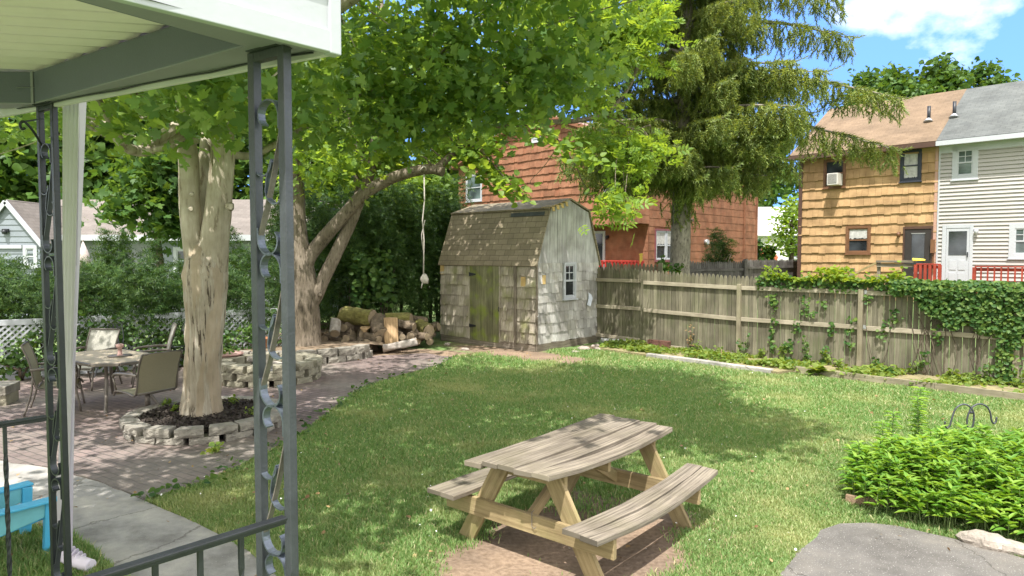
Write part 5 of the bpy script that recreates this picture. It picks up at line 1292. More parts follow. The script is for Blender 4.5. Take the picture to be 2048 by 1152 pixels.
A8 = limb(mb, [M2(930, 290, 15), M2(960, 300, 14.8), M2(1000, 345, 14.6), M2(1040, 390, 14.5)], .03, .008, 6, 6, .06)
A9 = limb(mb, [M2(1090, 250, 15.5), M2(1120, 285, 15.4), M2(1150, 330, 15.3), M2(1180, 390, 15.3), M2(1230, 425, 15.2)], .022, .006, 6, 6, .08)
A10 = limb(mb, [M2(1120, 285, 15.4), M2(1090, 330, 15.4), M2(1060, 365, 15.3), M2(1085, 372, 15.3)], .012, .004, 6, 6, .08)
mb.tube([M2(640, 590, 14.62), M2(641, 590, 14.52)], [.06, .03], 8)
lobes2 = [(-4.6, 15.2, 7.3, 2.8, 2.4, 2.0, 3000), (-1.9, 15.4, 5.6, 1.9, 1.8, 1.1, 2000), (-.3, 15.2, 5.75, 1.5, 1.5, .75, 1000), (.9, 15.4, 6.3, 1.4, 1.4, .9, 850), (0.2, 15.8, 8.0, 3.2, 2.4, 1.5, 1300), (-2.5, 15.4, 4.4, 1.3, .8, .45, 800), (-3.9, 14.2, 4.3, .9, .7, .7, 700)]
c2_, P2_ = crown(t2, lobes2, M['maple2'], MAPLE, .12, .45, 30, .5, .85, .3)
lobp = [(1.75, 16, 6.7, 1.0, 1.2, 1.1, 620), (2.7, 16.3, 7.6, 1.2, 1.2, 1.2, 900), (2.2, 15.9, 5.05, 1.0, .9, .5, 190), (2.9, 16, 4.6, .6, .6, .45, 230), (2.3, 15.2, 3.35, .45, .5, .22, 90), (1.2, 15.6, 7.4, 1.2, 1.2, 1.0, 700)]
c3_, P3_ = crown(t2, lobp, M['pale'], ASH, .30, .45, 14, .55, .7, .3)
sprp = []
for (u0, v0, u1, v1, n) in ((900, 285, 960, 330, 110), (950, 310, 1000, 365, 140), (990, 345, 1045, 395, 110), (1060, 250, 1120, 290, 70), (1190, 395, 1265, 432, 45), (1120, 290, 1200, 330, 90), (930, 250, 1000, 300, 120)):
    for k in range(n): t = rnd.random(); p = M2(u0 + (u1 - u0) * t + rnd.gauss(0, 14), v0 + (v1 - v0) * t + rnd.gauss(0, 12), 14.8 + rnd.gauss(0, .3)); sprp.append(tuple(p))
sprp = np.array(sprp); n = len(sprp); scatter('foliage', M["maple2"], BROAD, sprp, .14 + .06 * rng.random(n), rand_normals(n, .7), rng.random(n) * 6.28, t2)
twigs(mb, A5 + A6 + A7 + main2 + A3, some(P2_, 70), .025); twigs(mb, A5 + A6 + A7, some(P3_, 60), .016)
mb.build('trunk', M['bark2'], t2)
# rope on the limb
rp_ = thing('rope_swing', 'frayed rope hanging from the low maple limb with a knotted ball at its end', 'rope', D(848, 560, 14.6))
mb = MB(); mb.tube([D(848, 335, 14.6), D(849, 400, 14.6), D(845, 440, 14.6), D(848, 480, 14.6), D(847, 548, 14.6)], .014, 6); mb.tube([D(850, 440, 14.58), D(843, 470, 14.58), D(846, 500, 14.6)], .01, 5); mb.tube([D(840, 342, 14.55), D(848, 332, 14.5), D(856, 340, 14.55)], .02, 6); mb.build('rope', M['rope'], rp_)
mb = MB(); c = D(849, 558, 14.6); mb.lathe(c, [(0, -.10), (.06, -.08), (.085, -.01), (.07, .06), (.03, .10), (0, .11)], 12); mb.v = [(x + rnd.uniform(-.015, .015), y + rnd.uniform(-.015, .015), z + rnd.uniform(-.02, .02)) for x, y, z in mb.v]; mb.tube([c + Vector((-.04, 0, -.05)), c + Vector((-.07, 0, -.2))], .01, 5); mb.build('knot', M['rope'], rp_)

# spruce: whorled arching branches with hanging curtains of twigs
sx_, sy_ = 4.95, 20.2
t3 = thing('spruce_tree', 'tall spruce with drooping needle curtains standing behind the picket fence', 'tree', (sx_, sy_, .1))
mb = MB(); q = spline([(sx_, sy_, -.1), (sx_ - .02, sy_, .6), (sx_ + .03, sy_, 3), (sx_ + .1, sy_, 7), (sx_ + .15, sy_, 11), (sx_ + .1, sy_, 16)], 6)
mb.tube(q, list(np.interp(np.linspace(0, 5, len(q)), range(6), [.42, .33, .28, .22, .15, .05])), 16, True, .03)
TP_, TS_, TN_, TY_ = [], [], [], []
r3 = random.Random(11)
spec = []
hand = [(4.7, -5, 2.6), (5.0, 175, 2.6), (6.1, -8, 6.0), (7.3, -12, 5.8), (8.8, -6, 4.6), (4.6, -70, 2.2), (5.0, -110, 2.6), (4.7, 190, 3.2), (5.4, 168, 3.6), (4.9, -150, 2.8), (4.5, -35, 2.4), (4.3, -88, 1.8), (5.2, 205, 3.4), (9.8, -10, 4.3), (5.6, -130, 3.0), (5.9, -50, 3.6), (6.0, -160, 3.0), (7.4, -100, 3.0), (7.2, -40, 4.0)]
for h_, az, L in hand: spec.append((h_, R(az), L))
hcur = 5.0
while hcur < 15:
    for k in range(5):
        L = (4.2 - .23 * (hcur - 4.5)) * r3.uniform(.6, 1.0); spec.append((hcur + r3.uniform(-.2, .2), r3.uniform(0, 6.283), L))
    hcur += .5
for (h_, az, L) in spec:
    dx_, dy_ = math.cos(az), math.sin(az); pts = []
    droop = .16 + .03 * L
    for k in range(9):
        f = k / 8; z = h_ + .12 * L * math.sin(f * 1.6) - droop * L * f * f * 1.1 + .10 * L * f ** 4
        w2 = .06 * L * math.sin(f * 3 + h_)
        pts.append((sx_ + .05 + dx_ * L * f - dy_ * w2, sy_ + dy_ * L * f + dx_ * w2, z))
    qs = limb(mb, pts, .05 + .006 * L, .010, 6, 3, .03)
    nst = int(30 * L)
    for k in range(nst):
        f = .14 + .86 * (k + r3.random()) / nst; i_ = f * (len(qs) - 1); a_ = int(i_); p = qs[min(a_, len(qs) - 1)].lerp(qs[min(a_ + 1, len(qs) - 1)], i_ - a_)
        side = r3.uniform(-1, 1) * (.40 * math.sin(min(1, f * 1.2) * 2.6) + .10)
        bp = Vector((p.x - dy_ * side + r3.gauss(0, .05), p.y + dx_ * side + r3.gauss(0, .05), p.z - abs(side) * .22))
        hang = r3.uniform(.25, .62) * (1 - .45 * f) + .12
        nseg = 2 if hang > .3 else 1
        for j in range(nseg + 1):
            TP_.append((bp.x + r3.gauss(0, .06), bp.y + r3.gauss(0, .06), bp.z - j * hang * .5)); TS_.append(r3.uniform(.20, .36)); TN_.append((r3.gauss(0, .42), r3.gauss(0, .42), 1)); TY_.append(r3.uniform(0, 6.28))
    for k in range(int(9 * L)):           # upper surface sprays along the branch
        f = .2 + .8 * r3.random(); i_ = f * (len(qs) - 1); a_ = int(i_); p = qs[a_]
        TP_.append((p.x, p.y, p.z + .02)); TS_.append(r3.uniform(.22, .42)); sd2 = r3.choice((-1, 1)); TN_.append((-(dx_ * .9 - dy_ * sd2 * .8), -(dy_ * .9 + dx_ * sd2 * .8), .35)); TY_.append(r3.uniform(0, 6.28))
    TP_.append(tuple(qs[-1])); TS_.append(.35); TN_.append((-dx_, -dy_, -.25)); TY_.append(0)
for k in range(260):
    TP_.append((sx_ + r3.gauss(0, .22), sy_ + r3.gauss(0, .22) - .1, r3.uniform(3.2, 8))); TS_.append(r3.uniform(.2, .45)); TN_.append((r3.gauss(0, .3), r3.gauss(0, .3), 1)); TY_.append(0.)
scatter('crown', M['spruce'], TWIG, np.array(TP_), np.array(TS_), np.array(TN_), np.array(TY_), t3)
mb.build('trunk', M['sprucebark'], t3)

def tree(label, x, y, h, r, n, mat=None, size=.2, zb=1.5, seed=0, tpl=None, nl=9, group=None, name='broadleaf_tree', gz=0., ry=None, trunk=.16):
    rr_ = random.Random(seed); t = thing(name, label, 'tree', (x, y, gz), 0, group); mb = MB(); ry = ry or r
    q = limb(mb, [(x, y, gz - .1), (x + rr_.uniform(-.1, .1), y, gz + h * .3), (x + rr_.uniform(-.2, .2), y, gz + h * .6), (x, y, gz + h * .9)], trunk, .03, 8, 5, .04)
    lb_ = []
    for k in range(nl):
        a = 6.283 * k / nl * 2.4; f = (k + .5) / nl; z = gz + zb + (h - zb) * (.12 + .8 * f); w_ = math.sin(math.pi * min(.95, .25 + .7 * f)) ** .7
        d = rr_.uniform(.2, .62) * w_; lb_.append((x + r * d * math.cos(a), y + ry * d * math.sin(a), z, r * .5 * w_ * rr_.uniform(.8, 1.15), ry * .5 * w_, (h - zb) * .17 * rr_.uniform(.8, 1.2), int(n / nl)))
    c_, P_ = crown(t, lb_, mat or M['far'], tpl or BROAD, size, size * 2.6, 26, .6, .9, .4)
    twigs(mb, q[4:], some(P_, 14), .05, 5); mb.build('trunk', M['darkbark'], t); return t
# behind the grey garage
G1 = 'trees behind the grey garage'
tree('tall dark tree behind the garage at the left edge of the photo', -25.5, 33, 13, 5.5, 9500, size=.42, seed=1, group=G1)
tree('tall dark tree behind the middle of the garage roof', -15.8, 34, 12.5, 5.0, 10500, size=.42, seed=2, group=G1)
tree('broad dark tree behind the garage, nearest the forked maple', -9.6, 33, 12, 4.6, 9500, size=.40, seed=3, group=G1)
tree('tall dark tree behind the gable end of the garage', -20.4, 34, 12, 4.8, 9500, size=.42, seed=21, zb=.8, group=G1)
tree('lighter maple sapling growing between the hedge and the garage roof', -9.3, 18.2, 5.4, 1.5, 2200, M['shrub'], .19, 2.6, 4, MAPLE, name='maple_sapling')
tree('dense tree behind the forked maple with pale sunlit leaves at its top', -4.4, 20.5, 6.8, 2.2, 4200, M['shrub'], .2, 1.2, 5)
tree('tall tree filling the gap behind the rope limb', -3.0, 40, 10, 3.6, 3600, size=.42, seed=6, zb=2.5)
tree('widest round topped tree rising behind the meeting of the tan and grey roofs', 27.6, 45, 14.2, 3.8, 13000, size=.33, seed=7, zb=3, gz=.6)
tree('small tree behind the tan roof nearest the spruce branches', 22.9, 45, 13.4, 2.5, 8000, size=.33, seed=8, zb=3, gz=.6)
tree('bushy tree behind the tan roof between its two neighbours', 25.2, 46, 13.9, 3.0, 9500, size=.33, seed=18, zb=3, gz=.6)
tree('tree behind the grey roof at the right end of the treetops', 30.6, 45, 13.6, 2.8, 9500, size=.33, seed=19, zb=3, gz=.6)
tree('pale green feathery tree between the orange and tan houses', 14.75, 36, 4.6, .95, 1300, M['pale'], .26, 1.6, 9, OVAL, gz=.65)
tree('tall green tree far behind between the orange and tan houses', 27.5, 75, 15, 4.0, 3200, size=.6, seed=10, zb=4, gz=.65)

# hedges and shrubs
def shrubmass(name, label, cat, path, w, h0, z0, n, mat, tpl, size, bump=.3, seed=0, spikes=(), tilt=.9, up=.8, group=None, gz=0):
    """foliage shell along a path: leaves over the faces and through the body"""
    r = np.random.default_rng(seed + 50); pts = spline([Vector((p[0], p[1], 0)) for p in path], 8); cum = [0]
    for i in range(1, len(pts)): cum.append(cum[-1] + (pts[i] - pts[i - 1]).length)
    t = thing(name, label, cat, (path[0][0], path[0][1], gz), 0, group)
    s = r.random(n) * cum[-1]; X = np.interp(s, cum, [p.x for p in pts]); Y = np.interp(s, cum, [p.y for p in pts])
    i_ = np.clip(np.searchsorted(cum, s) , 1, len(pts) - 1); dxx = np.array([(pts[k] - pts[k - 1]).normalized() for k in i_]); nx_ = np.stack([dxx[:, 1], -dxx[:, 0]], 1)
    lump = .5 * np.sin(s * 2.3 + seed) + .3 * np.sin(s * 5.1 + 2 * seed) + .2 * np.sin(s * 9.7)
    H = np.array([h0] * n) if not hasattr(h0, '__len__') else np.interp(s, np.linspace(0, cum[-1], len(h0)), h0)
    H = H * (1 + .10 * lump)
    th = r.random(n) * math.pi * 1.0 - .0
    # cross-section: super-ellipse from front foot over the top to the back foot
    e = .62; cx = np.sign(np.cos(th)) * np.abs(np.cos(th)) ** e; cz = np.abs(np.sin(th)) ** e
    rad = 1 - .5 * r.random(n) ** 2.2 + .14 * np.sin(s * 6 + th * 5 + seed) + .08 * np.sin(s * 13 - th * 9)
    off = cx * w * rad; z = z0 + (H - z0) * cz * np.clip(rad, .3, 1.15)
    P = np.stack([X + nx_[:, 0] * off, Y + nx_[:, 1] * off, gz + z], 1)
    N = np.stack([nx_[:, 0] * cx, nx_[:, 1] * cx, cz * .8 + .15], 1) * up + r.normal(size=(n, 3)) * tilt * .6
    ex = []
    for (sx0, sy0, zt, wd, m) in spikes:
        f = r.random(m); zz = gz + zt - (f ** .8) * (zt - 1.2); rw_ = wd * (.06 + f) ; a = r.random(m) * 6.283; ex.append(np.stack([sx0 + np.cos(a) * rw_ * np.sqrt(r.random(m)), sy0 + np.sin(a) * rw_ * np.sqrt(r.random(m)), zz], 1))
    if ex:
        E = np.concatenate(ex); P = np.concatenate([P, E]); N = np.concatenate([N, rand_normals(len(E), .7, .6)])
    m = len(P); scatter('foliage', mat, tpl, P, size * (.6 + .7 * r.random(m)), N, r.random(m) * 6.283, t)
    mb = MB()
    for k in range(max(3, int(cum[-1] * 1.6))):
        s_ = (k + .5) * cum[-1] / max(3, int(cum[-1] * 1.6)); x_, y_ = np.interp(s_, cum, [p.x for p in pts]), np.interp(s_, cum, [p.y for p in pts]); hh = h0 if not hasattr(h0, '__len__') else min(h0)
        for j in range(3): mb.tube([(x_, y_, gz - .05), (x_ + rnd.uniform(-.2, .2), y_ + rnd.uniform(-.2, .2), gz + hh * .45), (x_ + rnd.uniform(-.4, .4), y_ + rnd.uniform(-.3, .3), gz + hh * .85)], [.03, .022, .008], 6)
    mb.build('stems', M['darkbark'], t); return t
def DX(u, d): return ((u - 1024) / F * d, d)
shrubmass('yew_hedge', 'dark green yew hedge behind the white lattice, with spiky new shoots', 'hedge', [(-13.5, 11.6), (-11, 12.6), (-8.6, 13.2), (-6.8, 14.35), (-5.5, 15.4)], 1.0, [2.0, 2.05, 2.0, 1.95, 2.1], .55, 17000, M['yew'], SPRIG, .22, seed=1, spikes=[(*DX(215, 13.6), 2.75, .55, 420), (*DX(248, 13.8), 2.72, .5, 420), (*DX(310, 14.4), 2.55, .5, 380), (*DX(30, 12.6), 2.2, .6, 200), (*DX(290, 14), 2.3, .5, 200), (*DX(465, 15.6), 2.9, .8, 500)])
shrubmass('yew_hedge', 'tall dark hedge filling the space between the forked maple and the shed', 'hedge', [(-5.9, 16.9), (-4.6, 17.6), (-3.0, 18.5), (-1.5, 19.6)], .95, [3.3, 3.6, 3.7, 3.9], .2, 24000, M['yew'], SPRIG, .24, seed=2)
shrubmass('leafy_shrub', 'sunlit leafy shrub growing out of the dark hedge behind the log heap', 'shrub', [(-4.0, 17.0), (-3.1, 17.3)], .55, [2.2, 2.3], .9, 1500, M['shrub'], BROAD, .13, seed=3)
shrubmass('leafy_shrub', 'loose pale leaved shrub topping the hedge beside the shed roof', 'shrub', [(-3.4, 18.8), (-2.6, 19.4), (-1.9, 20)], .7, [4.2, 4.6, 4.2], 2.4, 2600, M['maple2'], BROAD, .15, seed=4)
shrubmass('creeper', 'dark leafy creeper covering the white lattice behind the patio table', 'climbing plant', [(-8.95, 11.72), (-8.0, 12.3), (-7.2, 12.9), (-6.1, 13.7), (-5.0, 14.5)], .22, [.55, 1.1, .9, .5, 1.15], .0, 1900, M['shrub'], BROAD, .085, seed=5)
shrubmass('evergreen_shrub', 'dark evergreen shrub against the orange house wall', 'shrub', [DX(1428, 26), DX(1446, 25.6)], .55, [1.95, 2.35], .2, 1300, M['yew'], SPRIG, .24, seed=6, gz=.62, spikes=[(*DX(1440, 25.8), 2.55, .3, 120)])
shrubmass('evergreen_shrub', 'rounded bright green bush at the far corner of the orange house', 'shrub', [DX(1522, 37), DX(1530, 36.6)], .55, 2.0, .1, 900, M['shrub'], BROAD, .2, seed=7, gz=.65)
shrubmass('leafy_shrub', 'small leafy shrub behind the picket fence at the spruce foot', 'shrub', [DX(1335, 19.4), DX(1345, 19.2)], .4, 1.9, .3, 500, M['shrub'], BROAD, .12, seed=8)

# lattice fence
lat = thing('lattice_fence', 'white lattice fence half buried in creeper behind the patio table', 'fence', (-9.4, 11.55, 0))
lp0, lp1 = Vector((-9.9, 11.25, 0)), Vector((-4.85, 14.75, 0)); ld = (lp1 - lp0).normalized(); LL = (lp1 - lp0).length; ln_ = Vector((ld.y, -ld.x, 0))
npan = 3
for k in range(npan):
    a, b = LL * k / npan + .05, LL * (k + 1) / npan - .05; z0, z1 = .10, .98; mb = MB(); H = z1 - z0; st = .105
    for sg in (1, -1):
        c = a - H
        while c < b:
            s0, s1 = c, c + H; za, zb2 = z0, z1
            if s0 < a: za = z0 + (a - s0); s0 = a
            if s1 > b: zb2 = z1 - (s1 - b); s1 = b
            if zb2 - za > .03:
                u0, u1 = (za, zb2) if sg > 0 else (z1 - (za - z0), z1 - (zb2 - z0))
                mb.beam(lp0 + ld * s0 + ln_ * (.008 * sg) + Vector((0, 0, u0)), lp0 + ld * s1 + ln_ * (.008 * sg) + Vector((0, 0, u1)), .008, .038, tuple((ld * -1 * sg + Vector((0, 0, 1))).normalized())) if False else mb.prism([lp0 + ld * s0 + ln_ * (.008 * sg) + Vector((0, 0, u0)), lp0 + ld * (s0 + .045) + ln_ * (.008 * sg) + Vector((0, 0, u0)), lp0 + ld * min(b, s1 + .045) + ln_ * (.008 * sg) + Vector((0, 0, u1)), lp0 + ld * s1 + ln_ * (.008 * sg) + Vector((0, 0, u1))], ln_ * .007)
            c += st
    mb.build('lattice_panel', M['white'], lat)
    
    for z_, h_ in ((1.03, .10), (.06, .09)): mb = MB(); mb.beam(lp0 + ld * a + Vector((0, 0, z_)), lp0 + ld * b + Vector((0, 0, z_)), .05, h_); mb.build('rail', M['white'], lat, .004)
for k in range(npan + 1):
    p = lp0 + ld * (LL * k / npan); mb = MB(); mb.beam((p.x, p.y, 0), (p.x, p.y, 1.12), .1, .1, tuple(ld)); mb.beam((p.x, p.y, 1.12), (p.x, p.y, 1.15), .13, .13, tuple(ld)); mb.build('post', M['white'], lat, .004)

# ------------------------------------------------------------------ ivy, weeds, flower bed
def ivy_pts():
    P = []
    for k in range(6500):                      # dense mass at the right end
        t = 5.2 + 3.3 * rnd.random(); prog = min(1, (t - 5.2) / 1.4); low = 1.52 - .72 * prog + .10 * math.sin(t * 6) + .06 * math.sin(t * 15); z = low + (1.86 - low) * rnd.random() ** .8
        o = .03 + .16 * rnd.random() * (1 - abs(z - 1.5) * .5) + (.06 if z > 1.6 else 0)
        z = min(z, 1.70 + .06 * rnd.random())
        if z > 1.66: o = rnd.uniform(-.12, .16)
        P.append(FX(t) + fnr * o + Vector((0, 0, z)))
    for k in range(650):                      # fringe along the top
        t = 2.6 + 2.6 * rnd.random(); P.append(FX(t) + fnr * rnd.uniform(-.06, .08) + Vector((0, 0, 1.65 + rnd.gauss(0, .06) + .04 * math.sin(t * 7))))
    for k in range(24):                        # straggling strands
        t = rnd.choice([rnd.uniform(2.3, 8), rnd.uniform(2.4, 5)]); z = rnd.choice([rnd.uniform(.1, .55), rnd.uniform(.9, 1.5)]); L = rnd.uniform(.1, .45); m = int(10 + 45 * L)
        for j in range(m): P.append(FX(t + rnd.gauss(0, .04)) + fnr * rnd.uniform(.0, .06) + Vector((0, 0, max(.07, z - L * rnd.random()))))
    for k in range(300): t = 6.95 + rnd.gauss(0, .09); P.append(FX(t) + fnr * rnd.uniform(.03, .14) + Vector((0, 0, rnd.uniform(.08, 1.0))))
    return np.array([tuple(p) for p in P])
ivt = thing('ivy', 'dark glossy ivy mass hanging over the right end of the picket fence', 'climbing plant', FX(6) + Vector((0, 0, .05)))
P = ivy_pts(); n = len(P); N = np.array(fnr)[None] * 1.0 + np.array([0, 0, .45])[None] + rng.normal(size=(n, 3)) * .45
scatter('ivy_leaves', M['ivy'], BROAD, P, .042 + .038 * rng.random(n), N, rng.random(n) * 6.28, ivt)
mb = MB()
for k in range(26):
    t = 4.8 + 3.6 * rnd.random(); z = rnd.uniform(.9, 1.6); mb.tube(spline([FX(t) + fnr * .03 + Vector((0, 0, .05)), FX(t + rnd.uniform(-.2, .2)) + fnr * .02 + Vector((0, 0, z * .5)), FX(t + rnd.uniform(-.3, .3)) + fnr * .04 + Vector((0, 0, z))], 4), .006, 5)
mb.build('ivy_stems', M['darkbark'], ivt)
vt = thing('yellow_vine', 'yellow green vine creeping along the fence top left of the ivy', 'climbing plant', FX(3.4) + Vector((0, 0, 1.6)))
P = []
for k in range(900):
    t = 2.75 + 2.7 * rnd.random(); P.append(tuple(FX(t) + fnr * rnd.uniform(-.12, .10) + Vector((0, 0, 1.70 + abs(rnd.gauss(0, .06)) * (1.1 + math.sin(t * 5)) + .02))))
for k in range(160): t = 4.15 + rnd.gauss(0, .2); P.append(tuple(FX(t) + fnr * rnd.uniform(-.25, -.05) + Vector((0, 0, 1.70 + .28 * rnd.random()))))
P = np.array(P); n = len(P); scatter('vine_leaves', M['vine'], BROAD, P, .05 + .05 * rng.random(n), rand_normals(n, .6), rng.random(n) * 6.28, vt)
mb = MB(); mb.tube(spline([FX(2.8) + Vector((0, 0, 1.72)), FX(3.5) + Vector((0, 0, 1.76)), FX(4.2) + Vector((0, 0, 1.73)), FX(5.2) + Vector((0, 0, 1.74))], 5), .006, 5); mb.build('vine_stem', M['stem'], vt)
# weedy ground cover in the strip
n = 9000; t = rng.random(n) * 8.8 - 1.4; o = .02 + rng.random(n) * 1.15
X = 3.3 + t * .7143 + fnr.x * o; Y = 16.2 - t * .7 + fnr.y * o; clump = np.sin(X * 3.1 + 1.7 * np.sin(Y * 2.3)) + np.sin(Y * 4.7 - X * 1.9); ok = (clump + rng.normal(size=n) * .5 > -.15) & inpoly(X, Y, bed_poly); X, Y, clump = X[ok], Y[ok], clump[ok]; n = len(X)
P = np.stack([X, Y, .07 + rng.random(n) * (.05 + .045 * np.clip(clump, 0, 2))], 1)
kind(scatter('ground_cover', M['weed'], BROAD, P, .045 + .05 * rng.random(n), rand_normals(n, .55), rng.random(n) * 6.28), 'stuff')
def weed(label, c, h, nleaf, size, mat, tpl=BROAD, spread=.3, group=None, name='weed'):
    o = thing(name, label, 'weed', c, 0, group); c = Vector(c); P = []; mb = MB()
    for s in range(max(2, nleaf // 14)):
        a = rnd.uniform(0, 6.28); e = c + Vector((math.cos(a) * spread * rnd.random() * h, math.sin(a) * spread * rnd.random() * h, h * rnd.uniform(.6, 1))); mb.tube([c, (c + e) / 2 + Vector((rnd.uniform(-.02, .02), 0, .02)), e], [.006, .005, .003], 5)
        for k in range(14): f = rnd.uniform(.15, 1); P.append(tuple(c.lerp(e, f) + Vector((rnd.gauss(0, .035), rnd.gauss(0, .035), rnd.gauss(0, .02)))))
    P = np.array(P); m = len(P); scatter('leaves', mat, tpl, P, size * (.7 + .6 * rng.random(m)), rand_normals(m, .7), rng.random(m) * 6.28, o); mb.build('stalk', M['stem'], o); return o
WG = 'weeds sprouting along the foot of the fence'
for k, (tt, oo, h) in enumerate(((2.4, .12, .55), (2.75, .1, .22), (3.2, .1, .35), (3.75, .12, .6), (4.1, .08, .3), (4.3, .14, .2), (5.0, .1, .25), (5.6, .1, .3), (6.2, .15, .2), (6.7, .2, .4), (1.3, .15, .25), (1.9, .2, .2), (5.3, .5, .15), (6.4, .55, .18), (4.5, .5, .14), (3.5, .6, .12), (2.6, .7, .13), (7.2, .3, .3))):
    weed('small leafy weed sprouting in the strip along the foot of the fence', FX(tt) + fnr * oo + Vector((0, 0, .065)), h, 42, .06, M['weed'] if k % 3 else M['ivy'], group=WG)
weed('brown dried weed stalk against the fence left of its first post', FX(1.15) + fnr * .15 + Vector((0, 0, .065)), .62, 42, .05, M['deadleaf'], group=None, name='dried_weed')
hc = U(1635, 752); ho = thing('broad_leaf_plant', 'large leafed rosette plant at the start of the timber edging', 'plant', hc)
P = np.array([[hc.x, hc.y, .06]] * 26) + rng.normal(size=(26, 3)) * np.array([.05, .05, .02]); P[:, 2] += .05 * rng.random(26); a = rng.random(26) * 6.28; tl_ = rng.random(26) * 1.3 - .15; N = np.stack([-np.cos(a) * tl_, -np.sin(a) * tl_, np.ones(26)], 1)
scatter('leaves', M['weed'], BROAD, P, .13 + .12 * rng.random(26), N, a, ho)
stk = MB(); c = D(1548, 740, 13.3); c = FX(2.2) + fnr * .75; stk.beam((c.x, c.y, .05), (c.x + .01, c.y, .26), .035, .02); o = stk.build('stake', M['newwood']); center_origin(o, (c.x, c.y, .05)); tag(o, 'short wooden stake standing in the weedy strip before the first fence post', 'stake')

# bright leafy perennials at the drive
mo = thing('mint_bush', 'dense bright green leafy mint bush spreading at the edge of the asphalt', 'bush', U(1860, 1040))
P, N, Yw, S = [], [], [], []; mb = MB()
mpoly = [U(1700, 1000)[:2], U(1712, 962)[:2], U(1790, 955)[:2], U(1960, 950)[:2], (5.6, 6.6), (7.2, 5.6), U(2130, 1150)[:2], U(2040, 1092)[:2], U(1950, 1072)[:2], U(1850, 1060)[:2], U(1750, 1040)[:2]]
cnt = 0
while cnt < 1150:
    x, y = rnd.uniform(2.6, 7.2), rnd.uniform(4.9, 8.0)
    if not bool(inpoly([x], [y], mpoly)[0]): continue
    cnt += 1; edge = min(1, min((Vector((x, y)) - Vector(q_)).length for q_ in mpoly) / .5)
    h = (.20 + .32 * edge) * rnd.uniform(.7, 1.12); lean = Vector((rnd.gauss(0, .14), rnd.gauss(-.02, .14), 0)) * h; b = Vector((x, y, .02)); e = b + lean * (1.4 - edge) + Vector((0, 0, h))
    mb.tube([b, b.lerp(e, .5) + lean * .2, e], [.005, .004, .002], 4, False)
    nw = int(h / .05)
    for j in range(nw):
        f = .22 + .78 * (j + 1) / nw; c = b.lerp(e, f); a0 = j * 1.57 + rnd.uniform(-.3, .3)
        for k in range(2 if f < .9 else 4):
            a = a0 + (math.pi if k == 1 else k * 1.57); P.append(tuple(c)); el = (.3 + .8 * f) * rnd.uniform(.3, 1.4); Yw.append(a); N.append((-math.cos(a) * el, -math.sin(a) * el, 1 + rnd.gauss(0, .1))); S.append(rnd.uniform(.085, .125) * (1.1 - .35 * (f > .9)))
for (u, v, hh) in ((1832, 935, .86), (1835, 940, .78), (1765, 960, .62), (1720, 985, .5), (1778, 945, .66)):
    b = U(u, v); e = b + Vector((rnd.uniform(-.04, .04), 0, hh)); mb.tube([b, e], [.006, .003], 5)
    for j in range(int(hh / .045)):
        f = .3 + .7 * j / (hh / .045); c = b.lerp(e, min(1, f))
        for k in range(3): a = j * 1.3 + k * 2.1; P.append(tuple(c)); Yw.append(a); N.append((-math.cos(a) * .5, -math.sin(a) * .5, 1)); S.append(rnd.uniform(.07, .11))
scatter('leaves', M['mint'], LANCE, np.array(P), np.array(S), np.array(N), np.array(Yw), mo); mb.build('stems', M['stem'], mo)
# shepherd hook
hx = thing('shepherd_hook', 'double curled grey iron plant hook rising out of the mint bush', 'plant hook', D(1940, 980, 6.6))
mb = MB(); dh = 6.6; H_ = lambda u, v: D(u, v, dh)
mb.tube(spline([H_(1940, 985), H_(1940, 900), H_(1941, 868), H_(1947, 845), H_(1947, 825), H_(1938, 812), H_(1924, 809), H_(1911, 818), H_(1904, 836), H_(1900, 850), H_(1894, 856), H_(1890, 850), H_(1890, 843)], 6), .0085, 8)
mb.tube(spline([H_(1940, 985), H_(1939, 900), H_(1938, 868), H_(1934, 845), H_(1937, 828), H_(1945, 814), H_(1958, 808), H_(1972, 812), H_(1980, 824), H_(1983, 840), H_(1987, 847), H_(1992, 843), H_(1993, 834)], 6), .0085, 8)
mb.build('double_hook', M['irongrey'], hx); mb = MB(); mb.tube([H_(1939, 825), H_(1946, 825)], .013, 8); mb.build('collar', M['irondark'], hx)
# border stones and edging bits
def slab_thing(name, label, cat, c, sz, rz, mat, bev=.015):
    mb = MB(); m = Matrix.Rotation(rz, 3, 'Z'); mb.box(Vector(c) + Vector((0, 0, sz[2] / 2)), sz, rz)
    o = mb.build(name, mat, None, bev); center_origin(o, c); return tag(o, label, cat)
for k, (u, v, r) in enumerate(((1972, 1094, .10), (2018, 1104, .08))):
    o = rock('border_stone', M['rock'], U(u, v), r, 1.5, -.5 - k * .4, 1.1)
    tag(o, ('larger rough grey border stone under the mint edge', 'smaller rough grey border stone beside the short plank')[k], 'stone')
slab_thing('border_plank', 'short weathered plank lying between the border stone and the right edge', 'plank', U(2030, 1108) + Vector((.05, 0, 0)), (.42, .07, .07), R(-30), M['oldwood'])
te2 = MB(); c = U(1735, 1012); te2.ribbon([c + Vector((-.16, .06, .04)), c + Vector((-.10, -.0, .04)), c + Vector((0, -.04, .045)), c + Vector((.10, -.05, .045)), c + Vector((.2, -.05, .04))], (0, 0, 1), .09, .03); o = te2.build('terracotta_edging', basic('weathered_terracotta', (.30, .20, .13), .9, .3, 8, .5, 40)); center_origin(o, c); tag(o, 'curved weathered terracotta edging strip at the left foot of the mint bush', 'edging')

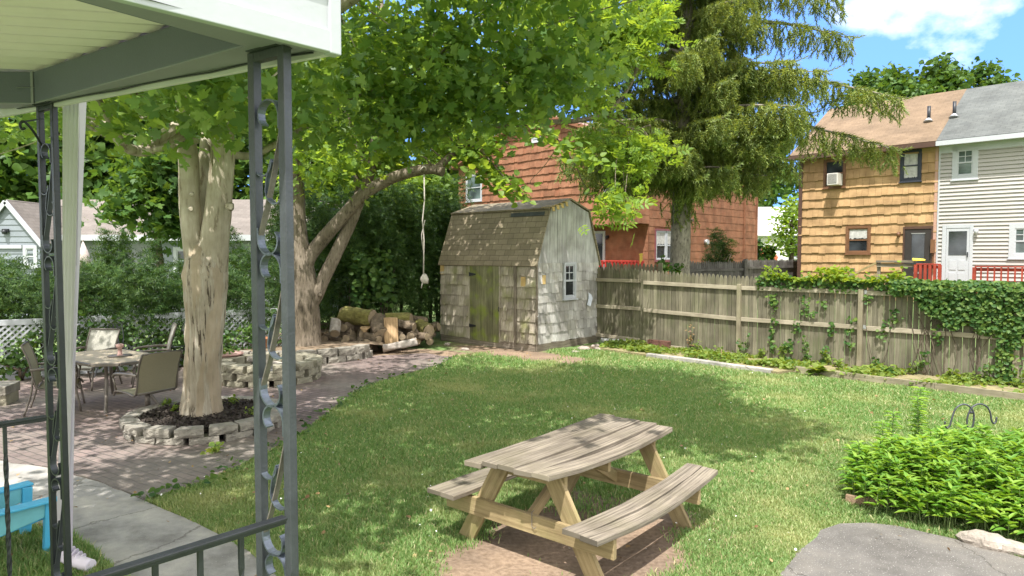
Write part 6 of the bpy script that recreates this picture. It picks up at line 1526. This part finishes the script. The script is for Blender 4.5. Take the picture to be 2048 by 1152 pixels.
# litter on the lawn
n = 170; d = 4.5 + 9 * rng.random(n); x = (rng.random(n) - .5) * 1.3 * d; ok = inpoly(x, d, lawn_poly); x, d = x[ok], d[ok]; n = len(x)
kind(scatter('clover_flowers', M['petal'], BLOB, np.stack([x, d, .05 + .03 * rng.random(n)], 1), .010 + .010 * rng.random(n), rand_normals(n, .4), rng.random(n) * 6.28), 'stuff')
n = 420; d = 4.5 + 11 * rng.random(n); x = (rng.random(n) - .55) * 1.5 * d; kind(scatter('fallen_leaves', M['deadleaf'], BROAD, np.stack([x, d, .03 + .03 * rng.random(n)], 1), .018 + .028 * rng.random(n), rand_normals(n, .35), rng.random(n) * 6.28), 'stuff')
n = 190; a = rng.random(n); x = np.interp(a, np.linspace(0, 1, len(brick_front)), [p[0] for p in brick_front]) + rng.normal(size=n) * .10; y = np.interp(a, np.linspace(0, 1, len(brick_front)), [p[1] for p in brick_front]) + rng.normal(size=n) * .08
kind(scatter('path_weeds', M['shrub'], BROAD, np.stack([x, y, .03 + .03 * rng.random(n)], 1), .04 + .04 * rng.random(n), rand_normals(n, .5), rng.random(n) * 6.28), 'stuff')
for k, (u, v) in enumerate(((352, 822), (432, 815), (470, 808), (500, 830), (330, 812))):
    c = U(u, v, .19); weed('little green weed growing in the mulch inside the stone tree ring', c, .09, 28, .05, M['weed'], spread=.9, group='weeds in the tree ring mulch')
weed('little weed growing in the paving crack below the tree ring blocks', U(432, 905, .02), .14, 28, .06, M['weed'], spread=.6)

# ------------------------------------------------------------------ houses behind
hz_ = .6
FT = WF((10.9, 26.0), (1, -1))                       # tan and cream terrace front
ez = 5.98; L_t = FT.at(1876, 400)[0]; L_g = L_t + 5.6
def house_front(par, f, s0, s1, z0, z1, mat, depth=7.0):
    mb = MB(); pts = [f.P(s0, -.01, z0), f.P(s1, -.01, z0), f.P(s1, -.01, z1), f.P(s0, -.01, z1)]; mb.prism(pts, f.n * -depth); return mb.build('wall', mat, par)
tan = thing('shake_house', 'two storey house clad in ochre yellow shakes with dark brown windows', 'house', FT.P(0, 0, hz_))
house_front(tan, FT, .0, L_t - .01, .2, ez + .05, M['tan'])
def rc(f, a, b, c, d, o=0.0): return f.rect(a, b, c, d, o)
tw = dict(up=rc(FT, 1801, 300, 1844, 363), ac=rc(FT, 1648, 318, 1692, 376), low=rc(FT, 1692, 452, 1742, 508), door=rc(FT, 1808, 453, 1864, 556))
mb = MB(); shakes(mb, FT, .3, ez, .335, .22, [(r[0], r[1], r[2] - .03, r[3]) for r in tw.values()], .0, L_t - .005, .055, .02); mb.build('shakes', M['tan'], tan)
window(tan, FT, *tw['up'], M['navy'], None, .09, .06, None, 'full'); window(tan, FT, *tw['ac'], M['brownframe'], None, .07); window(tan, FT, *tw['low'], M['brownframe'], None, .09, .06, None, 'top')
d_ = tw['door']; dz0 = 1.12; mb = MB(); wboxv(mb, FT, d_[0] + .02, d_[1] - .02, .0, .04, dz0, d_[3] - .09); do = mb.build('door', M['browndoor'], tan, .004)
mb = MB(); wboxv(mb, FT, d_[0] + .24, d_[1] - .22, .042, .05, dz0 + .62, d_[3] - .22); mb.build('door_glass', M['glass'], do)
mb = MB(); k = (d_[0] + d_[1]) / 2; wbox(mb, FT, k - .10, k + .10, .045, .055, dz0 + .62 - .14, dz0 + .62 - .08); wbox(mb, FT, d_[0] + .22, d_[1] - .2, .042, .056, d_[3] - .25, d_[3] - .22); mb.build('mail_slot', M['galv'], do)
mb = MB(); wboxv(mb, FT, d_[0] - .03, d_[0] + .02, .0, .06, dz0, d_[3]); wboxv(mb, FT, d_[1] - .02, d_[1] + .03, .0, .06, dz0, d_[3]); wbox(mb, FT, d_[0] + .021, d_[1] - .021, 0, .06, d_[3] - .085, d_[3]); mb.build('door_frame', M['brown'], tan)
mb = MB(); wboxv(mb, FT, -.02, .12, .0, .055, .3, ez - .02); mb.build('corner_board', M['brown'], tan)
mb = MB(); wboxv(mb, FT, L_t - .10, L_t - .012, .0, .05, .3, ez); mb.build('party_board', basic('pinkish_board', (.42, .25, .19), .6, .1, 5, .1, 40), tan)
def wall_lamp(par, f, s, z, mat):
    mb = MB(); wbox(mb, f, s - .05, s + .05, .03, .06, z - .05, z + .07); wboxv(mb, f, s - .012, s + .012, .06, .12, z + .03, z + .055); mb.lathe(f.P(s, .13, z - .12), [(0, 0), (.04, .0), (.06, .10), (.06, .14), (.02, .18), (0, .18)], 10); return mb.build('wall_lamp', mat, par)
s, z = FT.at(1799, 468); wall_lamp(tan, FT, s, z, M['coral'] if False else M['brownframe'])
mb = MB(); s, z = FT.at(1870, 485); wboxv(mb, FT, s - .10, s + .02, .05, .14, z - .35, z + .1); wboxv(mb, FT, s - .04, s, .05, .09, z - 1.0, z - .35); mb.build('meter_box', M['brownframe'], tan)
OH, RD = .42, 3.5; rz_ = 8.30
def eave(f, s): return f.P(s, OH, ez - .02)
def ridge(f, s): return f.P(s, -RD, rz_)
mb = MB(); roofslab(mb, eave(FT, -.25), eave(FT, L_t), ridge(FT, L_t), ridge(FT, -.25), .10); roofslab(mb, FT.P(L_t, -2 * RD - OH, ez), FT.P(-.25, -2 * RD - OH, ez), ridge(FT, -.25), ridge(FT, L_t), .10); trf = mb.build('roof', M['tanroof'], tan)
mb = MB(); mb.prism([FT.P(.0, .0, ez + .0), FT.P(.0, -RD, rz_ - .12), FT.P(.0, -2 * RD, ez)], FT.d * .2); mb.build('gable_wall', M['tan'], tan)
mb = MB(); wbox(mb, FT, -.25, L_t - .002, OH - .02, OH + .07, ez - .21, ez - .05); wbox(mb, FT, -.25, L_t - .002, .0, OH - .022, ez - .17, ez - .145); mb.build('gutter', M['brown'], tan)
def vent(par, f, s, o, h=.5):
    zb_v = ez + (OH - o) / (OH + RD) * (rz_ - ez); mb = MB(); mb.tube([f.P(s, o, zb_v - .1), f.P(s, o, zb_v + h)], .055, 10); mb.build('vent_pipe', M['irondark'], par); 
    mb = MB(); mb.tube([f.P(s, o + .05, zb_v - .06), f.P(s, o, zb_v + .07)], [.16, .06], 10); mb.build('vent_flashing', M['white'], par)
vent(trf, FT, L_t - .62, -1.15)
cre = thing('clapboard_house', 'cream clapboard house with a white back door and grey shingle roof', 'house', FT.P(L_t, 0, hz_))
house_front(cre, FT, L_t, L_g, .2, ez + .05, M['clap'])
cw = dict(up=rc(FT, 1905, 291, 1957, 359), door=rc(FT, 1884, 449, 1946, 574), rt=rc(FT, 2018, 447, 2078, 517))
mb = MB(); zc = .3
holes = [(r[0], r[1], r[2] - .02, r[3]) for r in cw.values()]
while zc < ez:
    z1_ = min(zc + .125, ez); zm = (zc + z1_) / 2; spans = [(L_t + .05, L_g)]
    for (h0, h1, a_, b_) in holes:
        if a_ < zm < b_:
            ns = []
            for (p, q_) in spans:
                if h0 > p: ns.append((p, min(h0, q_)))
                if h1 < q_: ns.append((max(h1, p), q_))
            spans = ns
    for (p, q_) in spans:
        B = [(p, .050, zc), (q_, .050, zc), (q_, .006, z1_), (p, .006, z1_), (p, .004, zc + .004), (q_, .004, zc + .004)]
        mb.add([FT.P(*c) for c in B], [(0, 1, 2, 3), (4, 5, 1, 0), (0, 3, 4), (1, 5, 2)])
    zc += .125
mb.build('clapboards', M['clap'], cre)
window(cre, FT, *cw['up'], M['white'], M['glassgreen'], .15, .05, (2, 2), None, True, None, True); window(cre, FT, *cw['rt'], M['white'], M['glassgreen'], .15, .05, (2, 2), None, True, None, True)
d_ = cw['door']; dz0 = d_[2]; mb = MB(); wboxv(mb, FT, d_[0] + .12, d_[1] - .10, .0, .05, dz0, d_[3] - .13); do = mb.build('door', M['white'], cre, .005)
mb = MB(); a_, b_ = d_[0] + .19, d_[1] - .17; wboxv(mb, FT, a_, b_, .052, .058, dz0 + 1.04, d_[3] - .22); mb.build('door_glass', M['glass'], do)
mb = MB()
for i in range(2):
    for j in range(2): wboxv(mb, FT, a_ + (b_ - a_) * (i * .5 + .06), a_ + (b_ - a_) * (i * .5 + .44), .052, .064, dz0 + .14 + j * .42, dz0 + .46 + j * .42)
mb.build('door_panel', M['white'], do, .004)
mb = MB(); wboxv(mb, FT, b_ + .02, b_ + .045, .052, .10, dz0 + .98, dz0 + 1.14); mb.build('handle', M['irondark'], do)
mb = MB(); wboxv(mb, FT, d_[0], d_[0] + .115, .0, .06, dz0, d_[3]); wboxv(mb, FT, d_[1] - .095, d_[1], .0, .06, dz0, d_[3]); wbox(mb, FT, d_[0] + .117, d_[1] - .097, .0, .06, d_[3] - .12, d_[3]); mb.build('door_frame', M['white'], cre, .004)
s, z = FT.at(1954, 462); wall_lamp(cre, FT, s, z, M['white'])
mb = MB(); roofslab(mb, eave(FT, L_t + .003), eave(FT, L_g), ridge(FT, L_g), ridge(FT, L_t + .003), .10); roofslab(mb, FT.P(L_g, -2 * RD - OH, ez), FT.P(L_t + .003, -2 * RD - OH, ez), ridge(FT, L_t + .003), ridge(FT, L_g), .10); crf = mb.build('roof', M['greyroof'], cre)
mb = MB(); wbox(mb, FT, L_t + .003, L_g, OH - .02, OH + .08, ez - .20, ez - .05); wbox(mb, FT, L_t + .003, L_g, .0, OH - .022, ez - .17, ez - .145); wbox(mb, FT, L_t + .05, L_g, .032, .05, ez - .40, ez - .172); mb.build('gutter', M['white'], cre)
vent(crf, FT, L_t + .12, -1.25)
mb = MB(); wboxv(mb, FT, L_t + .0, L_t + .05, .0, .05, .3, ez); mb.build('corner_post', M['white'], cre)
# air conditioner
acr_ = tw['ac']; ac = thing('air_conditioner', 'beige window air conditioner sticking out of the tan house under the spruce', 'air conditioner', FT.P((acr_[0] + acr_[1]) / 2, .3, acr_[2] + .08))
a_, b_ = acr_[0] + .30, acr_[1] - .10; zz = acr_[2] + .07; mb = MB(); wbox(mb, FT, a_, b_, .03, .52, zz, zz + .42); mb.build('case', M['acgrey'], ac, .01)
mb = MB(); wbox(mb, FT, a_ + .04, b_ - .04, .522, .526, zz + .06, zz + .38); gr_ = mb.build('grille', M['acdark'], ac)
mb = MB()
for k in range(9): wbox(mb, FT, a_ + .04, b_ - .04, .527, .534, zz + .075 + .034 * k, zz + .09 + .034 * k)
mb.build('louvre', M['acgrey'], gr_)
# decks and rails
def deck_rail(label, f, s0, s1, o, z0, zt_, mat, sp=.16, name='deck_railing', ends=(), pick=.04):
    t = thing(name, label, 'railing', f.P(s0, o, z0)); 
    for w_, za_, zb_2 in ((.07, zt_ - .04, zt_), (.02, zt_ - .16, zt_ - .06), (.02, z0 + .08, z0 + .16)): mb = MB(); wbox(mb, f, s0, s1, o - w_, o + w_, za_, zb_2); mb.build('rail', mat, t, .005)
    n = int((s1 - s0) / sp)
    for k in range(n + 1):
        s_ = s0 + (s1 - s0) * k / n; mb = MB(); w_ = .09 if k in (0, n) else pick; wboxv(mb, f, s_ - w_ / 2, s_ + w_ / 2, o + .022, o + .022 + w_, z0, zt_ - .042); mb.build('post' if k in (0, n) else 'baluster', mat, t)
    mb = MB(); wbox(mb, f, s0, s1, .02, o, z0 - .06, z0 - .02); mb.build('deck_floor', mat, t)
    return t
so_ = FT.at(1950, 532, 1.3)[0]; deck_rail('red deck railing right of the white back door', FT, so_, so_ + 3.2, 1.3, 1.12, FT.at(1990, 532, 1.3)[1], M['redwood'])
sa, sb_ = FT.at(1833, 528, 1.4)[0], FT.at(1881, 528, 1.4)[0]; deck_rail('red deck railing panel in front of the dark brown door', FT, sa, sb_, 1.4, .95, FT.at(1857, 527, 1.4)[1], M['redwood'], .13, pick=.075)
st_ = thing('stair_railing', 'weathered wooden stair landing and sloping handrails below the ochre house wall', 'stair railing', FT.P(FT.at(1740, 540, 1.2)[0], 1.2, .6))
z1_ = FT.at(1790, 522, 1.2)[1]; s0, s1 = FT.at(1753, 522, 1.2)[0], FT.at(1832, 522, 1.2)[0]; mb = MB(); wbox(mb, FT, s0, s1, 1.15, 1.25, z1_ - .05, z1_ + .02); wbox(mb, FT, s0, s1, 1.16, 1.20, z1_ - .20, z1_ - .10); wbox(mb, FT, s0, s1, 1.16, 1.20, z1_ - .62, z1_ - .50); wboxv(mb, FT, s0, s0 + .1, 1.06, 1.14, .5, z1_ - .06); mb.build('landing_rail', M['oldwood'], st_, .004)
sp_, zp_ = FT.at(1704, 536, 1.2); mb = MB(); wboxv(mb, FT, sp_ - .06, sp_ + .06, 1.1, 1.2, .5, zp_); mb.build('newel_post', M['oldwood'], st_, .005)
mb = MB(); mb.beam(FT.P(s0, 1.13, z1_ - .05), FT.P(sp_ + .05, 1.13, z1_ - .45), .04, .06); mb.beam(FT.P(s0 + .02, 1.13, z1_ - .45), FT.P(sp_ + .05, 1.13, z1_ - .95), .04, .09); mb.build('handrail', M['newwood'], st_)
mb = MB(); s_, z_ = FT.at(1852, 522, 1.4); q = FT.P(s_ - .25, 1.38, z_ + .0); mb.prism([q + Vector((-.22, -.1, .0)), q + Vector((.18, -.12, .0)), q + Vector((.24, .1, .02)), q + Vector((-.1, .14, .05))], (0.02, 0, .05)); o = mb.build('yellow_cloth', basic('yellow_cloth', (.55, .48, .06), .8, .2, 6, .2, 30), None, .015); center_origin(o, q); tag(o, 'crumpled yellow cloth lying on the red railing by the dark door', 'cloth')

# orange house
K = Vector((4.83, 27.0, 0)); LA = 10.6
FA = WF((K.x - LA * .7071, K.y + LA * .7071), (1, -1)); FB = WF((K.x, K.y), (1, 1)); LBd = 10.6
org_ = thing('shake_house', 'two storey rust orange shake house with overhanging upper floor behind the shed', 'house', K + Vector((0, 0, hz_)))
zO, zE, zP = 3.53, 6.75, 8.62
mb = MB(); prof = [(0, zO), (LA, zO), (LA, zE), (LA / 2, zP), (0, zE)]; mb.prism([FA.P(s, -.01, z) for s, z in prof], FA.n * -(LBd)); mb.build('upper_wall', M['orangedark'], org_)
FAl = WF(FA.P(0, -1.0, 0)[:2], (1, -1)); mb = MB(); mb.prism([FAl.P(0, 0, .2), FAl.P(LA - .012, 0, .2), FAl.P(LA - .012, 0, zO), FAl.P(0, 0, zO)], FAl.n * -(LBd - 1.0)); mb.build('lower_wall', M['orangedark'], org_)
ow = dict(l=rc(FA, 933, 348, 965, 403), r=rc(FA, 1208, 337, 1244, 393), t=rc(FA, 1064, 274, 1086, 284))
mb = MB(); ridge_lim = lambda z: (0.0, LA) if z < zE else (max(0, (z - zE) / (zP - zE) * LA / 2), min(LA, LA - (z - zE) / (zP - zE) * LA / 2))
shakes(mb, FA, zO - .05, zP - .15, .335, .22, [(r[0], r[1], r[2], r[3]) for r in ow.values()], 0, LA, .055, .02, ridge_lim)
mb.build('gable_shakes', M['orange'], org_)
bw_ = rc(FB, 1309, 461, 1352, 522); mb = MB(); shakes(mb, FB, .4, zE - .05, .335, .30, [(bw_[0], bw_[1], bw_[2], bw_[3])], 1.02, LBd, .014, .008); shakes(mb, FB, zO - .02, zE - .05, .335, .25, [], .0, 1.0, .014, .008); mb.build('side_shakes', M['orange'], org_)
mb = MB(); shakes(mb, FAl, .4, zO - .03, .335, .25, [(LA - 3.1, LA - 2.2, .5, 3.3)], 0, LA - .02, .016, .008); mb.build('porch_shakes', M['orange'], org_)
window(org_, FA, *ow['l'], M['white'], M['glassgreen'], .09, .05); window(org_, FA, *ow['r'], M['whitedirty'], M['glassgreen'], .08, .05, (2, 2)); window(org_, FA, *ow['t'], M['white'], M['glassgreen'], .06, .04, None, None, False)
wm = (bw_[0] + bw_[1]) / 2
for (a_, b_) in ((bw_[0] + .05, wm - .02), (wm + .02, bw_[1] - .05)): window(org_, FB, a_, b_, bw_[2] + .05, bw_[3] - .02, M['white'], None, .05, .05, None, 'top', sill=False)
mb = MB(); wboxv(mb, FB, bw_[0], bw_[0] + .045, 0, .06, bw_[2], bw_[3]); wbox(mb, FB, bw_[0], bw_[1], .0, .07, bw_[2] - .04, bw_[2] + .045); wbox(mb, FB, bw_[0], bw_[1], .0, .07, bw_[3] - .018, bw_[3] + .05); mb.build('window_surround', basic('plum_trim', (.20, .07, .08), .6, .15, 5, .1, 40), org_)
da, _, dz_, dt_ = rc(FAl, 1190, 462, 1211, 522); mb = MB(); wboxv(mb, FAl, da - .55, _ , .0, .05, 1.15, dt_); do = mb.build('door', M['white'], org_, .004); mb = MB(); wboxv(mb, FAl, da - .4, _ - .12, .052, .06, 1.35, dt_ - .12); mb.build('door_glass', M['glass'], do)
s, z = FAl.at(1217, 474); wall_lamp(org_, FAl, s, z, M['irondark'])
mb = MB(); wboxv(mb, FB, LBd - .1, LBd + .03, .0, .05, .4, zE); mb.build('corner_board', M['orangedark'], org_)
s = FB.at(1487, 480)[0]; mb = MB(); wboxv(mb, FB, s - .05, s + .05, .02, .09, .4, zE - .2); mb.build('drain_pipe', M['orangedark'], org_)
s, z = FB.at(1410, 484); mb = MB(); mb.tube([FB.P(s, .0, z), FB.P(s, .16, z)], .12, 12); mb.build('dryer_vent', M['galv'], org_)
s, z = FB.at(1382, 440); mb = MB(); mb.tube([FB.P(s, .0, z), FB.P(s, .10, z)], .07, 8); mb.build('wall_spout', M['brown'], org_)
g = .35; mb = MB(); dv = Vector((0, 0, -g * (zP - zE) / (LA / 2)))
roofslab(mb, FA.P(LA + g, .3, zE) + dv, FA.P(LA + g, -LBd - .3, zE) + dv, FA.P(LA / 2, -LBd - .3, zP + .04), FA.P(LA / 2, .3, zP + .04), .10)
roofslab(mb, FA.P(-g, -LBd - .3, zE) + dv, FA.P(-g, .3, zE) + dv, FA.P(LA / 2, .3, zP + .04), FA.P(LA / 2, -LBd - .3, zP + .04), .10); orf = mb.build('roof', M['rustroof'], org_)
mb = MB()
for sg in (0, 1): mb.beam(FA.P(LA / 2, .31, zP - .05), FA.P(LA + g if sg else -g, .31, zE - .05) + dv, .03, .16)
mb.build('barge_board', M['orangedark'], org_)
for (u, v) in ((1197, 258), (1211, 262)):
    c = D(u, v, 33.5); mb = MB(); mb.tube([c + Vector((0, 0, -.6)), c + Vector((0, 0, .45))], .09, 10); mb.build('flue_pipe', M['brownframe'], orf); mb = MB(); mb.tube([c + Vector((0, 0, .47)), c + Vector((0, 0, .53))], .16, 10); mb.build('flue_cap', M['galv'], orf)
s0 = FAl.at(1196, 525, 1.2)[0]; s1 = FAl.at(1287, 523, 1.2)[0]; deck_rail('bright red deck railing under the overhang of the orange house', FAl, s0 - 1.2, s1, 1.2, 1.15, FAl.at(1240, 521, 1.2)[1], basic('bright_red_paint', (.48, .03, .025), .5, .12, 5, .1, 40), .16)
q = FAl.P(s1 - .08, 1.25, FAl.at(1283, 524, 1.2)[1]); mb = MB(); mb.box(q + Vector((0, 0, .10)), (.10, .10, .34)); mb.box(q + Vector((0, 0, .3)), (.14, .14, .05)); o = mb.build('yellow_post_cap', basic('yellow_paint', (.55, .40, .05), .5, .1, 4, .05, 40), None, .01); center_origin(o, q); tag(o, 'small yellow cap fixed on the end of the bright red deck railing', 'cap')

# other fences behind
def small_fence(label, p, q, zt_, mat, zb2=.4, pw=.1, nm='picket_fence'):
    p, q = Vector((p[0], p[1], 0)), Vector((q[0], q[1], 0)); L = (q - p).length; d = (q - p) / L; nn = Vector((d.y, -d.x, 0)); t = thing(nm, label, 'fence', (p.x, p.y, zb2)); mb = MB(); n = int(L / (pw + .006))
    for k in range(n):
        c = p + d * (L * (k + .5) / n); h = zt_ + rnd.uniform(-.03, .03); w_ = pw * .95
        mb.prism([c + d * (x * w_) + Vector((0, 0, y)) for x, y in ((-.5, zb2), (.5, zb2), (.5, h - .1), (.2, h), (-.2, h), (-.5, h - .1))], nn * .018)
    mb.build('picket_panel', mat, t)
    for z in (zt_ - .28, zb2 + .4): mb = MB(); mb.beam(p + nn * .045 + Vector((0, 0, z)), q + nn * .045 + Vector((0, 0, z)), .04, .08); mb.build('rail', mat, t); m_ = max(1, int(L / 2.4))
    for k in range(m_ + 1): c = p + d * (L * k / m_) + nn * .06; mb = MB(); mb.beam((c.x, c.y, zb2), (c.x, c.y, zt_ + .03), .1, .1, tuple(d)); mb.build('post', mat, t)
    return t
small_fence('pale picket fence section seen over the main fence in front of the red railing', DX(1218, 19.6), DX(1322, 19.0), 1.98, M['picket'])
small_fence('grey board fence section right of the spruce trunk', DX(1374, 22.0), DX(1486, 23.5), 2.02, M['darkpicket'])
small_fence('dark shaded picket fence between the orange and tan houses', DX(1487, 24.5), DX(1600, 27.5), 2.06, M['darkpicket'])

# grey garage on the left
gar = thing('garage', 'grey garage with pale pinkish shingle roof beyond the yew hedge', 'garage', (-13, 24, 0))
FGm = WF((-17.0, 24.0), (1, 0)); zge, zgr = 2.95, 4.42
mb = MB(); mb.prism([FGm.P(0, -.01, 0), FGm.P(10.2, -.01, 0), FGm.P(10.2, -.01, zge), FGm.P(0, -.01, zge)], (0, 6, 0)); mb.build('wall', M['bluegrey'], gar)
mb = MB(); shakes(mb, FGm, .0, zge - .1, .25, .22, [(4.55, 5.6, 1.5, 2.75)], 0, 10.2, .016, .004); mb.build('wall_shingles', basic('grey_shingle_wall', (.26, .27, .285), .7, .08, 5, .1, 40, island=.06), gar)
sg_ = FGm.at(348, 515)[0]; window(gar, FGm, sg_, sg_ + 1.0, 1.55, 2.52, M['white'], None, .12)
mb = MB(); roofslab(mb, FGm.P(-.8, .42, zge - .02), FGm.P(10.5, .42, zge - .02), FGm.P(10.5, -3.0, zgr), FGm.P(-.8, -3.0, zgr), .08); roofslab(mb, FGm.P(10.5, -6.4, zge), FGm.P(-.8, -6.4, zge), FGm.P(-.8, -3.0, zgr), FGm.P(10.5, -3, zgr), .08); mb.build('roof', M['pinkroof'], gar)
mb = MB(); wbox(mb, FGm, -.8, 10.5, .42, .47, zge - .22, zge - .02); mb.build('fascia', M['white'], gar)
FGc = WF((-17.62, 22.6), (1, 0)); cl_ = 2.02; zc1, zc2 = 2.72, 3.98
mb = MB(); mb.prism([FGc.P(0, 0, 0), FGc.P(cl_, 0, 0), FGc.P(cl_, 0, zc1), FGc.P(cl_ / 2, 0, zc2), FGc.P(0, 0, zc1)], (0, 4.0, 0)); mb.build('wing_wall', M['bluegrey'], gar)
mb = MB(); z = .0
while z < zc2 - .1:
    zt2 = z + .19; hw = cl_ / 2 if zt2 < zc1 else cl_ / 2 * (zc2 - zt2) / (zc2 - zc1)
    if hw > .05:
        B = [(cl_ / 2 - hw, .028, z), (cl_ / 2 + hw, .028, z), (cl_ / 2 + hw, .006, zt2), (cl_ / 2 - hw, .006, zt2), (cl_ / 2 - hw, .004, z), (cl_ / 2 + hw, .004, z)]
        mb.add([FGc.P(*c) for c in B], [(0, 1, 2, 3), (4, 5, 1, 0)])
    z += .19
mb.build('clapboards', M['bluegrey'], gar)
mb = MB()
for sg in (-1, 1): a_ = FGc.P(cl_ / 2, .1, zc2 + .08); b_ = FGc.P(cl_ / 2 + sg * (cl_ / 2 + .16), .1, zc1 - .10); roofslab(mb, b_, b_ + Vector((0, 4.0, 0)), a_ + Vector((0, 4, 0)), a_, .05)
mb.build('wing_roof', M['pinkroof'], gar)
mb = MB()
for sg in (-1, 1): mb.beam(FGc.P(cl_ / 2, .13, zc2 + .0), FGc.P(cl_ / 2 + sg * (cl_ / 2 + .16), .13, zc1 - .19), .04, .14)
mb.build('barge_board', M['white'], gar)
window(gar, FGc, *rc(FGc, 48, 491, 76, 535), M['white'], M['glassgreen'], .1)
mb = MB(); wbox(mb, FGc, -.05, FGc.at(46, 490)[0], .03, .08, FGc.at(20, 497)[1], FGc.at(20, 490)[1]); mb.build('door_header', M['white'], gar)
s, z = FGc.at(14, 464); mb = MB(); mb.lathe(FGc.P(s, .12, z - .08), [(0, 0), (.07, .02), (.08, .1), (.03, .16), (0, .16)], 10); wbox(mb, FGc, s - .1, s + .1, .03, .1, z - .02, z + .1); mb.build('flood_lamp', M['irondark'], gar)
um = thing('closed_parasol', 'closed striped parasol in front of the garage beside the downspout', 'parasol', D(166, 560, 20)); c = D(166, 484, 20)
mb = MB(); mb.tube([c + Vector((0, 0, .0)), c + Vector((.02, 0, -.35)), c + Vector((.05, 0, -.85))], [.02, .13, .17], 10, True, .15); mb.build('canopy', basic('pale_stripe_canvas', (.48, .40, .38), .9, .3, 30, .2, 60), um); mb = MB(); mb.tube([c + Vector((0, 0, .06)), (c.x, c.y, 0)], .025, 8); mb.build('pole', M['bronze'], um)
# far houses
def simple_house(label, p, d, L, W, ze_, zr_, wall, roof_, gz=0., wins=()):
    f = WF(p, d); t = thing('far_house', label, 'house', f.P(L / 2, 0, gz)); mb = MB(); mb.prism([f.P(0, 0, gz - .3), f.P(0, 0, ze_), f.P(0, -W / 2, zr_ - .1), f.P(0, -W, ze_), f.P(0, -W, gz - .3)], f.d * L); mb.build('wall', wall, t)
    mb = MB(); k = .35 * (zr_ - ze_) / (W / 2); roofslab(mb, f.P(-.3, .35, ze_ - k), f.P(L + .3, .35, ze_ - k), f.P(L + .3, -W / 2, zr_), f.P(-.3, -W / 2, zr_), .12); roofslab(mb, f.P(L + .3, -W - .35, ze_ - k), f.P(-.3, -W - .35, ze_ - k), f.P(-.3, -W / 2, zr_), f.P(L + .3, -W / 2, zr_), .12); mb.build('roof', roof_, t)
    for (s0, s1, z0, z1) in wins: window(t, f, s0, s1, z0, z1, M['white'], None, .1)
    return t, f
simple_house('far white house with pale pinkish roof beside the orange house', (-9.5, 44), (1, -.1), 8.0, 8, 5.4, 8.6, M['cream'], M['pinkroof'])
fx_ = DX(1475, 58); t_, f_ = simple_house('far white bungalow with light grey roof between the orange and tan houses', fx_, (1, -.1), 9, 8, 4.15, 6.6, M['cream'], basic('pale_grey_roof', (.5, .5, .5), .8, .08, 3, .2, 30), .65, ((4.2, 5.4, 2.0, 3.6),))
mb = MB(); c = D(1534, 499, 52); mb.lathe((c.x, c.y, 1.2), [(0, 0), (.55, .0), (.75, .5), (.8, 1.0), (.3, 1.55), (0, 1.7)], 9); mb.v = [(x + rnd.uniform(-.12, .12), y, z + rnd.uniform(-.1, .1)) for x, y, z in mb.v]; o = mb.build('covered_cart', M['coral']); center_origin(o, (c.x, c.y, 1.2)); tag(o, 'bundle under an orange red cover in the far garden', 'cover')
gk = thing('kettle_grill', 'dark covered grill in the far garden beside the tan house corner', 'grill', D(1588, 518, 45)); c = D(1588, 497, 45); mb = MB(); mb.lathe(c + Vector((0, 0, -.5)), [(0, 0), (.45, .1), (.6, .5), (.55, .9), (.3, 1.2), (0, 1.3)], 12); mb.build('cover', M['irondark'], gk); mb = MB()
for sg in (-1, 1): mb.tube([c + Vector((sg * .3, 0, -.45)), (c.x + sg * .38, c.y, .6)], .04, 6)
mb.build('leg', M['irondark'], gk)
